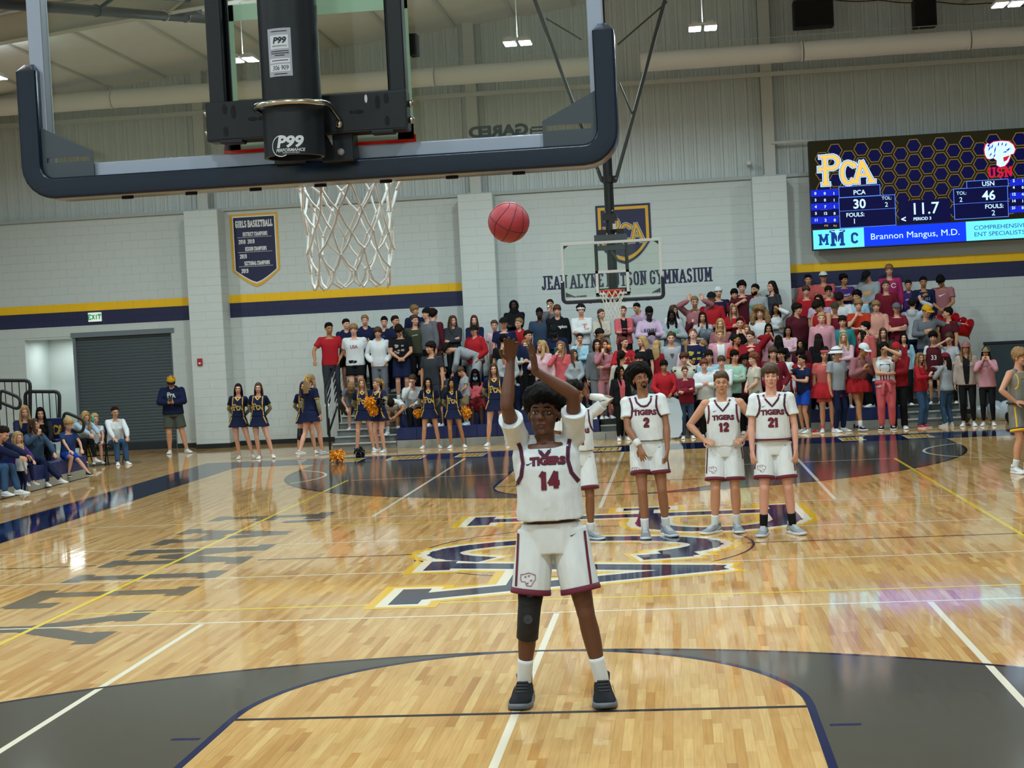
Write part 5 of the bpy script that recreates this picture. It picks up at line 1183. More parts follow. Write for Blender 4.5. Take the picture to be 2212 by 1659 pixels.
def hair_geo(kind):
    g = G(); sd = sum(ord(c) for c in kind)
    up = lambda p: max(0, (p[2]-.02)/.1)
    if kind == 'buzz': shell(g, HC, HR, hl(.06), lambda p: .004, .002, 90, sd)
    elif kind == 'short': shell(g, HC, HR, hl(.058, .0, -.07), lambda p: .006+.017*up(p), .009, 80, sd)
    elif kind == 'under': shell(g, HC, HR, hl(.05, -.01, -.075), lambda p: .007, .003, 80, sd)
    elif kind == 'hightop': shell(g, HC, HR, hl(.05, .0, -.07, -.06), lambda p: .012+.042*max(0, (p[2]-.0)/.12)**.7, .012, 110, sd, 48, 28)
    elif kind == 'fade': shell(g, HC, HR, hl(.056, .01, -.06), lambda p: .003+.03*up(p)**1.5, .009, 90, sd)
    elif kind == 'mop': shell(g, HC, HR, hl(.026, -.02, -.085, -.05), lambda p: .012+.03*up(p)+(.012 if p[1] < -.05 else 0), .014, 70, sd, 30, 18)
    elif kind == 'fringe': shell(g, HC, HR, hl(.032, -.02, -.085, -.05), lambda p: .01+.024*up(p)+(.008 if p[1] < -.04 else 0), .011, 60, sd, 30, 18)
    elif kind == 'curly': shell(g, HC, HR, hl(.045, -.01, -.08), lambda p: .018+.035*up(p), .022, 75, sd, 34, 20)
    elif kind == 'afro':
        shell(g, HC, HR, hl(.058, .0, -.07, -.062), lambda p: .03+.05*min(1, up(p)+.4*(p[1] > .0)), .012, 120, sd, 48, 28)
    elif kind == 'afrobig':
        shell(g, HC, HR, hl(.055, -.005, -.075, -.062), lambda p: .03+.042*min(1, up(p)+.5*(p[1] > .0)), .024, 95, sd, 52, 30)
    elif kind == 'frizzy':
        shell(g, HC, HR, hl(.045, -.1, -.1, -.05), lambda p: .08, .05, 70, sd, 40, 24)
        for e in (1, -1): g.tube([(e*.12, .0, .03), (e*.16, -.01, -.08), (e*.17, -.02, -.2), (e*.13, -.03, -.28)], [.06, .075, .07, .035], 14)
        g.tube([(0, .1, .03), (0, .12, -.1), (0, .13, -.25)], [(.1, .05), (.14, .06), (.1, .04)], 14, side=(1, 0, 0))
    else:
        side = -.06 if kind not in ('pony', 'bun', 'braid', 'pulled') else .0
        shell(g, HC, HR, hl(.066, side, -.085, -.06), lambda p: .007+.012*up(p), .004, 40, sd)
        if kind in ('long', 'longback', 'wavy', 'braids'):
            L = -.34 if kind != 'wavy' else -.3
            a = .0 if kind != 'wavy' else .02
            g.tube([(0, .085, .04), (0, .112, -.05), (0, .118, -.16), (0, .12, L)], [(.07, .03), (.088, .036), (.1, .034), (.08, .014)], 16, side=(1, 0, 0))
            for e in (1, -1):
                if kind == 'longback': g.tube([(e*.074, .01, .03), (e*.088, .045, -.06), (e*.09, .07, -.15), (e*.075, .09, L)], [(.02, .04), (.022, .05), (.026, .045), (.02, .012)], 12, side=(1, 0, 0))
                else: g.tube([(e*.012, -.02, .122), (e*.048, -.045, .1), (e*.073, -.047, .055), (e*.082, -.03, .0), (e*(.088+a), -.025, -.08), (e*(.094+a), -.05, -.17), (e*(.088+a), -.088, -.25), (e*.082, -.1, L)], [(.014, .03), (.016, .032), (.017, .034), (.018, .038), (.022, .044), (.03, .034), (.03, .02), (.012, .008)], 12, side=(1, 0, 0))
        elif kind == 'bob':
            g.tube([(0, .085, .04), (0, .1, -.04), (0, .09, -.13)], [(.07, .03), (.09, .04), (.075, .025)], 14, side=(1, 0, 0))
            for e in (1, -1): g.tube([(e*.015, -.02, .12), (e*.06, -.045, .085), (e*.082, -.03, .02), (e*.09, -.015, -.04), (e*.086, -.02, -.12)], [(.014, .03), (.018, .032), (.02, .038), (.026, .045), (.016, .03)], 12, side=(1, 0, 0))
        elif kind == 'pony': g.tube([(0, .1, .06), (0, .14, .055), (.01, .155, -.02), (.02, .14, -.16), (.02, .12, -.24)], [.024, .03, .036, .03, .01], 12)
        elif kind == 'bun': g.ell((0, .07, .125), (.045, .042, .04))
        elif kind == 'pulled': g.ell((0, .115, .02), (.042, .03, .042))
        elif kind == 'braid':
            for q in range(8):
                t = q/7; g.ell((-.085-.02*math.sin(t*3), .03-.12*min(1, t*1.6), -.05-.3*t), (.026-.008*t, .024-.006*t, .034), nu=10, nv=7)
    return g
def cap_geo(kind):
    g = G()
    K = lambda p: p[2] > .034
    shell(g, (0, .014, .03), (.097, .116, .108), K, lambda p: .004, 0, 60, 1, 26, 20, .97, 0)
    if kind in ('cap', 'capback'):
        e = -1 if kind == 'cap' else 1; P = []; n = 12
        for zz in (0, 1):
            for i in range(n+1):
                a = PI*i/n; P.append((.09*math.cos(a), e*(.075+.0*i), .042+.006*zz)); 
            for i in range(n+1):
                a = PI*i/n; P.append((.092*math.cos(a), e*(.085+.092*math.sin(a)**.8), .036-.012*math.sin(a)+.006*zz-.012*abs(math.cos(a))**3))
        m = n+1; F = []
        for i in range(n):
            F += [(i, i+1, m+i+1, m+i), (2*m+i, 3*m+i, 3*m+i+1, 2*m+i+1), (m+i, m+i+1, 3*m+i+1, 3*m+i), (i, 2*m+i, 2*m+i+1, i+1)]
        g.add(P, F, 1)
        g.ell((0, .014, .142), (.008, .008, .005), nu=8, nv=5, mi=1)
    elif kind == 'bucket':
        R = []
        for (s, z) in ((1.0, .05), (1.28, .015), (1.6, -.005), (1.62, -.0), (1.3, .024), (1.0, .06)): R.append(np.array([(.096*s*math.cos(t), .014+.113*s*math.sin(t), z) for t in np.linspace(0, 2*PI, 26, endpoint=False)]))
        g.rings(R, 0, False)
        g.rings([np.array([(.1*math.cos(t), .014+.119*math.sin(t), z) for t in np.linspace(0, 2*PI, 26, endpoint=False)]) for z in (.052, .075)], 1, False)
    elif kind == 'headband':
        g = G(); g.rings([np.array([(r*.084*math.cos(t), .018+r*.103*math.sin(t), z) for t in np.linspace(0, 2*PI, 26, endpoint=False)]) for r, z in ((.97, .04), (1.03, .042), (1.03, .1), (.95, .104))], 0, False)
    elif kind == 'hood':
        g = G(); shell(g, (0, .015, -.01), (.105, .118, .135), lambda p: not (p[1] < -.045 and abs(p[0]) < .075 and p[2] > -.11 and p[2] < .085), lambda p: .012, .004, 40, 3, 30, 20, .95)
        g.tube([(0, .03, -.1), (0, .03, -.17)], [(.1, .1), (.12, .1)], 16, side=(1, 0, 0))
    return g
def shoe_geo():
    g = G(); R = []; n = 16
    T = [(.075, .022, .055, .0), (.07, .034, .085, .0), (.04, .04, .098, .0), (.0, .042, .1, .0), (-.04, .043, .088, .0), (-.09, .049, .066, .004), (-.14, .052, .05, .006), (-.18, .046, .041, .007), (-.2, .03, .032, .009), (-.208, .012, .022, .012)]
    for (y, hw, h, z0) in T:
        r = []
        for j in range(n):
            a = 2*PI*j/n; x = hw*np.sign(math.cos(a))*abs(math.cos(a))**.7; z = .022+(h-.022)*max(0, math.sin(a))**.8 if math.sin(a) > 0 else .022
            r.append((x, y, z))
        R.append(np.array(r))
    g.rings(R, 0)
    S0 = []
    for (y, hw, z) in [(.082, .02, 0), (.07, .037, 0), (.0, .045, 0), (-.06, .047, 0), (-.14, .055, 0), (-.19, .045, .004), (-.214, .015, .01)]:
        S0.append(np.array([(-hw-.003, y, z), (hw+.003, y, z), (hw+.001, y, .026+z*.8), (-hw-.001, y, .026+z*.8)]))
    g.rings(S0, 1)
    g.tube([(0, .035, .08), (0, .03, .112)], [(.036, .045), (.038, .046)], 14, side=(1, 0, 0), mi=0, round_=False)
    for k in range(4): g.box((0, -.035-.022*k, .088-.0095*k), (.05, .008, .01), rx(.4), 2)
    for e in (1, -1): g.add([(e*.0525, -.07, .03), (e*.052, -.02, .042), (e*.0465, .035, .062), (e*.047, .03, .052), (e*.0525, -.03, .031), (e*.054, -.075, .024)], [(0, 1, 2, 3, 4, 5)], 2)
    return g
def sock_geo(h=.19):
    g = G(); g.tube([(0, .008, -.02), (0, .006, .03), (0, .004, h-.085-.02), (0, .004, h-.085)], [(.036, .042), (.041, .044), (.043, .045), (.043, .045)], 14, side=(1, 0, 0), round_=False); return g
HAIRW = {'long': (.008, 70, .15), 'longback': (.008, 70, .15), 'wavy': (.016, 42, .5), 'braids': (.006, 60, .3), 'frizzy': (.05, 38, .8), 'curly': (.018, 70, 1), 'hightop': (.012, 110, 1), 'afro': (.011, 120, 1), 'afrobig': (.016, 90, 1), 'mop': (.014, 60, .5), 'fringe': (.012, 55, .4), 'buzz': (.002, 90, 1)}
def want_hair(kind):
    big = kind in ('hightop', 'afro', 'afrobig', 'curly', 'frizzy')
    want(('hair', kind), lambda: hair_geo(kind), .0065, 1 if big else 2, .55)
    JOBS[('hair', kind)]['h'] = HAIRW.get(kind, (.007, 60, .35))
TEMPL = {}
def templ(kind, fn, smooth=True):
    if kind not in TEMPL: TEMPL[kind] = fn().mesh(kind, smooth)
    return TEMPL[kind]
# ================================================================ bleachers
MSEAT = mat('seat navy', '#152457', .45, bump=.05, bscale=80); MSTEP = mat('step grey', '#7f8684', .45, metal=.3, bump=.05, bscale=30, stretch=(1, 20, 20)); MEDGE = mat('step edge', '#d7dadb', .35, metal=.4); MSKT = mat('skirt grey', '#9a9c94', .45, metal=.25); MUND = mat('under dark', '#15171c', .7)
YB, RUN, RISE, Z0 = 28.0, .5, .25, .42
def rowYZ(k): return (27.35, 0.) if k < 0 else (YB+RUN*k+.23, Z0+RISE*k)
bl = empty('bleachers', (0, YB, 0)); tag(bl, 'navy seated bleachers with grey aisle steps along the end wall', 'bleachers')
SEC = [(-5.05, -.62), (.55, 5.75)]; AIS = [(-6.5, -5.05), (-.62, .55), (5.75, 7.05)]
g = G(); g.box((0, RUN/2-.0, -.02), (.455, RUN-.01, .04)); g.box((0, .03, -.135), (.455, .06, .225)); smod = g.mesh('seat_module'); smod.materials.append(MSEAT)
g2 = G()
for k in range(6):
    for (a, b) in SEC:
        n = int(round((b-a)/.4632)); wd = (b-a)/n
        for i in range(n):
            o = link('seat_module', smod, [], bl, (a+(i+.5)*wd, RUN*k, Z0+RISE*k)); o.scale = (wd/.4632, 1, 1)
    for (a, b) in SEC: g2.box(((a+b)/2, RUN*k+.3, (Z0+RISE*k)/2-.05), (b-a-.01, RUN*.9, Z0+RISE*k-.13))
obj('understructure', g2, MUND, bl)
for (a, b) in AIS:
    for k in range(12):
        z = .145+k*.1375; y = k*.275
        if y > 2.9: break
        g = G(); g.box(((a+b)/2, y+.15, z-.02), (b-a-.02, .3, .04)); g.box(((a+b)/2, y+.02, z-.085), (b-a-.02, .02, .12)); s_ = obj('aisle_step', g, MSTEP, bl)
        g = G(); g.box(((a+b)/2, y-.004, z-.008), (b-a-.03, .02, .03)); obj('step_edge', g, MEDGE, s_)
    g = G(); g.bar(((a+b)/2, .3, .02), ((a+b)/2, 2.9, 1.35), b-a-.08, .03); obj('aisle_frame', g, MUND, bl)
x = -5.05
while x < 5.7:
    x1 = min(x+1.52, 5.75); g = G(); g.box(((x+x1)/2, -.01, .085), (x1-x-.012, .02, .15)); g.box(((x+x1)/2, -.03, .012), (x1-x-.012, .04, .022)); obj('skirt_panel', g, MSKT, bl); x = x1
for e, xr in ((-1, -6.6), (1, 7.12)):                      # end rails, sloping with the rows
    for j, (y0, y1, zz) in enumerate(((.15, 1.45, 0.), (1.55, 2.95, .62))):
        r = empty('end_rail', (xr, YB, 0)); tag(r, ('lower' if j == 0 else 'upper')+(' sloping end rail with silver bars left of the aisle steps' if e < 0 else ' sloping black end rail at the balloon end of the bleachers'), 'rail')
        z0 = .35+zz*.9; dz = (y1-y0)*.455+.12; g = G(); P = [(0, y0, z0), (0, y0, z0+.95), (0, y1, z0+.95+dz), (0, y1, z0+dz)]; g.tube(P+[P[0]], .024, 10); obj('frame', g, MBK, r, True)
        for i in range(5):
            g = G(); h = .16+i*.16; g.tube([(0, y0+.03, z0+h), (0, y1-.03, z0+h+dz)], .011, 8); obj('bar', g, MEDGE, r, True)
        g = G()
        for y in (y0+.1, y1-.1): g.bar((0, y, .0 if j == 0 else .7), (0, y, z0+.3+(y-y0)/(y1-y0)*dz), .05, .04)
        obj('post', g, MBK, r)
# ---- side bleachers on the left
bl2 = empty('bleachers', (-10.35, 23.7, 0)); tag(bl2, 'low end of the side bleachers with grey skirt on the left sideline', 'bleachers')
for k in range(4):
    n = 9
    for i in range(n): o = link('seat_module', smod, [], bl2, (-.6*k, -.25-.46*i, Z0+RISE*k)); o.rotation_euler = (0, 0, PI/2)
    g = G(); g.box((-.6*k-.3, -2.1, (Z0+RISE*k)/2-.04), (.54, 4.1, Z0+RISE*k-.14)); obj('understructure', g, MUND, bl2)
for i in range(3): g = G(); g.box((.01, -.72-1.4*i, .09), (.02, 1.38, .16)); obj('skirt_panel', g, MSKT, bl2)
g = G(); g.box((-.45, -.0, .13), (.95, .02, .25)); obj('end_panel', g, MSKT, bl2)
def tube_frame(name, pts, r, label, bars=0, m=MBK):
    t = empty(name, tuple(pts[0])); tag(t, label, 'rail'); o0 = np.array(pts[0]); P = [np.array(p)-o0 for p in pts]; Q = []
    for i, p in enumerate(P):
        if 0 < i < len(P)-1:
            a = nrm(P[i-1]-p)*.11; b = nrm(P[i+1]-p)*.11
            for s in (0, .25, .5, .75, 1): Q.append(p+a*(1-s)**2+b*s*s)
        else: Q.append(p)
    g = G(); g.tube(Q, r, 12); obj('tube', g, m, t, True)
    if bars:
        a, b = P[1], P[2]
        for i in range(bars):
            s = (i+.6)/(bars+.2); q = a+(b-a)*s; g = G(); g.tube([q, (q[0], q[1], min(P[0][2], P[-1][2]))], .010, 8); obj('baluster', g, m, t, True)
    return t
YR = 23.75
cr = lambda x, y: (x/5.722, 800+y/5.722)
A_ = lambda x, y, Y=YR: at(*cr(x, y), Y)
tube_frame('guard_rail', [A_(-260, 740), A_(-260, 125), A_(372, 125), A_(372, 620)], .035, 'tall black guard rail at the far upper end of the side bleachers', 7)
tube_frame('guard_rail', [A_(312, 640), A_(312, 262), A_(735, 262), A_(735, 660)], .035, 'lower black guard rail beside the white alcove wall', 5)
tube_frame('aisle_handrail', [A_(0, 470, 21.5), A_(0, 235, 21.5), A_(262, 345, 21.5), A_(240, 490, 21.5), A_(20, 400, 21.5)], .03, 'black looped aisle handrail nearest the left edge')
tube_frame('aisle_handrail', [A_(770, 830, 23.), A_(790, 510, 23.), A_(1050, 620, 23.), A_(1020, 780, 23.), A_(900, 735, 23.)], .03, 'black looped aisle handrail beside the blond boy')
# ================================================================ people in the stands
PAL = dict(red='#b3202a', crimson='#8e1520', maroon='#541824', burgundy='#7a1a2c', salmon='#c9605c', coral='#d6626a', pink='#d79aa6', lightpink='#e6bfca', dustypink='#b5757c', peach='#dba08e', hotpink='#b8306a', mauve='#a46a70', lavender='#cfb6d0', purple='#4a2f78', orange='#c23a1c', white='#cdd2d3', cream='#ccc7b6', beige='#b8a79c', tan='#a8845c', olive='#3f4430', green='#3d8a58', mint='#a8d3bd', teal='#2f8288', lightblue='#a9d2e4', blue='#2a4c9c', royal='#1f4fc0', denim='#38587c', navy='#152042', black='#101216', charcoal='#34383f', gray='#6b7076', lightgray='#a3abb0', silver='#b9c0c4', khaki='#8f8062', brown='#4a3626', gold='#d9a21c', slate='#34465e')
CN = dict(lightpink='light pink', dustypink='dusty pink', hotpink='hot pink', lightblue='light blue', lightgray='light gray')
HC_ = dict(black='#0b0908', dark='#1d1510', brown='#43301f', auburn='#4a2618', light='#80623f', blond='#a88a5a', sandy='#8a6a44', red='#6b3820', graying='#4a4440')
HN = dict(black='black', dark='dark brown', brown='brown', auburn='auburn', light='light brown', blond='blond', sandy='sandy', red='reddish', graying='graying')
HW = dict(short='short hair', buzz='buzzed hair', fade='short faded hair', mop='mop of hair', fringe='fringed hair', curly='curly hair', under='short hair', hightop='high rounded hair', afro='rounded hair', afrobig='big round hair', long='long hair', longback='long hair behind shoulders', wavy='long wavy hair', braids='long braids', frizzy='huge frizzy hair', pony='ponytail', bun='topknot', pulled='tied back hair', bob='bobbed hair', braid='side braid', none='hidden hair')
SKN = dict(fair='#cf9c84', pale='#d6aa96', light='#c28e70', tan='#a5744f', brown='#7c4f36', dark='#3f2820', deep='#2a1b17')
TOPW = dict(tee='t-shirt', long='sweatshirt', hoodie='hoodie', polo='polo shirt', jacket='jacket', sweater='sweater', cardigan='cardigan', tank='tank top', jersey='jersey')
def cmat(col, kind='cloth'):
    hexc = PAL.get(col, col); hexc = hexc if kind != 'cloth' or col == 'white' else '#'+''.join('%02x' % int(int(hexc[i:i+2], 16)*.9) for i in (1, 3, 5))
    return mat(kind+' '+str(col), hexc, .85, bump=.35, bscale=22., var=.10, spec=.2, stretch=(1, 1, .45))
def skinmat(s): return mat('skin '+s, SKN.get(s, s), .48, spec=.35, bump=.04, bscale=120)
def hairmat(h): return mat('hair '+h, HC_.get(h, h), .75 if h in ('black', 'dark') else .6, bump=.5, bscale=70, stretch=(1, 1, .12), spec=.12 if h in ('black', 'dark') else .3)
MEYE, MIRIS, MDARKM = mat('eye white', '#b5aca6', .4), mat('iris', '#1c120d', .25), mat('mouth dark', '#2a0f0f', .7)
def lipmat(s): 
    c = np.array(lin(SKN.get(s, s))); c = c*np.array((.78, .5, .5)); 
    k = 'lip '+s
    if k not in MATS: m = mat(k, '#000000', .4); m.node_tree.nodes['Principled BSDF'].inputs['Base Color'].default_value = tuple(c)+(1,)
    return MATS[k]
STYPE = dict(tee='tee', polo='tee', long='long', sweater='long', jacket='long', cardigan='long', hoodie='hoodie', tank='tank', jersey='tank')
PEOPLE = []                 # every person spec
def keyf(fat): return round(fat, 2)
def request(p):
    sk = Sk(p['sex'], p['P'], p['fat'], p.get('hs')); p['sk'] = sk; sk.hk = p['hair'][0] if not p.get('hat') else 'under'; q = p.get('q', 1.)
    k = (p['sex'], p['pose'], keyf(p['fat']))
    p['kb'] = want(('person', k, p.get('face')), lambda: body_geo(sk), .0105/q, 2, .28, extra=lambda: face_marks(sk, q > 1.2, p.get('face') == 'smile', p.get('face') == 'open'))
    tt = STYPE[p['top'][0]]
    if not p.get('notop'): p['kt'] = want(('shirt', k, tt, p.get('hem', .86), p.get('ease')), lambda: top_geo(sk, tt, p.get('hem', .86), p.get('loose', .7), p.get('ease', .014)), .014/q, 3, .45, wr=p.get('wr', .013))
    if p['bot']: p['kl'] = want(('lower', k, p['bot'][0], p.get('bhem')), lambda: bottom_geo(sk, p['bot'][0], p.get('bhem')), .0135/q, 4 if 'short' in p['bot'][0] else 2, .4, wr=.008 if p['bot'][0] not in ('skirt', 'tutu') else 0)
    if p['hair'][0] != 'none': want_hair(p['hair'][0])
    PEOPLE.append(p)
SMAT = {}
MSOLE = mat('sole white', '#d9dbdb', .5); MLACE = mat('lace', '#c9ccce', .7)
BOTN = dict(pants='trousers', jeans='jeans', leggings='leggings', shorts='shorts', gymshorts='shorts', jogger='joggers', skirt='skirt', tutu='tutu')
BVHC = {}
def bvh_of(me):
    if me.name not in BVHC: BVHC[me.name] = BVHTree.FromPolygons([v.co for v in me.vertices], [tuple(q.vertices) for q in me.polygons])
    return BVHC[me.name]
def cast(bv, x, z, back=False, off=.003, dirn=None, yo=0.):
    d = Vector((0, 1, 0)) if not back else Vector((0, -1, 0)); o = Vector((x, -1.2+yo if not back else 1.2, z))
    if dirn is not None: d = Vector(dirn).normalized(); o = Vector((x, yo, z))-d*1.2
    h = bv.ray_cast(o, d)
    if h[0] is None: return None
    n = h[1] if h[1].dot(d) < 0 else -h[1]
    return np.array(h[0]+n*off)
def chest_print(p, items, parent=None):
    """items: (text, size, x, z, colour, bold, sx) flat print pressed onto the front of the top"""
    bv = bvh_of(DONE[p['kt']])
    for it in items:
        txt, size, x0, z0, m, bold, sx = it[:7]; fn = it[7] if len(it) > 7 else None
        g0 = G(); sans(g0, txt, size, lambda a, b, e=0: (a, b, 0.), sx=sx, bold=bold, shear=it[8] if len(it) > 8 else 0.)
        project(p, g0, bv, x0, z0, m, fn, off=.003+.002*items.index(it))
def project(p, g0, bv, x0, z0, m, fn=None, off=.003, name='print', back=False):
    if not g0.v: return
    me = g0.mesh('t', fix=False); bm = bmesh.new(); bm.from_mesh(me); bmesh.ops.remove_doubles(bm, verts=bm.verts, dist=1e-5)
    for _ in range(3):
        es = [e for e in bm.edges if e.calc_length() > .035]
        if not es: break
        bmesh.ops.subdivide_edges(bm, edges=es, cuts=1, use_grid_fill=False)
    bmesh.ops.triangulate(bm, faces=bm.faces)
    dead = []
    for v in bm.verts:
        a, b = v.co.x, v.co.y
        if fn: a, b = fn(a, b)
        q = cast(bv, x0+a, z0+b, back, off)
        if q is None: dead.append(v)
        else: v.co = q
    bmesh.ops.delete(bm, geom=dead, context='VERTS')
    bm.to_mesh(me); bm.free(); me.name = name
    return link(name, me, m, p['top_o'])
def ribbon(p, pts, wd, m, back=False, key='kt', name='trim', off=.0035, parent=None, n=5):
    """strip of cloth tape along a polyline given in front view, pressed onto the garment"""
    bv = bvh_of(DONE[p[key]]); P = []
    for i in range(len(pts)-1):
        for j in range(n): t = j/n; P.append(np.array(pts[i])*(1-t)+np.array(pts[i+1])*t)
    P.append(np.array(pts[-1])); V = []; F = []; last = None
    for i, q in enumerate(P):
        d = P[min(i+1, len(P)-1)]-P[max(0, i-1)]; nn = np.array((-d[1], d[0]))/(np.linalg.norm(d)+1e-9)*wd/2
        a, b = cast(bv, *(q-nn), back, off), cast(bv, *(q+nn), back, off)
        if a is None or b is None or np.linalg.norm(a-b) > wd*3: last = None; continue
        V += [a, b]
        if last is not None: F.append((len(V)-4, len(V)-3, len(V)-1, len(V)-2))
        last = i
    if not F: return None
    g = G(); g.add(V, F); o = obj(name, g, m, parent or p['top_o']); return o
def assemble(p):
    sk = p['sk']; s = p['s']; sn = p['skin']; hcol = p['hair'][1]
    r = link('person', DONE[p['kb']], [skinmat(sn), MEYE, MIRIS, hairmat(hcol), lipmat(sn), MDARKM], None, p['loc'], (0, 0, p['yaw']), share=True); r.scale = (s, s, s)
    tag(r, p['label'], 'person', p.get('group')); p['o'] = r
    if 'kt' in p: p['top_o'] = link({'tee': 't_shirt', 'long': 'sweatshirt', 'polo': 'polo_shirt', 'tank': 'tank_top'}.get(p['top'][0], p['top'][0]), DONE[p['kt']], [cmat(p['top'][1])], r, share=True)
    if p['bot']: p['bot_o'] = link(BOTN[p['bot'][0]], DONE[p['kl']], [cmat(p['bot'][1])], r, share=True)
    if p['hair'][0] != 'none': h = link('hair', DONE[('hair', p['hair'][0])], [hairmat(hcol)], r, share=True); h.matrix_local = sk.hmat()
    for (kind, c1, c2) in p.get('hat', []):
        K = kind; me = templ('hat_'+K, lambda: cap_geo(K)); h = link('cap' if 'cap' in K else ('bucket_hat' if K == 'bucket' else K), me, [cmat(c1), cmat(c2)], r, share=True); h.matrix_local = sk.hmat(); p['hat_o'] = h
    sc = p.get('shoe', 'white'); sm = [cmat(sc, 'shoe'), p.get('sole', MSOLE), p.get('lace', MLACE)]
    for i in range(2):
        m = Matrix.Translation(tuple(sk.an[i]-np.array((0, 0, .085))))@Matrix.Rotation(sk.toe[i], 4, 'Z'); fs = (.95 if sk.sex == 'm' else .86)*p.get('fs', 1.)
        o = link('shoe', templ('shoe', shoe_geo), sm, r, share=True); o.matrix_local = m@Matrix.Diagonal((fs, fs, fs, 1))
        if p.get('sock'):
            hh = p.get('sockh', .19); o = link('sock', templ('sock%.2f' % hh, lambda: sock_geo(hh)), [cmat(p['sock'], 'sock')], r, share=True); an, kn = sk.an[i], sk.kn[i]; d = nrm(kn-an); ax = Vector((0, 0, 1)).rotation_difference(Vector(d)).to_matrix().to_4x4()
            o.matrix_local = Matrix.Translation(tuple(an))@ax
    for fn in p.get('extra', []): fn(p)
HTOP = dict(afrobig=.175, afro=.17, hightop=.162, curly=.152, frizzy=.175, mop=.145, fringe=.14, buzz=.122, under=.132, bun=.15)
def headtop(sk): return sk.hc+sk.Rh@np.array((0, .01, HTOP.get(getattr(sk, 'hk', ''), .13)))*sk.hs
HT = dict(m=1.77, f=1.68, k=1.42)
def place_head(p, u, v, Y, zf):
    """stand the person on level zf so that the crown meets the sight line (u, v) at depth Y"""
    ht = headtop(p['sk']); c, s_ = math.cos(p['yaw']), math.sin(p['yaw']); lx, ly = ht[0]*c-ht[1]*s_, ht[0]*s_+ht[1]*c; s = 1.
    for _ in range(4):
        q = at(u, v, Y+ly*s); s = (q[2]-zf)/ht[2]
    p['s'] = s; p['loc'] = (q[0]-lx*s, Y, zf); return s
def place_fixed(p, u, v, Y, s):
    ht = headtop(p['sk']); c, s_ = math.cos(p['yaw']), math.sin(p['yaw']); lx, ly = ht[0]*c-ht[1]*s_, ht[0]*s_+ht[1]*c
    q = at(u, v, Y+ly*s); p['s'] = s; p['loc'] = (q[0]-lx*s, Y, q[2]-s*ht[2])
def parse(line):
    a, ex = (line.split('|')+[''])[:2]; w_ = a.split(); u, v = float(w_[0]), float(w_[1]); sex, ps, yaw = w_[2], w_[3], float(w_[4])
    hair = w_[5].split(':'); skin = w_[6]; top = w_[7].split(':'); bot = w_[8].split(':'); o = dict(x.split('=', 1) for x in w_[9:])
    p = dict(sex=sex, pose=ps, P=POSES[ps], yaw=math.radians(yaw), hair=hair, skin=skin, top=top, bot=bot, fat=float(o.get('fat', 1.)), ex=ex.strip(), u=u, v=v, opt=o)
    if 'hat' in o and hair[0] in ('short', 'fade', 'fringe', 'mop') and 'headband' not in o['hat']: p['hair'] = ['under', hair[1]]
    if 'face' in o: p['face'] = o['face']
    if 'hat' in o: b = o['hat'].split(':'); p['hat'] = [(b[0], b[1], b[2] if len(b) > 2 else b[1])]
    for k in ('shoe', 'sock'):
        if k in o: p[k] = o[k]
    if 'bhem' in o: p['bhem'] = float(o['bhem'])
    cn = lambda c: CN.get(c, c)
    tw = TOPW[top[0]]; hw_ = HN.get(hair[1], '')+' '+HW[hair[0]] if hair[0] != 'none' else ''
    if p.get('hat') and 'hw' not in o: b = p['hat'][0]; hw_ = cn(b[1])+' '+{'cap': 'cap', 'capback': 'backward cap', 'bucket': 'bucket hat', 'hood': 'raised hood', 'headband': 'head wrap'}[b[0]]
    p['label'] = 'person in %s %s, %s%s' % (cn(top[1]), tw, hw_, (', '+p['ex']) if p['ex'] else '')
    return p
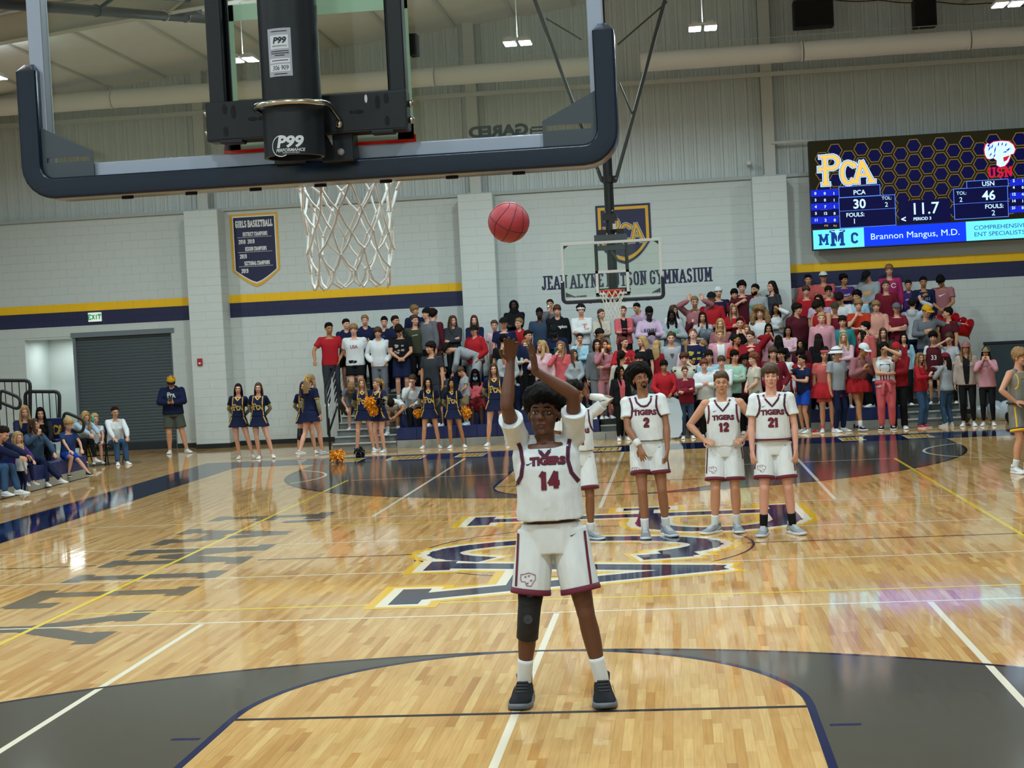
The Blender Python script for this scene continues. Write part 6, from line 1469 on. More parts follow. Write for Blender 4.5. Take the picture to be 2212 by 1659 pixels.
CROWD = """
709.7 697 m rail 18 short:black tan tee:red pants:charcoal k=1 | hand on the end rail
747 689 m crossL 10 short:black fair hoodie:navy shorts:black k=3 face=smile | arms crossed behind white printed t-shirt
763.4 699 m behind 5 mop:sandy fair tee:white gymshorts:black k=1 fat=1.14 face=smile txt=USA,#8a3a5a,.085,0,1.27 bhem=.62 | USA on the chest
787.6 680.5 m down 12 short:light fair hoodie:navy pants:black k=3 txt=PCA,#c9a23a,.09,0,1.2 | gold letters on chest
815.8 706 m pocket 4 mop:brown light hoodie:white jogger:gray k=2 face=smile | hands low at front
829.5 684.5 m down 8 fade:black fair tee:navy pants:navy k=3 txt=@dot,#2a5cc0,.2,-.03,1.22 | blue emblem on chest
853 682 m downL 25 short:dark light hoodie:navy pants:navy k=3 | looking toward the right
859 703.7 m look_dn 10 mop:dark light tee:black gymshorts:navy k=1 sock=white txt=@pic,#9a8f8a,.22,-.04,1.22 | head bowed over folded hands
894.7 658.6 m downL 35 fringe:light light hoodie:navy pants:navy k=5 | tallest at the back wall, turned right
895.3 680.5 m behindL 8 short:brown fair tee:olive pants:black k=3 txt=@scr,#a9aaa0,.13,-.01,1.28 | hands behind back
839 792 m sithead 5 buzz:dark tan tee:white shorts:gray k=1 sock=white | folded forward with head down
922 664.5 m downR -35 short:dark fair sweater:gray pants:black k=5 hat=capback:black | half hidden behind maroon sweater
935 666.5 m down 150 fringe:dark fair sweater:maroon pants:brown k=4 | back turned to the court
976.7 681.8 f crossL 4 long:brown fair hoodie:charcoal leggings:black k=4 | arms crossed by the pilaster
1023.8 681 f cross 6 long:auburn pale jacket:navy leggings:navy k=4 | behind red hoodie
1023.8 702.3 m pocket -30 short:dark light hoodie:red jogger:gray k=2 hat=cap:black fat=1.12 | hands in pouch
1067.5 691.7 k down 5 short:brown fair polo:lightpink pants:khaki k=4 | button up on small boy
1087.4 685.7 m down 4 short:dark fair tee:navy pants:black k=4 hat=cap:black txt=@scr,#a58a3a,.15,.02,1.22 | gold script on chest
1109.3 648 m cross 5 none:black dark hoodie:black pants:black k=5 hat=hood:black txt=@tri,#d9dcdc,.06,.08,1.3 | hood raised by the pilaster
1120.4 687 k downR -5 short:sandy fair hoodie:red pants:black k=4 | small blond boy in front of hooded figure
1086 723 m down 170 short:black light tee:black pants:black k=2 | seen from behind
1093.4 747.4 f clasp 14 long:light fair cardigan:lightgray leggings:black k=1 open=coral | over coral top
925.6 762 m sitface 6 curly:black light tee:black shorts:black k=3 | both fists at the face
955 745 m bent -80 short:black light long:lightgray shorts:silver k=2 hat=capback:black | stooping far forward
930 737 m downR -20 mop:dark light tee:charcoal pants:charcoal k=2 | dim figure behind stooping one
890.5 809.7 f sitchin 10 pulled:brown fair sweater:white leggings:black k=1 | seated, chin on hand
926 806 m sit 8 short:brown fair tee:white shorts:black k=1 | seated behind two cheerleaders
956.8 794.5 k downR -8 short:brown fair tee:charcoal shorts:charcoal k=0 txt=@blk,#8a7a2a,.2,.02,1.24 | schoolboy on the front bench
989 794.5 k look_dn -60 short:brown light tee:lightgray shorts:khaki k=0 shoe=lightblue | schoolboy looking down, blue sneakers
1025.7 797.8 f sitcross 6 braids:black dark sweater:coral shorts:red k=1 mask=1 | blue face mask, seated
757 813 k bent 10 mop:light fair tee:gray shorts:gray k=0 | crouched boy on the aisle steps
1139.4 713.7 m downL 18 short:dark light sweater:navy pants:black k=3 | brown haired youth above shooter's hand
1164.7 666 m down 6 fade:black dark tee:slate pants:navy k=4 | raglan sleeves
1188 647 m drink 12 short:dark light long:gray pants:gray k=5 can=1 | drinking from a can
1202.7 658.6 m down 4 fringe:auburn fair hoodie:black pants:black k=4 face=smile txt=Champion,#d9dcdc,.085,.02,1.28 fat=1.05 | white script on chest
1195.7 704 m nod -8 short:black dark sweater:navy pants:navy k=2 hat=cap:black | black cap below white script hoodie
1195.7 743.4 k down 0 none:black dark hoodie:black pants:black k=2 hat=cap:charcoal | small dim kid in dark cap
1254.6 658.6 m cross 4 curly:dark fair long:white pants:gray k=4 hat=capback:white:black txt=T,#c96a5a,.16,.06,1.26 | coral T on the chest
1298 667.5 f crossL 10 braid:brown fair sweater:cream pants:gray k=4 face=smile txt=@scr,#c98a90,.1,.05,1.22 | arms crossed, smiling up
1171 735 f talk -25 wavy:blond fair sweater:lightpink skirt:black k=1 | hands together, facing left
1133 734 f clasphi 10 long:light fair cardigan:cream leggings:black k=1 open=white | half hidden by shooter's arm
1212.8 737.7 f drink -10 long:light fair sweater:coral jeans:denim k=1 cup=1 | sipping from a green cup
1237.5 754.8 f claspL 14 long:brown light sweater:lightgray leggings:gray k=0 | hands clasped low
1252 720 f mouth 4 pulled:dark light long:lightblue shorts:black k=2 | hand over mouth
1295 709 m downL 30 short:black tan tee:gray pants:gray k=3 hat=capback:black | facing right behind the raised hands
1288.7 732.7 f down 12 bob:dark light hoodie:gray pants:gray k=2 | dark bob half hidden
1302.7 732.7 f mouthL 14 long:auburn fair long:dustypink jogger:dustypink k=1 shoe=white orange=1 | matching tracksuit, orange at the mouth
1345.6 661 f cross 6 pulled:brown fair cardigan:coral leggings:black k=4 face=smile open=black | over black top, arms crossed
1373.4 654.8 m lean -20 short:black light hoodie:lavender pants:denim k=4 | leaning to look down
1402.5 664.3 m phone 8 fade:black deep hoodie:lavender jeans:navy k=4 txt=@blk,#3a3f5a,.26,0,1.27 | dark letters on chest
1450 670.6 f clasphi 4 braids:black deep hoodie:lightgray pants:gray k=4 txt=@blk,#2f9a63,.26,0,1.27 fat=1.08 | green letters
1453.8 659 f downL 20 long:brown fair long:white pants:white k=5 | behind the gray hoodie
1346.8 727.6 f clap 15 pony:auburn fair sweater:red leggings:black k=2 | clapping
1341.8 756.7 f down 160 pony:dark light sweater:cream pants:black k=1 | dark ponytail seen from behind
1387.3 725 f talk -35 longback:blond fair tee:black pants:black k=2 face=smile | turned left
1417.7 735 f down 165 long:blond fair sweater:crimson pants:black k=1 | blond hair seen from behind
1448.7 716 m down 4 bun:brown fair long:lightgray pants:gray k=2 face=smile txt=@tri,#4a3a36,.1,0,1.26 | dark badge on chest
1496 711.8 m shout 2 short:red pale tee:navy pants:black k=2 face=open txt=@pic,#b9a63a,.26,0,1.2 | head back, shouting
1481 736.5 f downL 35 long:light fair sweater:lightpink leggings:black k=1 fat=1.1 | turned right
1517 734.6 f talk -45 pulled:light light tee:navy pants:navy k=1 | profile facing left
1476.6 760.5 m down 4 mop:auburn fair long:cream pants:black k=0 chk=1 fat=1.1 | checkered sleeves and fleece front
1479 792 f cross 5 pony:brown fair sweater:burgundy jeans:slate k=-1 | arms crossed on the floor
1433.5 778 m front 4 fringe:black tan hoodie:red pants:black k=-1 | holding a white poster
1380 763 m talk 20 short:black light jacket:gray pants:black k=0 hat=capback:black | gray jacket behind the round haired player
1338 791.5 f downL 22 long:black tan cardigan:black leggings:black k=-1 open=coral | long black hair over black cardigan
1499 667 f chin 5 long:light fair cardigan:maroon pants:black k=3 | hand at chin
1500 640 m raise2 4 short:light fair long:mauve pants:mauve k=5 | both arms raised in front of face
1536.3 630.6 m down 2 short:black tan hoodie:red pants:black k=5 hat=cap:black | red hood at the back wall
1551 619 m down 6 short:dark fair tee:navy pants:navy k=5 hat=capback:white:navy txt=@scr,#b9a63a,.16,.02,1.2 | at the back wall
1585.7 624 m down 2 fringe:black light tee:burgundy pants:black k=4 | dark fringe, below the tall one
1602 606 m chest 2 curly:black fair tee:maroon pants:black k=5 | hand on chest at the back wall
1630.6 613.5 m downR -10 short:black light hoodie:lightgray pants:gray k=5 face=smile txt=@blk,#2f8a63,.26,0,1.26 fat=1.1 beard=1 | dark beard, green letters
1666.7 606.6 f down -50 longback:dark fair tee:charcoal pants:charcoal k=5 | against the pilaster, facing left
1516.7 673.7 f chin 3 long:dark light hoodie:silver pants:gray k=3 | hand at chest, gray backpack
1538.9 658.5 f clasphi 4 long:light tan sweater:tan pants:tan k=4 | brown knit
1584.4 657.8 f clasphi 2 long:light fair sweater:red pants:black k=4 | hands together at chest
1556 688 f down -8 long:blond fair tee:mauve pants:black k=3 face=smile fat=1.08 | smiling, mauve top
1597.7 685.7 f chin2 0 pulled:dark fair tee:black pants:black k=3 | chin resting on hands
1554.7 710.4 m down 2 short:sandy fair polo:pink shorts:khaki k=2 open=white | open over white
1640.8 659.7 m down -4 frizzy:light fair tee:white pants:black k=4 | huge frizzy wig
1675 656 f fore -6 wavy:dark tan long:white pants:black k=4 | hand pressed to forehead
1612 701.5 f down 4 long:light fair sweater:beige pants:black k=3 | behind the crimson sweater
1620.5 714.8 m backhead -8 short:auburn pale sweater:crimson pants:black k=2 fat=1.15 | elbow raised behind head
1588.9 721.8 f downL 35 pulled:dark tan tee:orange pants:black k=2 | profile facing right
1659.7 699 f mouth2 -4 long:black tan tee:pink pants:black k=3 | palms pressed at mouth
1701.5 704 f cross 2 longback:black tan jacket:lightpink pants:black k=3 face=smile | long black hair, smiling
1681 724.3 f down 170 long:black tan tee:black pants:black k=2 | black hair seen from behind
1586 756 m crossL 0 fringe:black light long:mint pants:black k=0 | arms crossed, black fringe
1627.5 761 m clasp -70 curly:red pale tee:cream jogger:gray k=-1 | profile facing left
1608 766 m down 10 curly:black brown tee:maroon pants:black k=0 | peeking between two others
1668.6 748.4 m pocket 4 mop:brown fair sweater:burgundy pants:denim k=-1 | behind player 21
1687.6 752 m downR -14 fringe:black light long:white pants:black k=0 | dark fringe over white, looking left
1520.5 775.6 m clasphi 2 curly:red fair hoodie:white pants:black k=-1 face=smile | reddish curls, hands clasped
1530.6 756 m down 6 fringe:dark light tee:lightblue pants:black k=0 | behind reddish curls
1558 768.6 m cross -2 fringe:brown fair sweater:white jogger:silver k=-1 | beside player 12's head
1745 593 m down -3 short:black light hoodie:salmon pants:black k=5 face=smile | back row by the pilaster
1778 586.4 m cross -3 short:dark light polo:salmon pants:black k=5 hat=cap:white:black fat=1.1 | back row
1822 591.7 m crossL 2 curly:black tan tee:purple pants:black k=5 txt=@scr,#c9c4d8,.24,0,1.24 | white script, back row
1866.8 587.6 m look_dn -30 short:black light long:lightgray pants:gray k=5 hat=cap:black txt=@bar,#d9a05a,.18,0,1.22 fat=1.1 | orange print, looking down
1741 616.4 m down -3 mop:brown fair tee:red pants:gray k=4 | below the salmon hoodie
1789 617.6 m down -4 fringe:dark fair tee:red pants:black k=4 txt=@scr,#c9a23a,.2,0,1.2 spec=1 | glasses, yellow letters
1768.7 636.4 m downR -8 wavy:dark light tee:lavender pants:gray k=3 | long dark curls
1758.7 651 m look_dn -40 mop:dark light jersey:red pants:gray k=3 | looking down to the left
1810.4 634.6 m look_dn -10 mop:dark light tee:white pants:gray k=3 | above the olive cap
1850.4 626.4 m downR -6 curly:black light tee:lightblue pants:black k=4 | dark curls, pale shirt
1720.5 654 m downL 35 mop:dark light hoodie:maroon pants:charcoal k=3 fat=1.22 | large figure by the pilaster
1802.8 652.8 m down -5 short:dark light tee:burgundy pants:black k=2 hat=cap:olive | arms at sides
1853.9 645.8 m chin -4 mop:sandy fair tee:orange pants:black k=3 | hand at chin, watch
1774 675 m down -4 short:blond pale hoodie:pink pants:gray k=2 fat=1.05 | short blond hair
1819 682 m down -5 fringe:dark fair long:teal pants:black k=2 | only teal top in the stand
1892 648.7 m clasp -5 mop:sandy fair hoodie:peach pants:gray k=3 | hands clasped
1868.6 694.5 m downR -60 short:black pale sweater:salmon pants:black k=2 | profile facing left
1863 711.6 f downR -50 long:dark fair sweater:crimson pants:black k=1 | profile facing left, long hair
1821.6 719 f chin -4 long:blond fair long:lightpink skirt:black k=0 | hand at chin, blond
1767 721 f down 165 long:dark light sweater:black pants:black k=0 | long hair seen from behind on black
1730.5 732.7 f downR -6 long:black tan cardigan:maroon pants:black k=1 open=black | dark hair behind red jacket
1920 571 m down -6 fringe:light fair jacket:hotpink pants:black k=5 txt=@ring,#d9dcdc,.11,.08,1.3 | tallest in the back row
1913 605.8 m down -4 short:brown fair sweater:burgundy pants:black k=4 | quarter zip below hot pink jacket
1961.5 605 k down -5 short:dark light hoodie:purple pants:black k=5 txt=@scr,#c9c4d8,.2,0,1.24 | small boy at the back wall
1994 597.8 m chest -4 short:black tan long:navy pants:navy k=5 txt=@blk,#6a7480,.26,0,1.26 | arm folded up, gray letters
2029 597 m look_dn -14 mop:black tan tee:mauve shorts:red k=5 txt=@tick,#d9dcdc,.16,0,1.3 bhem=.7 | red shorts, looking down
1970 644 m raise 160 short:dark light hoodie:silver pants:navy k=3 | seen from behind, arm raised
2004 658.8 m side 4 short:brown light long:gray pants:navy k=3 hat=cap:gold txt=@bar,#d9a070,.14,0,1.24 | arm stretched sideways
2047 664 m downR -60 short:black light polo:maroon pants:black k=3 | dark checked shirt beside balloons
1936 654 m cross -4 short:brown fair tee:burgundy pants:black k=3 hat=cap:gray fat=1.08 | arms crossed, gray cap
1907 708 f down -3 long:brown fair jacket:olive pants:black k=1 | long brown hair, white collar
1951.5 719 f down -6 wavy:black fair jacket:lightblue pants:black k=0 open=crimson | denim jacket over red
1935 739 m chin -8 short:brown light long:crimson pants:black k=-1 hat=cap:red fat=1.1 | red cap, hand on face
2015 715 k down -10 mop:black light tee:white shorts:maroon k=1 tank=maroon txt=33,#d9dcdc,.14,0,1.16 sock=gray | jersey 33 over white
2049.7 719 k salute -14 fringe:brown fair tee:silver pants:black k=1 | hand shading eyes
2085.5 738 f down -12 long:light fair jacket:beige leggings:black k=-1 hat=cap:mauve open=black | over black dress
1909 739 m fore -6 mop:black light tank:white jogger:coral k=-1 spec=1 flag=1 shoe=black fat=1.12 | stars and stripes, coral trousers
1869 742 m tutu 40 mop:black tan sweater:mauve tutu:red k=-1 hat=cap:white shoe=navy sock=white | white cap, red tutu
1781 753.6 m down -2 short:dark light tee:salmon gymshorts:coral k=-1 hat=headband:coral tutu=red shoe=cream sock=coral fat=1.12 bhem=.62 | red tutu over shorts
1806 748.7 m downL 40 short:brown light tee:lightgray jeans:navy k=-1 hat=bucket:white:black | facing right
1733 766 m point -60 short:black light tee:navy shorts:royal k=-1 shoe=white bhem=.66 | royal blue shorts, facing left
1727.7 755 m down 14 fringe:black light jacket:crimson pants:gray k=0 open=lightpink | red jacket behind navy t-shirt
2042 762 f point -140 long:dark fair long:lightgray jeans:denim k=-1 hat=cap:burgundy | mottled, arms reaching up
1986 762 f talk 55 wavy:light light sweater:red jeans:denim k=-1 shoe=red | puffed sleeves, facing right
2129 749 f mouth2 -14 long:dark light long:pink leggings:black k=-1 hat=cap:khaki | both hands at mouth
"""
TICK = [(-.5, .02), (-.36, -.2), (-.18, -.16), (.5, .24), (-.2, -.02), (-.34, -.03)]
def print_shape(p, kind, size, x0, z0, m):
    g = G(); q = []; S_ = size
    if kind == 'dot': g.add([(S_/2*math.cos(a), S_/2*math.sin(a), 0) for a in np.linspace(0, 2*PI, 12, endpoint=False)], [tuple(range(12))])
    elif kind == 'ring': q = band((0, 0), S_*.34, S_*.5, 20, 340, 14)
    elif kind == 'tri': q = [[(-S_/2, S_/2), (0, -S_/2), (S_/2, S_/2), (0, S_*.6)]]
    elif kind == 'bar': q = [[(-S_*.6, -S_*.3), (S_*.5, -S_*.15), (S_*.6, S_*.3), (-S_*.5, S_*.15)]]
    elif kind == 'tick': g.add([(a*S_, b*S_, 0) for a, b in TICK], [tuple(range(6))])
    elif kind == 'scr': q = stroke_poly([(-S_/2+S_*i/11, S_*(.11 if i % 2 else -.07)+S_*.012*i) for i in range(12)], S_*.06)
    elif kind == 'blk': q = [[(-S_/2+S_*i/6, -S_*.14), (-S_/2+S_*(i+.78)/6, -S_*.14), (-S_/2+S_*(i+.78)/6, S_*.14), (-S_/2+S_*(i+(.3 if i % 2 else 0))/6, S_*.14)] for i in range(6)]
    elif kind == 'pic':
        r = random.Random(len(PEOPLE))
        for i in range(9): a, b = r.uniform(-.4, .4)*S_, r.uniform(-.5, .5)*S_; w_ = S_*r.uniform(.08, .2); q.append([(a-w_, b-w_*.5), (a+w_*.8, b-w_*.6), (a+w_, b+w_*.5), (a-w_*.7, b+w_*.6)])
    for x in q: g.add([(a[0], a[1], 0) for a in x], [(0, 1, 2, 3)])
    project(p, g, bvh_of(DONE[p['kt']]), x0, z0, m)
def ex_text(p):
    t, c, s_, x, z = p['opt']['txt'].split(','); m = mat('print '+c, c, .7)
    q = p['sk'].T((float(x), 0, float(z)))
    if t[0] == '@': print_shape(p, t[1:], float(s_), q[0], q[2], m)
    else: chest_print(p, [(t, float(s_)*1.15, q[0], q[2], m, .003, .9)])
def ex_open(p):
    c = p['opt']['open']; g = G(); n = 14
    for i in range(n):
        z0, z1 = p.get('hem', .86)+.02+i*(.6-.03)/n, p.get('hem', .86)+.02+(i+1)*(.6-.03)/n; w0 = .035+.045*(i/n)**.6
        g.add([(-w0, z0, 0), (w0, z0, 0), (w0, z1, 0), (-w0, z1, 0)], [(0, 1, 2, 3)])
    project(p, g, bvh_of(DONE[p['kt']]), 0, 0, cmat(c), name='shirt_front')
def head_part(p, name, g, m, smooth=True):
    o = obj(name, g, m, p['o'], smooth); o.matrix_local = p['sk'].hmat(); return o
def ex_mask(p): g = G(); g.ell((0, -.078, -.055), (.052, .032, .042)); head_part(p, 'face_mask', g, cmat('#6fb2e0', 'mask'))
def ex_spec(p):
    g = G()
    for e in (1, -1):
        g.tube([(e*.033+.024*math.cos(a), -.098, .0+.018*math.sin(a)) for a in np.linspace(0, 2*PI, 14, endpoint=False)], .003, 6, closed=True); g.tube([(e*.057, -.096, .004), (e*.08, -.05, .006), (e*.083, .0, .0)], .0028, 6)
    g.tube([(-.01, -.1, .003), (.01, -.1, .003)], .003, 6); head_part(p, 'glasses', g, MBK)
def ex_beard(p):
    g = G(); shell(g, (0, -.03, -.068), (.062, .066, .055), lambda q: q[2] < -.06+abs(q[0])*.5 and q[1] < .0 and not (abs(q[0]) < .027 and q[2] > -.078 and q[1] < -.05), lambda q: .006, .002, 90, 1, 30, 18, .96); head_part(p, 'beard', g, hairmat(p['hair'][1]))
def hold(p, side, off=(0, 0, 0)):
    sk = p['sk']; return sk.wr[side]+sk.hd[side]*.085+sk.hn[side]*.035+np.array(off)
def loose(p, name, g, mats, label, cat, at_, smooth=True):
    """a thing held by a person: top-level, built where the hand is"""
    s = p['s']; c, s_ = math.cos(p['yaw']), math.sin(p['yaw']); a = np.array(at_)*s; w_ = np.array((a[0]*c-a[1]*s_, a[0]*s_+a[1]*c, a[2]))+np.array(p['loc'])
    o = obj(name, g, mats, None, smooth, loc=tuple(w_), rot=(0, 0, p['yaw'])); tag(o, label, cat); return o
def ex_can(p): g = G(); g.tube([(0, 0, 0), (.0, -.02, .11)], .032, 14, round_=False); loose(p, 'drink_can', g, mat('can metal', '#c9ccd0', .25, metal=.8), 'silver drink can tipped to a mouth at the back wall', 'can', hold(p, 1, (-.02, -.0, -.03)))
def ex_cup(p): g = G(); g.rings([np.array([(r*math.cos(a), r*math.sin(a), z) for a in np.linspace(0, 2*PI, 16, endpoint=False)]) for r, z in ((.03, 0), (.042, .13), (.045, .13), (.045, .14))]); loose(p, 'paper_cup', g, mat('cup green', '#3a8f86', .5), 'green cup held to the mouth of a coral sweater wearer', 'cup', hold(p, 1, (-.03, -.02, -.06)))
def ex_orange(p): g = G(); g.ell((0, 0, 0), .05); loose(p, 'orange_ball', g, mat('orange fruit', '#e08a22', .6, bump=.2, bscale=90), 'small orange ball at the cheek of the dusty pink tracksuit wearer', 'ball', p['sk'].H((.075, -.09, -.05)))
def ex_chk(p):
    for i in range(2):
        sk = p['sk']; g = G(); a, b = sk.sh[i], sk.el[i]
        for r in range(8):
            for c in range(10):
                if (r+c) % 2: continue
                t0, t1 = r/8, (r+1)/8; A0, A1 = 2*PI*c/10, 2*PI*(c+1)/10; d = nrm(b-a); u = nrm(np.cross(d, (0, 1, 0))); v = np.cross(d, u)
                P = [a+(b-a)*t+(u*math.cos(A)+v*math.sin(A))*(.083-.008*t) for t, A in ((t0, A0), (t0, A1), (t1, A1), (t1, A0))]; g.add(P, [(0, 1, 2, 3)])
        obj('check_print', g, cmat('black'), p['top_o'])
def ex_flag(p):
    bv = bvh_of(DONE[p['kt']]); st, sr = G(), G(); bl_ = G()
    bl_.add([(-.1, 1.13, 0), (.1, 1.13, 0), (.1, 1.33, 0), (-.1, 1.33, 0)], [(0, 1, 2, 3)])
    for i in range(5):
        for j in range(5): x, z = -.085+.04*i+(.01 if j % 2 else 0), 1.15+.038*j; st.add([(x-.009, z, 0), (x, z-.01, 0), (x+.009, z, 0), (x, z+.01, 0)], [(0, 1, 2, 3)])
    for i in range(4): x = -.1+.055*i; sr.add([(x, .98, 0), (x+.025, .98, 0), (x+.025, 1.13, 0), (x, 1.13, 0)], [(0, 1, 2, 3)])
    project(p, bl_, bv, 0, 0, cmat('navy')); project(p, st, bv, 0, 0, cmat('white'), off=.005); project(p, sr, bv, 0, 0, cmat('#8e2030'))
    g = G(); sk = p['sk']
    g.rings(torso_rings(sk, .03, .93, 1.0, .035)); g.tube([(.02, -.16, .97), (.07, -.2, .9), (.09, -.2, .78)], (.035), 10); g.tube([(-.02, -.16, .97), (-.05, -.2, .88), (-.06, -.2, .74)], .035, 10); g.ell((0, -.17, .965), (.05, .04, .04)); obj('tied_jacket', g, cmat('coral'), p['o'], True)
def ex_tutu(p): g = bottom_geo(p['sk'], 'tutu', .74); obj('tutu', g, cmat(p['opt']['tutu']), p['o'])
def ex_tank(p):
    k = want(('jersey', p['pose'], p['sex']), lambda: top_geo(p['sk'], 'tank', .82, .8, .026), .013, 3, .5, wr=.008); p['kj'] = k
EXF = dict(txt=ex_text, open=ex_open, mask=ex_mask, spec=ex_spec, beard=ex_beard, can=ex_can, cup=ex_cup, orange=ex_orange, chk=ex_chk, flag=ex_flag, tutu=ex_tutu)
def ex_jersey(p):
    o = link('jersey', DONE[p['kj']], [cmat(p['opt']['tank'])], p['o'], share=True); p['top_o'] = o; p['kt'] = p['kj']
for line in CROWD.strip().splitlines():
    p = parse(line); request(p); o = p['opt']
    if 'tank' in o: ex_tank(p); p['extra'] = [ex_jersey]
    p['extra'] = p.get('extra', [])+[EXF[k] for k in EXF if k in o]
    k = int(o['k']); Y, zf = rowYZ(k); want_s = HT[p['sex']]/1.75
    if p['pose'].startswith('sit'): zf -= .45*.9*(1 if p['sex'] != 'k' else .8)
    best = None
    cand = [k] if k < 0 else ([k] if p['pose'] in ('bent', 'lean') or p['pose'].startswith('sit') else [j for j in (k-2, k-1, k, k+1) if -1 <= j <= 5])
    if k < 0: p['yaw'] += 0
    for j in cand:
        Yj, zj = rowYZ(j)
        if p['pose'].startswith('sit'): zj = Z0+RISE*j-.43*(.95 if p['sex'] != 'k' else .8); Yj -= .02
        if k < 0: Yj -= .25*((len(PEOPLE)*.37) % 1)
        elif j < 0: Yj = 27.74
        if j == 5 and any(a-.25 < at(p['u'], p['v'], 30.6)[0] < b+.25 for a, b in PILS): continue
        if p['pose'] in ('bent', 'sithead'):
            place_fixed(p, p['u'], p['v'], Yj, want_s); best = (0, want_s, (p['loc'][0], Yj, zj), j); continue
        s_ = place_head(p, p['u'], p['v'], Yj, zj); e = abs(math.log(s_/want_s))+(.03 if j != k else 0)
        if best is None or e < best[0]: best = (e, p['s'], p['loc'], j)
    p['s'], p['loc'], p['row'] = best[1:]
    print('row', p['row'], round(p['s']*1.75, 2), p['label']) if not .84 < p['s']/want_s < 1.14 else None
# ================================================================ players, cheerleaders, the people along the left side
MMAR, MNVY, MGLD = mat('trim maroon', '#5e1228', .8), mat('trim navy', '#1a1c3c', .8), mat('trim gold', '#d8a628', .7)
A_P2R = ((.085, -.23, .95), (1, .25, 0), (-.22, -.35, -.9), (-.3, 1, -.1), .35)
A_P2L = ((.2, -.15, .86), (.9, .5, 0), (-.15, -.25, -1), (-.9, .3, 0), .4)
A_HANG = ((.225, -.09, .845), (.8, .6, 0), (-.03, -.15, -1), (-.75, .65, 0), .3)
POSES.update({
 'shoot': pose(A=(((-.035, -.22, 1.84), (1, -.15, .0), (-.08, -.05, 1), (-.9, -.45, 0), .1), ((.165, -.2, 1.90), (.22, -1, -.2), (-.08, -.42, .9), (-.1, -.9, -.4), .28)), nk=-.05, su=(.06, .075), F=((.24, -.02), (.20, .03)), toe=(4, 4), hp=-9, hy=-14, hr=3, twist=8, tilt=-1.5),
 'p2': pose(A=(A_P2L, A_P2R), hy=14, hp=-8, hr=-4, tilt=-3, F=((.15, -.0), (.07, -.1)), toe=(24, 0)), 'p12': pose(A=(A_HIPS, A_HIPS), hp=-2, F=((.1, 0), (.14, -.05)), toe=(8, 42)), 'p21': pose(A=(A_HANG, A_HANG), hp=-4, F=((.16, .0), (.14, -.05)), toe=(28, 12)),
 'p11': pose(A=(((.15, -.02, 1.6), (1, -.4, -.7), (-.6, .1, .7), (-.3, -1, 0), .3), A_DOWN), hy=30, F=((.1, -.05), (.1, .05)), toe=(30, 10)), 'pgray': pose(A=(A_HIPS, A_HIPS), hy=12, hp=6, F=((.14, .0), (.15, .0)), toe=(15, 15)),
 'coach': pose(A=(((.06, -.26, 1.14), (1, .3, -.4), (-.4, -.4, .5), (-.4, 1, .2), .7), ((.06, -.26, 1.14), (1, .3, -.4), (-.4, -.4, .5), (-.4, 1, .2), .7)), hp=32, hy=6, F=((.26, -.02), (.12, -.0)), toe=(38, 2)),
 'cheer': pose(A=(((.09, .17, .97), (1, .1, 0), (-.9, .1, -.4), (0, -1, 0), .4),)*2, F=((.2, 0), (.2, 0)), toe=(18, 18)), 'cheerx': pose(A=(((.09, .17, .97), (1, .1, 0), (-.9, .1, -.4), (0, -1, 0), .4),)*2, F=((.3, -.05), (.02, .0)), toe=(25, 5), hy=5, tilt=3), 'cheerup': pose(A=(((.09, .17, .97), (1, .1, 0), (-.9, .1, -.4), (0, -1, 0), .4),)*2, F=((.24, 0), (.1, 0)), toe=(18, 18), hp=-14, hy=-8),
 'cheerw': pose(A=(A_DOWN, A_DOWN), F=((.08, .34, .02), (.08, -.2)), toe=(5, 5), hp=8), 'cheerp': pose(A=(((.13, -.25, 1.12), (1, .3, 0), (-.6, -.4, .3), (-.3, 1, 0), .7),)*2, F=((.1, 0), (.1, 0)), hy=-35)})
def hero(u, v, Y, zf, **k):
    p = dict(sex='m', fat=1., skin='brown', hair=('short', 'black'), top=('tee', 'white'), bot=('gymshorts', 'white'), q=1.9, yaw=0., ex='', u=u, v=v, opt={}); p.update(k); p['P'] = POSES[p['pose']]; p['yaw'] = math.radians(p['yaw']); request(p)
    if 'sfix' in k: place_fixed(p, u, v, Y, k['sfix'])
    else: place_head(p, u, v, Y, zf)
    return p
def digits(p, txt, h, x, z, m, t=.27, sx=.72):
    Q, wd = text_quads(txt, h, t, .42 if '1' not in txt or True else 0, sx, .16); g = G()
    for q in Q: g.add([(a[0]-wd/2, a[1]-h/2, 0) for a in q], [(0, 1, 2, 3)])
    project(p, g, bvh_of(DONE[p['kt']]), x, z, m, off=.004, name='number')
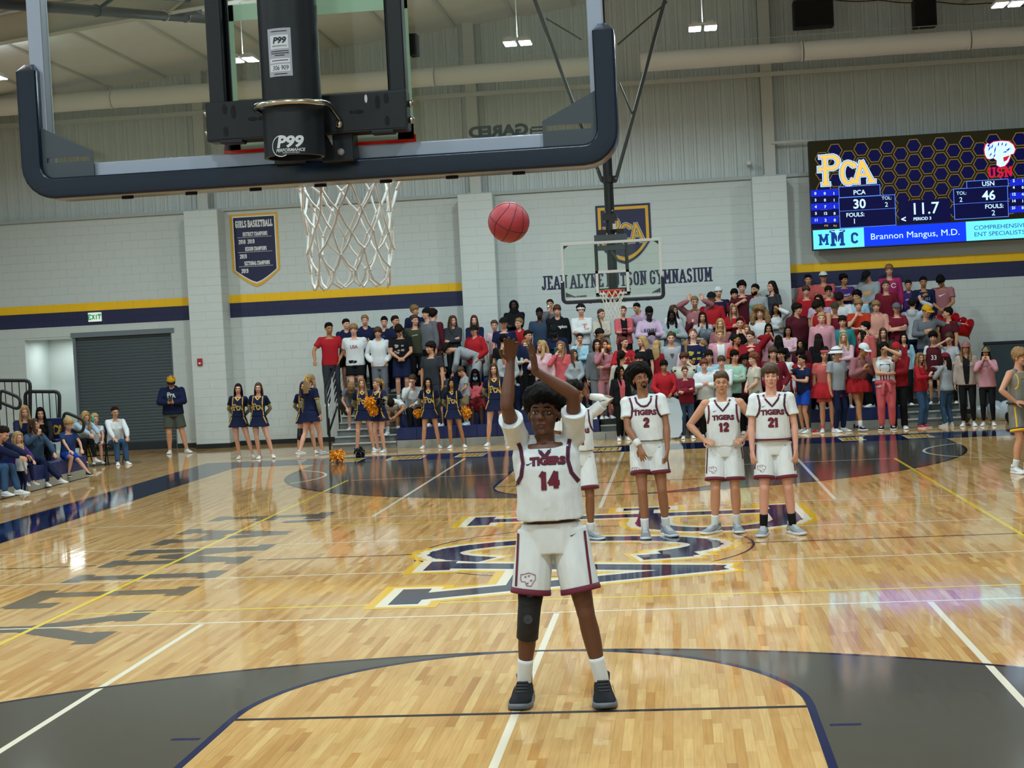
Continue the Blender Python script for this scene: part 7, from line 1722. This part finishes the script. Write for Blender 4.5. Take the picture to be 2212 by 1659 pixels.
def jersey_marks(num, neck='v', tw=.0, tee=True, x0=0., dz=0., nz_=0., ts=.068):
    def f(p):
        T = lambda pts: [tuple(p['sk'].T((a, 0, b))[[0, 2]]) for a, b in pts]
        nk = [(-.085, 1.452), (-.06, 1.40+nz_), (0, 1.333+nz_), (.06, 1.40+nz_), (.085, 1.452)] if neck == 'v' else [(-.085, 1.452), (-.07, 1.40), (-.035, 1.363), (0, 1.355), (.035, 1.363), (.07, 1.40), (.085, 1.452)]
        if neck == 'tip': nk = [(-.034, 1.405), (0, 1.365), (.034, 1.405)]
        ribbon(p, T(nk), .02, MMAR); ribbon(p, T(nk), .007, MNVY, off=.0045)
        if tee:
            for e in (1, -1):
                arm = T([(e*.142, 1.452), (e*.128, 1.40), (e*.122, 1.34), (e*.137, 1.27), (e*.172, 1.215)]); ribbon(p, arm, .021, MMAR); ribbon(p, arm, .007, MNVY, off=.0045)
        q = p['sk'].T((x0, 0, 1.225+dz)); arch = lambda a, b: (a, b-.35*a*a)
        chest_print(p, [('TIGERS', ts, q[0]+.002, q[2]-.002, MNVY, .0042, 1.08, arch), ('TIGERS', ts, q[0], q[2], MMAR, .003, 1.08, arch)])
        q = p['sk'].T((x0+.005, 0, 1.12+dz)); digits(p, num, .105, q[0], q[2], MMAR)
        q = p['sk'].T((-.085, 0, 1.335)); print_shape(p, 'tick', .045, q[0], q[2], MNVY)
    return f
def shorts_marks(p, cs=('#5e1228',), emblem=True, stripe=True):
    sk = p['sk']; t = p.get('bhem') or .8; k = 1+.7*(p['fat']-1); r = .086*k+.035*.85
    for i, s in enumerate((1, -1)):
        hp, kn = sk.hip[i], sk.kn[i]; m = hp*(1-t)+kn*t; d = nrm(hp-m)
        g = G(); g.tube([m+d*.028, m+d*.005, m-d*.004], [r+.001, r+.004, r+.003], 26, round_=False); obj('hem_trim', g, mat('hem '+cs[0], cs[0], .8), p['bot_o'], True)
        if len(cs) > 1: g = G(); g.tube([m+d*.042, m+d*.029], [r+.0, r+.003], 26, round_=False); obj('hem_trim', g, mat('hem '+cs[1], cs[1], .8), p['bot_o'], True)
    p2 = dict(p); p2['top_o'] = p['bot_o']; bv = bvh_of(DONE[p['kl']])
    if stripe:
        for e in (1, -1): ribbon(p2, [(e*.178, .98), (e*.192, .8), (e*.205, .66)], .012, mat('hem '+cs[0], cs[0], .8), key='kl')
    if emblem:
        g = G()
        for q in stroke_poly([(x*.13-.135, z*.13+.70) for x, z in TG[::2]+[TG[0]]], .004): g.add([(a[0], a[1], 0) for a in q], [(0, 1, 2, 3)])
        for x, z in ((-.15, .715), (-.13, .72), (-.12, .695), (-.14, .68)): g.add([(x-.008, z, 0), (x, z-.008, 0), (x+.008, z+.004, 0)], [(0, 1, 2)])
        project(p2, g, bv, 0, 0, mat('emblem maroon', '#8a5a68', .8))
        g = G(); g.add([(.12+a*.035, .93+b*.035, 0) for a, b in TICK], [tuple(range(6))]); project(p2, g, bv, 0, 0, MNVY)
def band_on(p, a, b, ra, rb, m, name, n=20):
    g = G(); g.tube([a, (a+b)/2, b], [ra, (ra+rb)/2, rb], n, round_=False); return obj(name, g, m, p['o'], True)
def knee_sleeve(side):
    def f(p):
        sk = p['sk']; kn, hp, an = sk.kn[side], sk.hip[side], sk.an[side]
        g = G(); g.tube([kn*.68+hp*.32, kn*.86+hp*.14, kn+np.array((0, -.004, 0)), kn*.84+an*.16+np.array((0, .006, 0)), kn*.7+an*.3+np.array((0, .01, 0))], [.073, .064, .063, .061, .061], 20, round_=False); o = obj('knee_sleeve', g, mat('sleeve black', '#0e0f13', .75), p['o'], True)
        g = G(); g.tube([kn+np.array((0, -.062, 0)), kn+np.array((0, -.066, 0))], .026, 14, round_=False); g.box(kn*.7+hp*.3+np.array((0, -.072, 0)), (.03, .004, .02)); obj('patch', g, mat('sleeve grey', '#2c2e36', .6), o)
    return f
SHOE_G = dict(shoe='#7f858b', sock='white', sole=mat('sole pale', '#c9ccd0', .5))
YS_ = 4.83
p14 = hero(1176, 826, 4.86, 0, pose='shoot', skin='#5d3a28', hair=('hightop', 'black'), yaw=2, fat=.9, hs=1.1, ease=.03, wr=.022, fs=1.28, wz=1, shoe='#131417', sock='white', sole=mat('sole gray', '#5f646b', .5), lace=mat('lace black', '#1c1d20', .7), hem=1.015, loose=.95, bhem=.70, sockh=.24, label='person in white TIGERS 14 jersey shooting with both arms raised, black knee sleeve', extra=[jersey_marks('14', 'tip', x0=.012, dz=.12, ts=.055), shorts_marks, knee_sleeve(1)])
p2 = hero(1376, 784, 12.4, 0, pose='p2', skin='#8a5d42', hair=('afrobig', 'black'), yaw=2, fat=.9, ease=.03, wr=.02, fs=1.1, hem=1.0, loose=.85, bhem=.6, sockh=.2, label='person in white TIGERS 2 jersey over t-shirt, big round black hair and wristband', **SHOE_G)
def ex2(p):
    sk = p['sk']; d = nrm(sk.el[1]-sk.wr[1]); band_on(p, sk.wr[1]+d*.015, sk.wr[1]+d*.085, .036, .039, cmat('white', 'band'), 'wristband')
    g = G(); g.tube([(-.03, -.09, -.053), (-.012, -.099, -.047), (.012, -.099, -.047), (.03, -.09, -.053)], .003, 6); g.ell((0, -.088, -.094), (.02, .01, .014)); g.tube([(-.031, -.086, -.06), (-.028, -.085, -.082), (0, -.09, -.1), (.028, -.085, -.082), (.031, -.086, -.06)], .004, 6); head_part(p, 'goatee', g, hairmat('black'))
p2['extra'] = [jersey_marks('2', 'u', dz=.07), shorts_marks, ex2]
p12 = hero(1557, 802, 12.52, 0, pose='p12', fat=.99, ease=.024, wr=.018, fs=1.1, skin='#b78467', hair=('short', 'brown'), top=('tank', 'white'), yaw=-1, hem=.95, loose=.8, bhem=.78, sockh=.2, label='person in sleeveless white TIGERS 12 jersey, hands on hips', **SHOE_G)
def ex12(p):
    for e in (1, -1): ribbon(p, [(e*.150, 1.40), (e*.147, 1.32), (e*.155, 1.24), (e*.172, 1.19)], .02, MMAR)
p12['extra'] = [jersey_marks('12', 'v', tee=False, dz=.04), shorts_marks, ex12]
p21 = hero(1663, 785, 12.2, 0, pose='p21', skin='#c99480', hair=('fringe', 'brown'), yaw=-2, fat=.89, ease=.028, wr=.018, fs=1.1, hem=.985, loose=.8, bhem=.76, sockh=.22, label='person in white TIGERS 21 jersey over t-shirt, brown fringe and black socks', shoe='#8a9096', sock='black', sole=mat('sole pale', '#c9ccd0', .5))
def ex21(p): g = G(); sk = p['sk']; g.rings(torso_rings(sk, .05, .985, 1.01, .0085, .8)); obj('waistband', g, MMAR, p['o'], True)
p21['extra'] = [jersey_marks('21', 'v', dz=.05), shorts_marks, ex21]
p11 = hero(1240, 822, 12.35, 0, pose='p11', skin='#7d5238', hair=('curly', 'black'), yaw=18, fat=.92, ease=.03, wr=.018, hem=1., loose=.85, label='person in white jersey behind the shooter, white arm sleeve and hand on head', **SHOE_G)
def ex11(p):
    sk = p['sk']; a, b, c = sk.sh[0], sk.el[0], sk.wr[0]; g = G(); g.tube([a*.4+b*.6, b, b*.55+c*.45, b*.1+c*.9], [.052, .046, .046, .036], 14, round_=False); obj('arm_sleeve', g, cmat('white', 'band'), p['o'], True)
p11['extra'] = [jersey_marks('11', 'v'), shorts_marks, ex11]
pg = hero(2203, 750, 17.68, 0, pose='pgray', skin='#c08c70', hair=('mop', 'sandy'), top=('tank', '#85877f'), bot=('gymshorts', '#7d7f78'), yaw=38, ease=.024, wr=.016, fs=1.1, hem=.985, loose=.8, bhem=.72, shoe='white', sock='white', sockh=.2, label='person in gray sleeveless jersey with gold trim, cut by the right edge')
def exg(p):
    ribbon(p, [(-.088, 1.445), (-.062, 1.35), (0, 1.325), (.062, 1.35), (.088, 1.445)], .016, MGLD); ribbon(p, [(-.088, 1.445), (-.062, 1.35), (0, 1.325), (.062, 1.35), (.088, 1.445)], .006, MBK, off=.0045)
    for e in (1, -1): ribbon(p, [(e*.150, 1.40), (e*.147, 1.32), (e*.155, 1.24), (e*.172, 1.19)], .016, MGLD)
    digits(p, '1', .12, -.01, 1.18, MGLD); print_shape(p, 'tick', .045, -.085, 1.33, MNVY)
    g = G(); g.rings(torso_rings(p['sk'], .045, .985, 1.006, .007, .8)); obj('waistband', g, MBK, p['o'], True)
pg['extra'] = [exg, lambda p: shorts_marks(p, ('#d8a628', '#15171a'), False)]
# ---- cheerleaders
def cheer_marks(p):
    sk = p['sk']; T = lambda pts: [tuple(sk.T((a, 0, b))[[0, 2]]) for a, b in pts]
    bk = math.cos(p['yaw']) < 0
    ribbon(p, T([(-.062, 1.45), (-.035, 1.40), (0, 1.365), (.035, 1.40), (.062, 1.45)]), .024, MGLD)
    for e in (1, -1):
        ribbon(p, T([(e*.112, 1.445), (e*.112, 1.38), (e*.115, 1.28), (e*.118, 1.2)]), .018, MGLD); ribbon(p, T([(e*.118, 1.2), (e*.122, 1.1), (e*.14, 1.0)]), .014, MGLD)
    if not bk:
        for gr, m, off in ((.14, mat('silver print', '#b9b79a', .6), .004), (0, MGLD, .005)):
            g = G()
            for q in pca_quads(.42, gr): g.add([((a[0]-3.15)*.034, (a[1]-.4)*.034, 0) for a in q], [(0, 1, 2, 3)])
            c = sk.T((0, 0, 1.205)); project(p, g, bvh_of(DONE[p['kt']]), c[0], c[2], m, off=off)
    for i in range(2):
        a, b, c = sk.sh[i], sk.el[i], sk.wr[i]; g = G(); g.tube([a*.45+b*.55, b, b*.6+c*.4, b*.08+c*.92], [.05, .043, .042, .032], 14, round_=False); obj('mesh_sleeve', g, mat('mesh sleeve', '#7f7a5c', .7), p['o'], True)
        g = G(); m = a*.38+b*.62; d = nrm(a-b); g.tube([m+d*.014, m-d*.008], .061, 18, round_=False); obj('cuff', g, MGLD, p['o'], True)
    p2_ = dict(p); p2_['top_o'] = p['bot_o']
    for e in (1, -1): ribbon(p2_, [(e*.125, 1.0), (e*.165, .9), (e*.21, .79)], .02, MGLD, key='kl')
def bow(p): g = G(); g.box((0, .105, .085), (.1, .02, .035)); g.bar((0, .11, .08), (.0, .135, -.02), .03, .008); g.bar((.02, .11, .08), (.05, .13, .0), .03, .008); head_part(p, 'hair_bow', g, MGLD, False)
def pom(name, loc, r, col, label, n=170, seed=0):
    rr = random.Random(seed); g = G()
    for i in range(n):
        d = nrm((rr.gauss(0, 1), rr.gauss(0, 1), rr.gauss(0, 1))); u = nrm(np.cross(d, (rr.gauss(0, 1), rr.gauss(0, 1), rr.gauss(0, 1)))); w_ = .011; R = r*rr.uniform(.75, 1.08); m = d*R*.6+u*r*.12; e = d*R+np.array((0, 0, -.12*r))
        t = nrm(np.cross(d, u)); g.add([d*.02-t*w_*.5, d*.02+t*w_*.5, m+t*w_, e+t*w_*1.3, e-t*w_*1.3, m-t*w_], [(0, 1, 2, 5), (5, 2, 3, 4)])
    o = empty(name, loc); tag(o, label, 'pompom'); s = obj('strands', g, mat('pom '+col, col, .4, spec=.6), o); s['kind'] = 'stuff'; c = G(); c.ell((0, 0, 0), r*.55); obj('core', c, mat('pom '+col, col, .4), o, True); return o
for (u, v, Y, ps, yw, hair, sk_, lab, ex_) in (
 (514.5, 828.5, 26.75, 'cheerx', 6, ('longback', 'dark'), 'fair', 'cheerleader leftmost by the pilaster, dark hair, legs crossed over', []),
 (558, 826.5, 26.55, 'cheerx', 2, ('longback', 'brown'), 'fair', 'cheerleader second from the pilaster, brown hair behind shoulders', []),
 (655, 824, 27.4, 'cheer', 10, ('long', 'brown'), 'fair', 'cheerleader with a black knee brace half behind a blond walking one', ['brace']),
 (670, 809, 26.75, 'cheerw', 150, ('wavy', 'sandy'), 'fair', 'cheerleader walking away, long blond hair and a yellow bow', ['bow']),
 (781, 817, 27.45, 'cheer', 8, ('long', 'light'), 'fair', 'cheerleader facing the court, light brown hair, by the aisle steps', []),
 (815, 817, 26.9, 'cheerp', -30, ('pony', 'light'), 'fair', 'cheerleader with ponytail turned left, holding orange and black pompoms', ['bow']),
 (924, 815.5, 27.45, 'cheer', 6, ('long', 'black'), 'light', 'cheerleader with black hair and raised chin before the navy benches', []),
 (976, 819, 27.3, 'cheerup', 4, ('long', 'black'), 'tan', 'cheerleader with open mouth and black hair, pompom behind her', []),
 (1066, 785, 27.45, 'cheer', 3, ('long', 'brown'), 'fair', 'tallest cheerleader, brown hair, alone beside the shooting player', [])):
    p = hero(u, v, Y, 0, sex='f', pose=ps, yaw=yw, hair=hair, skin=sk_, top=('tee', 'navy'), bot=('skirt', 'navy'), q=1.15, hem=.98, loose=.0, bhem=.745, shoe='white', label=lab.replace('cheerleader', 'person in navy cheer uniform', 1) if False else 'person in cheer uniform, '+lab.replace('cheerleader ', '', 1).replace('tallest cheerleader', 'tallest'), group='cheerleaders in navy and gold')
    p['extra'] = [cheer_marks]+([bow] if 'bow' in ex_ else [])
    if 'brace' in ex_: p['extra'].append(knee_sleeve(1))
# ---- man with phone
pc = hero(369, 813, 29.25, 0, pose='coach', skin='light', fat=1.22, hair=('short', 'graying'), top=('hoodie', 'navy'), bot=('shorts', '#50554c'), yaw=10, q=1.2, shoe='white', hem=.88, bhem=.8, hat=[('cap', 'gold', 'black')], label='person in navy hoodie and gray shorts looking at a phone by the rolling door')
def exc(p):
    g = G()
    for q in pca_quads(.42, .1): g.add([((a[0]-3.15)*.028, (a[1]-.4)*.028, 0) for a in q], [(0, 1, 2, 3)])
    project(p, g, bvh_of(DONE[p['kt']]), 0, 1.31, mat('print pale', '#b9bfae', .7))
    g = G(); g.box((0, 0, 0), (.075, .15, .01), rx(.7)); loose(p, 'phone', g, MBK, 'black phone held by the person in navy hoodie beside the door', 'phone', (hold(p, 0)+hold(p, 1))/2+np.array((0, -.02, .03)), False)
pc['extra'] = [exc]
# ---- the left side
for (u, v, Y, sx, ps, yw, s_, hair, sk_, top, bot, lab, o) in (
 (12, 922, 20.0, 'm', 'sitlean', 82, 1.0, ('short', 'dark'), 'light', ('sweater', 'navy'), ('jeans', 'denim'), 'person in navy vest leaning to a toddler at the left edge', {}),
 (38, 932, 21.0, 'k', 'sit', 60, .72, ('bob', 'blond'), 'fair', ('long', 'purple'), ('leggings', 'navy'), 'child in purple top, blond bob, seated beside the leaning man', {}),
 (52, 876, 22.4, 'f', 'sit', 30, .95, ('long', 'blond'), 'fair', ('jacket', 'navy'), ('leggings', 'black'), 'person in navy jacket, long blond hair, smiling in the second row', {'face': 'smile'}),
 (86.5, 880, 23.0, 'f', 'sit', 25, .95, ('long', 'black'), 'fair', ('sweater', 'black'), ('leggings', 'black'), 'person in black sweater, long black hair, smiling beside navy chair', {'face': 'smile'}),
 (69, 905, 22.0, 'f', 'sitleg', 55, .95, ('long', 'brown'), 'light', ('cardigan', '#39506a'), ('jeans', 'navy'), 'person in blue cardigan looking up, long brown hair, white sneakers stretched out', {}),
 (148.5, 902, 22.9, 'k', 'siton1', 45, .80, ('mop', 'blond'), 'fair', ('tee', '#2c4478'), ('shorts', 'royal'), 'blond boy in blue t-shirt and royal blue shorts on the bench end', {'shoe': 'black'}),
 (186, 889, 26.4, 'f', 'sitlean', 50, .93, ('wavy', 'blond'), 'fair', ('long', '#a9c3d6'), ('leggings', 'black'), 'person in pale blue shirt, blond, leaning beside a drinking boy', {}),
 (204, 893, 26.7, 'k', 'sitdrink', 25, .80, ('short', 'blond'), 'fair', ('tee', 'white'), ('shorts', 'charcoal'), 'boy in white t-shirt drinking from a green bottle on a folding chair', {}),
 (248, 878, 26.75, 'f', 'sit', 35, .97, ('pulled', 'dark'), 'light', ('sweater', 'white'), ('jeans', 'denim'), 'person in white sweater and jeans on the last folding chair', {}),
 (43, 963, 20.55, 'k', 'down', 150, .48, ('bob', 'blond'), 'fair', ('long', 'white'), ('leggings', 'navy'), 'toddler in white top and navy leggings seen from behind', {})):
    p = hero(u, v, Y, 0, sex=sx, pose=ps, yaw=yw, hair=hair, skin=sk_, top=top, bot=bot, q=1.25, label=lab if lab.startswith(('person', 'child', 'toddler', 'blond', 'boy')) else lab, sfix=s_, shoe=o.get('shoe', 'white'), **({'face': o['face']} if 'face' in o else {}), **({'hs': 1.3} if s_ < .6 else {}))
    p['extra'] = []
    if s_ < .6: p['loc'] = (p['loc'][0], p['loc'][1], 0.)
    if 'green bottle' in lab:
        def exd(p): g = G(); g.tube([(0, 0, 0), (0, -.03, .1), (0, -.035, .13), (0, -.045, .17)], [.032, .032, .018, .016], 12, round_=False); loose(p, 'drink_bottle', g, mat('bottle green', '#4fb08a', .35), 'green drink bottle at the mouth of the boy in white', 'bottle', hold(p, 1, (-.02, -.01, -.04)))
        p['extra'] = [exd]
    if 'last folding' in lab:
        def exl(p):
            ribbon(p, [(-.06, 1.38), (-.03, 1.2), (0, 1.08), (.03, 1.2), (.06, 1.38)], .014, cmat('charcoal'))
        p['extra'] = [exl]
# ================================================================ small things around the floor
def folding_chair(loc, rz_, label):
    t = empty('folding_chair', loc, rz_); tag(t, label, 'chair', 'black folding chairs by the rolling door')
    g = G(); g.box((0, 0, .43), (.42, .40, .03)); obj('seat', g, MBK, t, bevel=.01)
    g = G(); g.box((0, .22, .72), (.42, .025, .2)); obj('backrest', g, MSEAT, t, bevel=.008)
    for e in (1, -1):
        g = G(); g.tube([(e*.215, -.2, .0), (e*.215, .0, .43), (e*.215, .235, .84)], .013, 8); obj('leg', g, MBK, t, True)
        g = G(); g.tube([(e*.195, .24, .0), (e*.195, -.02, .40)], .013, 8); obj('leg', g, MBK, t, True)
    g = G(); g.tube([(-.2, -.1, .2), (.2, -.1, .2)], .009, 8); g.tube([(-.2, .12, .18), (.2, .12, .18)], .009, 8); obj('stretcher', g, MBK, t, True)
def under(lab):
    for p in PEOPLE:
        if lab in p['label']: return p
for lab, l2 in (('pale blue shirt', 'black folding chair under the person in pale blue shirt'), ('boy in white t-shirt drinking', 'black folding chair under the boy with green bottle'), ('last folding chair', 'black folding chair under the person in white sweater')):
    p = under(lab); a = p['yaw']; d = .14*p['s']; folding_chair((p['loc'][0]-d*math.sin(a), p['loc'][1]+d*math.cos(a), 0), a, l2)
a = at(118, 905, 23.3); t = empty('stadium_chair', (a[0], 23.3, a[2]-.42)); tag(t, 'navy stadium chair back with gold PCA letters in the side bleachers', 'chair')
g = G(); g.box((0, 0, .24), (.42, .04, .4)); obj('backrest', g, MSEAT, t, bevel=.03); g = G(); g.box((0, -.2, .02), (.42, .4, .05)); obj('seat', g, MSEAT, t, bevel=.02); pca_on(t, lambda x, z, e: (x, -.024-e, z), .055, .0, .24, [MGD], (.08,), .42)
pom('pompom', tuple(atz(728, 984, .13)), .17, '#e8960f', 'orange pompom lying on the navy border near the aisle', seed=1)
pom('pompom', tuple(atz(776, 976, .1)), .13, '#0d0e12', 'black pompom lying on the floor beside the orange one', seed=2)
pom('pompom', tuple(at(800, 868, 26.62)), .16, '#e8960f', 'upper orange pompom held by the cheerleader turned left', seed=3)
pom('pompom', tuple(at(806, 886, 26.62)), .12, '#e8960f', 'lower orange pompom hanging below the other at the skirt', seed=4)
pom('pompom', tuple(at(822, 867, 26.62)), .12, '#0d0e12', 'black pompom held against the chest of the cheerleader turned left', seed=5)
pom('pompom', tuple(at(903, 892, 27.62)), .11, '#e8960f', 'orange pompom behind the black haired cheerleader with raised chin', seed=6)
pom('pompom', tuple(at(1007, 890, 27.5)), .13, '#e8960f', 'orange pompom behind the cheerleader with open mouth', seed=7)
pom('pompom', tuple(atz(186, 966, .15)), .15, '#9a8418', 'glittering gold pompom beside the blond boy on the bench', seed=8)
q = atz(494, 962); t = empty('water_bottle', tuple(q)); tag(t, 'teal water bottle standing by the pilaster base', 'bottle'); g = G(); g.tube([(0, 0, 0), (0, 0, .17), (0, 0, .2)], [.04, .04, .028], 14, round_=False); obj('body', g, mat('teal bottle', '#6fc8b4', .4), t, True); g = G(); g.tube([(0, 0, .2), (0, 0, .235)], .026, 12, round_=False); obj('cap', g, MBK, t, True)
# poster held by the red hoodie
a = at(1450, 868, 27.0); t = empty('poster_board', (a[0], 27.0, 0)); tag(t, 'plain white poster board held low by the person in red hoodie', 'poster'); g = G(); P = [(-.12, 0.0), (.12, 0), (.2, .12), (.22, .5), (.16, .78), (.04, .84), (-.1, .83), (-.17, .7), (-.19, .3)]; g.prism([(x, z+.04) for x, z in P], -.004, .004, 1); obj('sheet', g, mat('poster white', '#b9c9d4', .6), t)
# heart balloons
def heart(loc, sc_, rot, label):
    t = empty('foil_balloon', loc); t.rotation_euler = rot; tag(t, label, 'balloon', 'red foil balloons at the bleacher end'); R = []; n = 40
    A = np.linspace(0, 2*PI, n, endpoint=False); O = np.array([(16*math.sin(a)**3/17, (13*math.cos(a)-5*math.cos(2*a)-2*math.cos(3*a)-math.cos(4*a))/17) for a in A])
    for k, y in ((.02, -.30), (.45, -.26), (.8, -.14), (.97, -.03), (1.03, 0), (.97, .03), (.8, .14), (.45, .26), (.02, .3)): R.append(np.array([(o[0]*k*sc_, y*sc_, o[1]*k*sc_) for o in O]))
    g = G(); g.rings(R); obj('foil', g, mat('foil red', '#b5081e', .16, metal=.55, bump=.35, bscale=14), t, True); g = G(); g.tube([(0, 0, -sc_), (0, .01, -sc_*1.1)], .012, 8); obj('tail', g, mat('foil red', '#b5081e'), t)
heart(tuple(at(2068, 696, 29.4)), .24, (.35, .45, .5), 'upper red foil heart balloon behind the dark checked shirt'); heart(tuple(at(2086, 711, 29.3)), .25, (.4, -.5, .2), 'lower red foil heart balloon nearest the bare wall')
# bags and clutter
def sack(loc, d, col, label, name, cat, seed=1, rough=.5):
    t = empty(name, loc); tag(t, label, cat); g = G(); r = random.Random(seed)
    for k in range(5): g.ell((r.uniform(-.3, .3)*d[0], r.uniform(-.25, .25)*d[1], d[2]*r.uniform(.3, .5)), (d[0]*r.uniform(.3, .42), d[1]*r.uniform(.3, .42), d[2]*r.uniform(.35, .5)))
    key = want((name, seed), g, .018, 2, .4, wr=.03); SACKS.append((key, t, col, rough, d))
SACKS = []
sack(tuple(atz(2165, 908)), (.55, .4, .5), '#a9b4bc', 'large crumpled pale plastic bag by the wall behind the gray jersey', 'plastic_bag', 'bag', 1, .3)
sack(tuple(atz(2118, 905)), (.4, .3, .34), '#c3ccd2', 'white plastic bag on the floor behind the black leggings', 'plastic_bag', 'bag', 2, .3)
sack(tuple(atz(2192, 912)), (.3, .3, .3), '#1c2026', 'dark bag at the wall near the right edge', 'bag', 'bag', 3)
sack(tuple(atz(2075, 912)), (.36, .28, .22), '#3a3423', 'dark olive bag on the floor beside the black leggings', 'bag', 'bag', 4)
sack(tuple(at(752, 895, 28.6)-np.array((0, 0, .0))), (.34, .3, .5), '#0e1014', 'black backpack on the aisle steps behind the cheerleaders', 'backpack', 'bag', 5)
sack((at(1528, 726, 29.2)[0], 29.0, at(1528, 738, 29.0)[2]), (.3, .22, .34), '#586068', 'slate gray backpack worn among the front of the stand', 'backpack', 'bag', 6)
sack(tuple(atz(1812, 922)), (.5, .3, .2), '#101318', 'black duffel bag under the front bench between two red tutus', 'duffel_bag', 'bag', 7)
a = at(2195, 860, 29.6); t = empty('wall_mat', (a[0], 30.9, 0)); tag(t, 'dark teal padded mat leaning on the wall behind the gray jersey', 'mat'); g = G(); g.box((.35, -.05, .8), (1.5, .1, 1.55)); obj('pad', g, mat('mat teal', '#2a3d45', .6), t, bevel=.03); g = G(); g.box((.35, -.05, 1.6), (1.5, .12, .06)); obj('binding', g, MBK, t)
q = atz(1762, 936); t = empty('shoe_pair_toy', tuple(q)); t.name = 'sports_slide'; tag(t, 'red and white slide shoe lying on the navy border', 'shoe'); m = shoe_geo().mesh('shoe', True); o = link('upper', m, [cmat('red', 'shoe'), MSOLE, MLACE], t); o.rotation_euler = (0, 0, 1.9); o.scale = (.8, .8, .6)
# ================================================================ bake every shape in one go, then put the people together
bake_all()
for p in PEOPLE: assemble(p)
seen = {}
for p in PEOPLE: seen.setdefault(p['label'], []).append(p)
for k, v in seen.items():
    if len(v) > 1: print('DUP', k, [(a['u'], a['v']) for a in v])
    n = len(k.replace(',', '').split())
    if n > 16: print('LONG', n, k)
print('people', len(PEOPLE))
for (key, t, col, rough, d) in SACKS: link('sack', DONE[key], [mat('bag '+col, col, rough, bump=.3, bscale=18)], t, share=True)
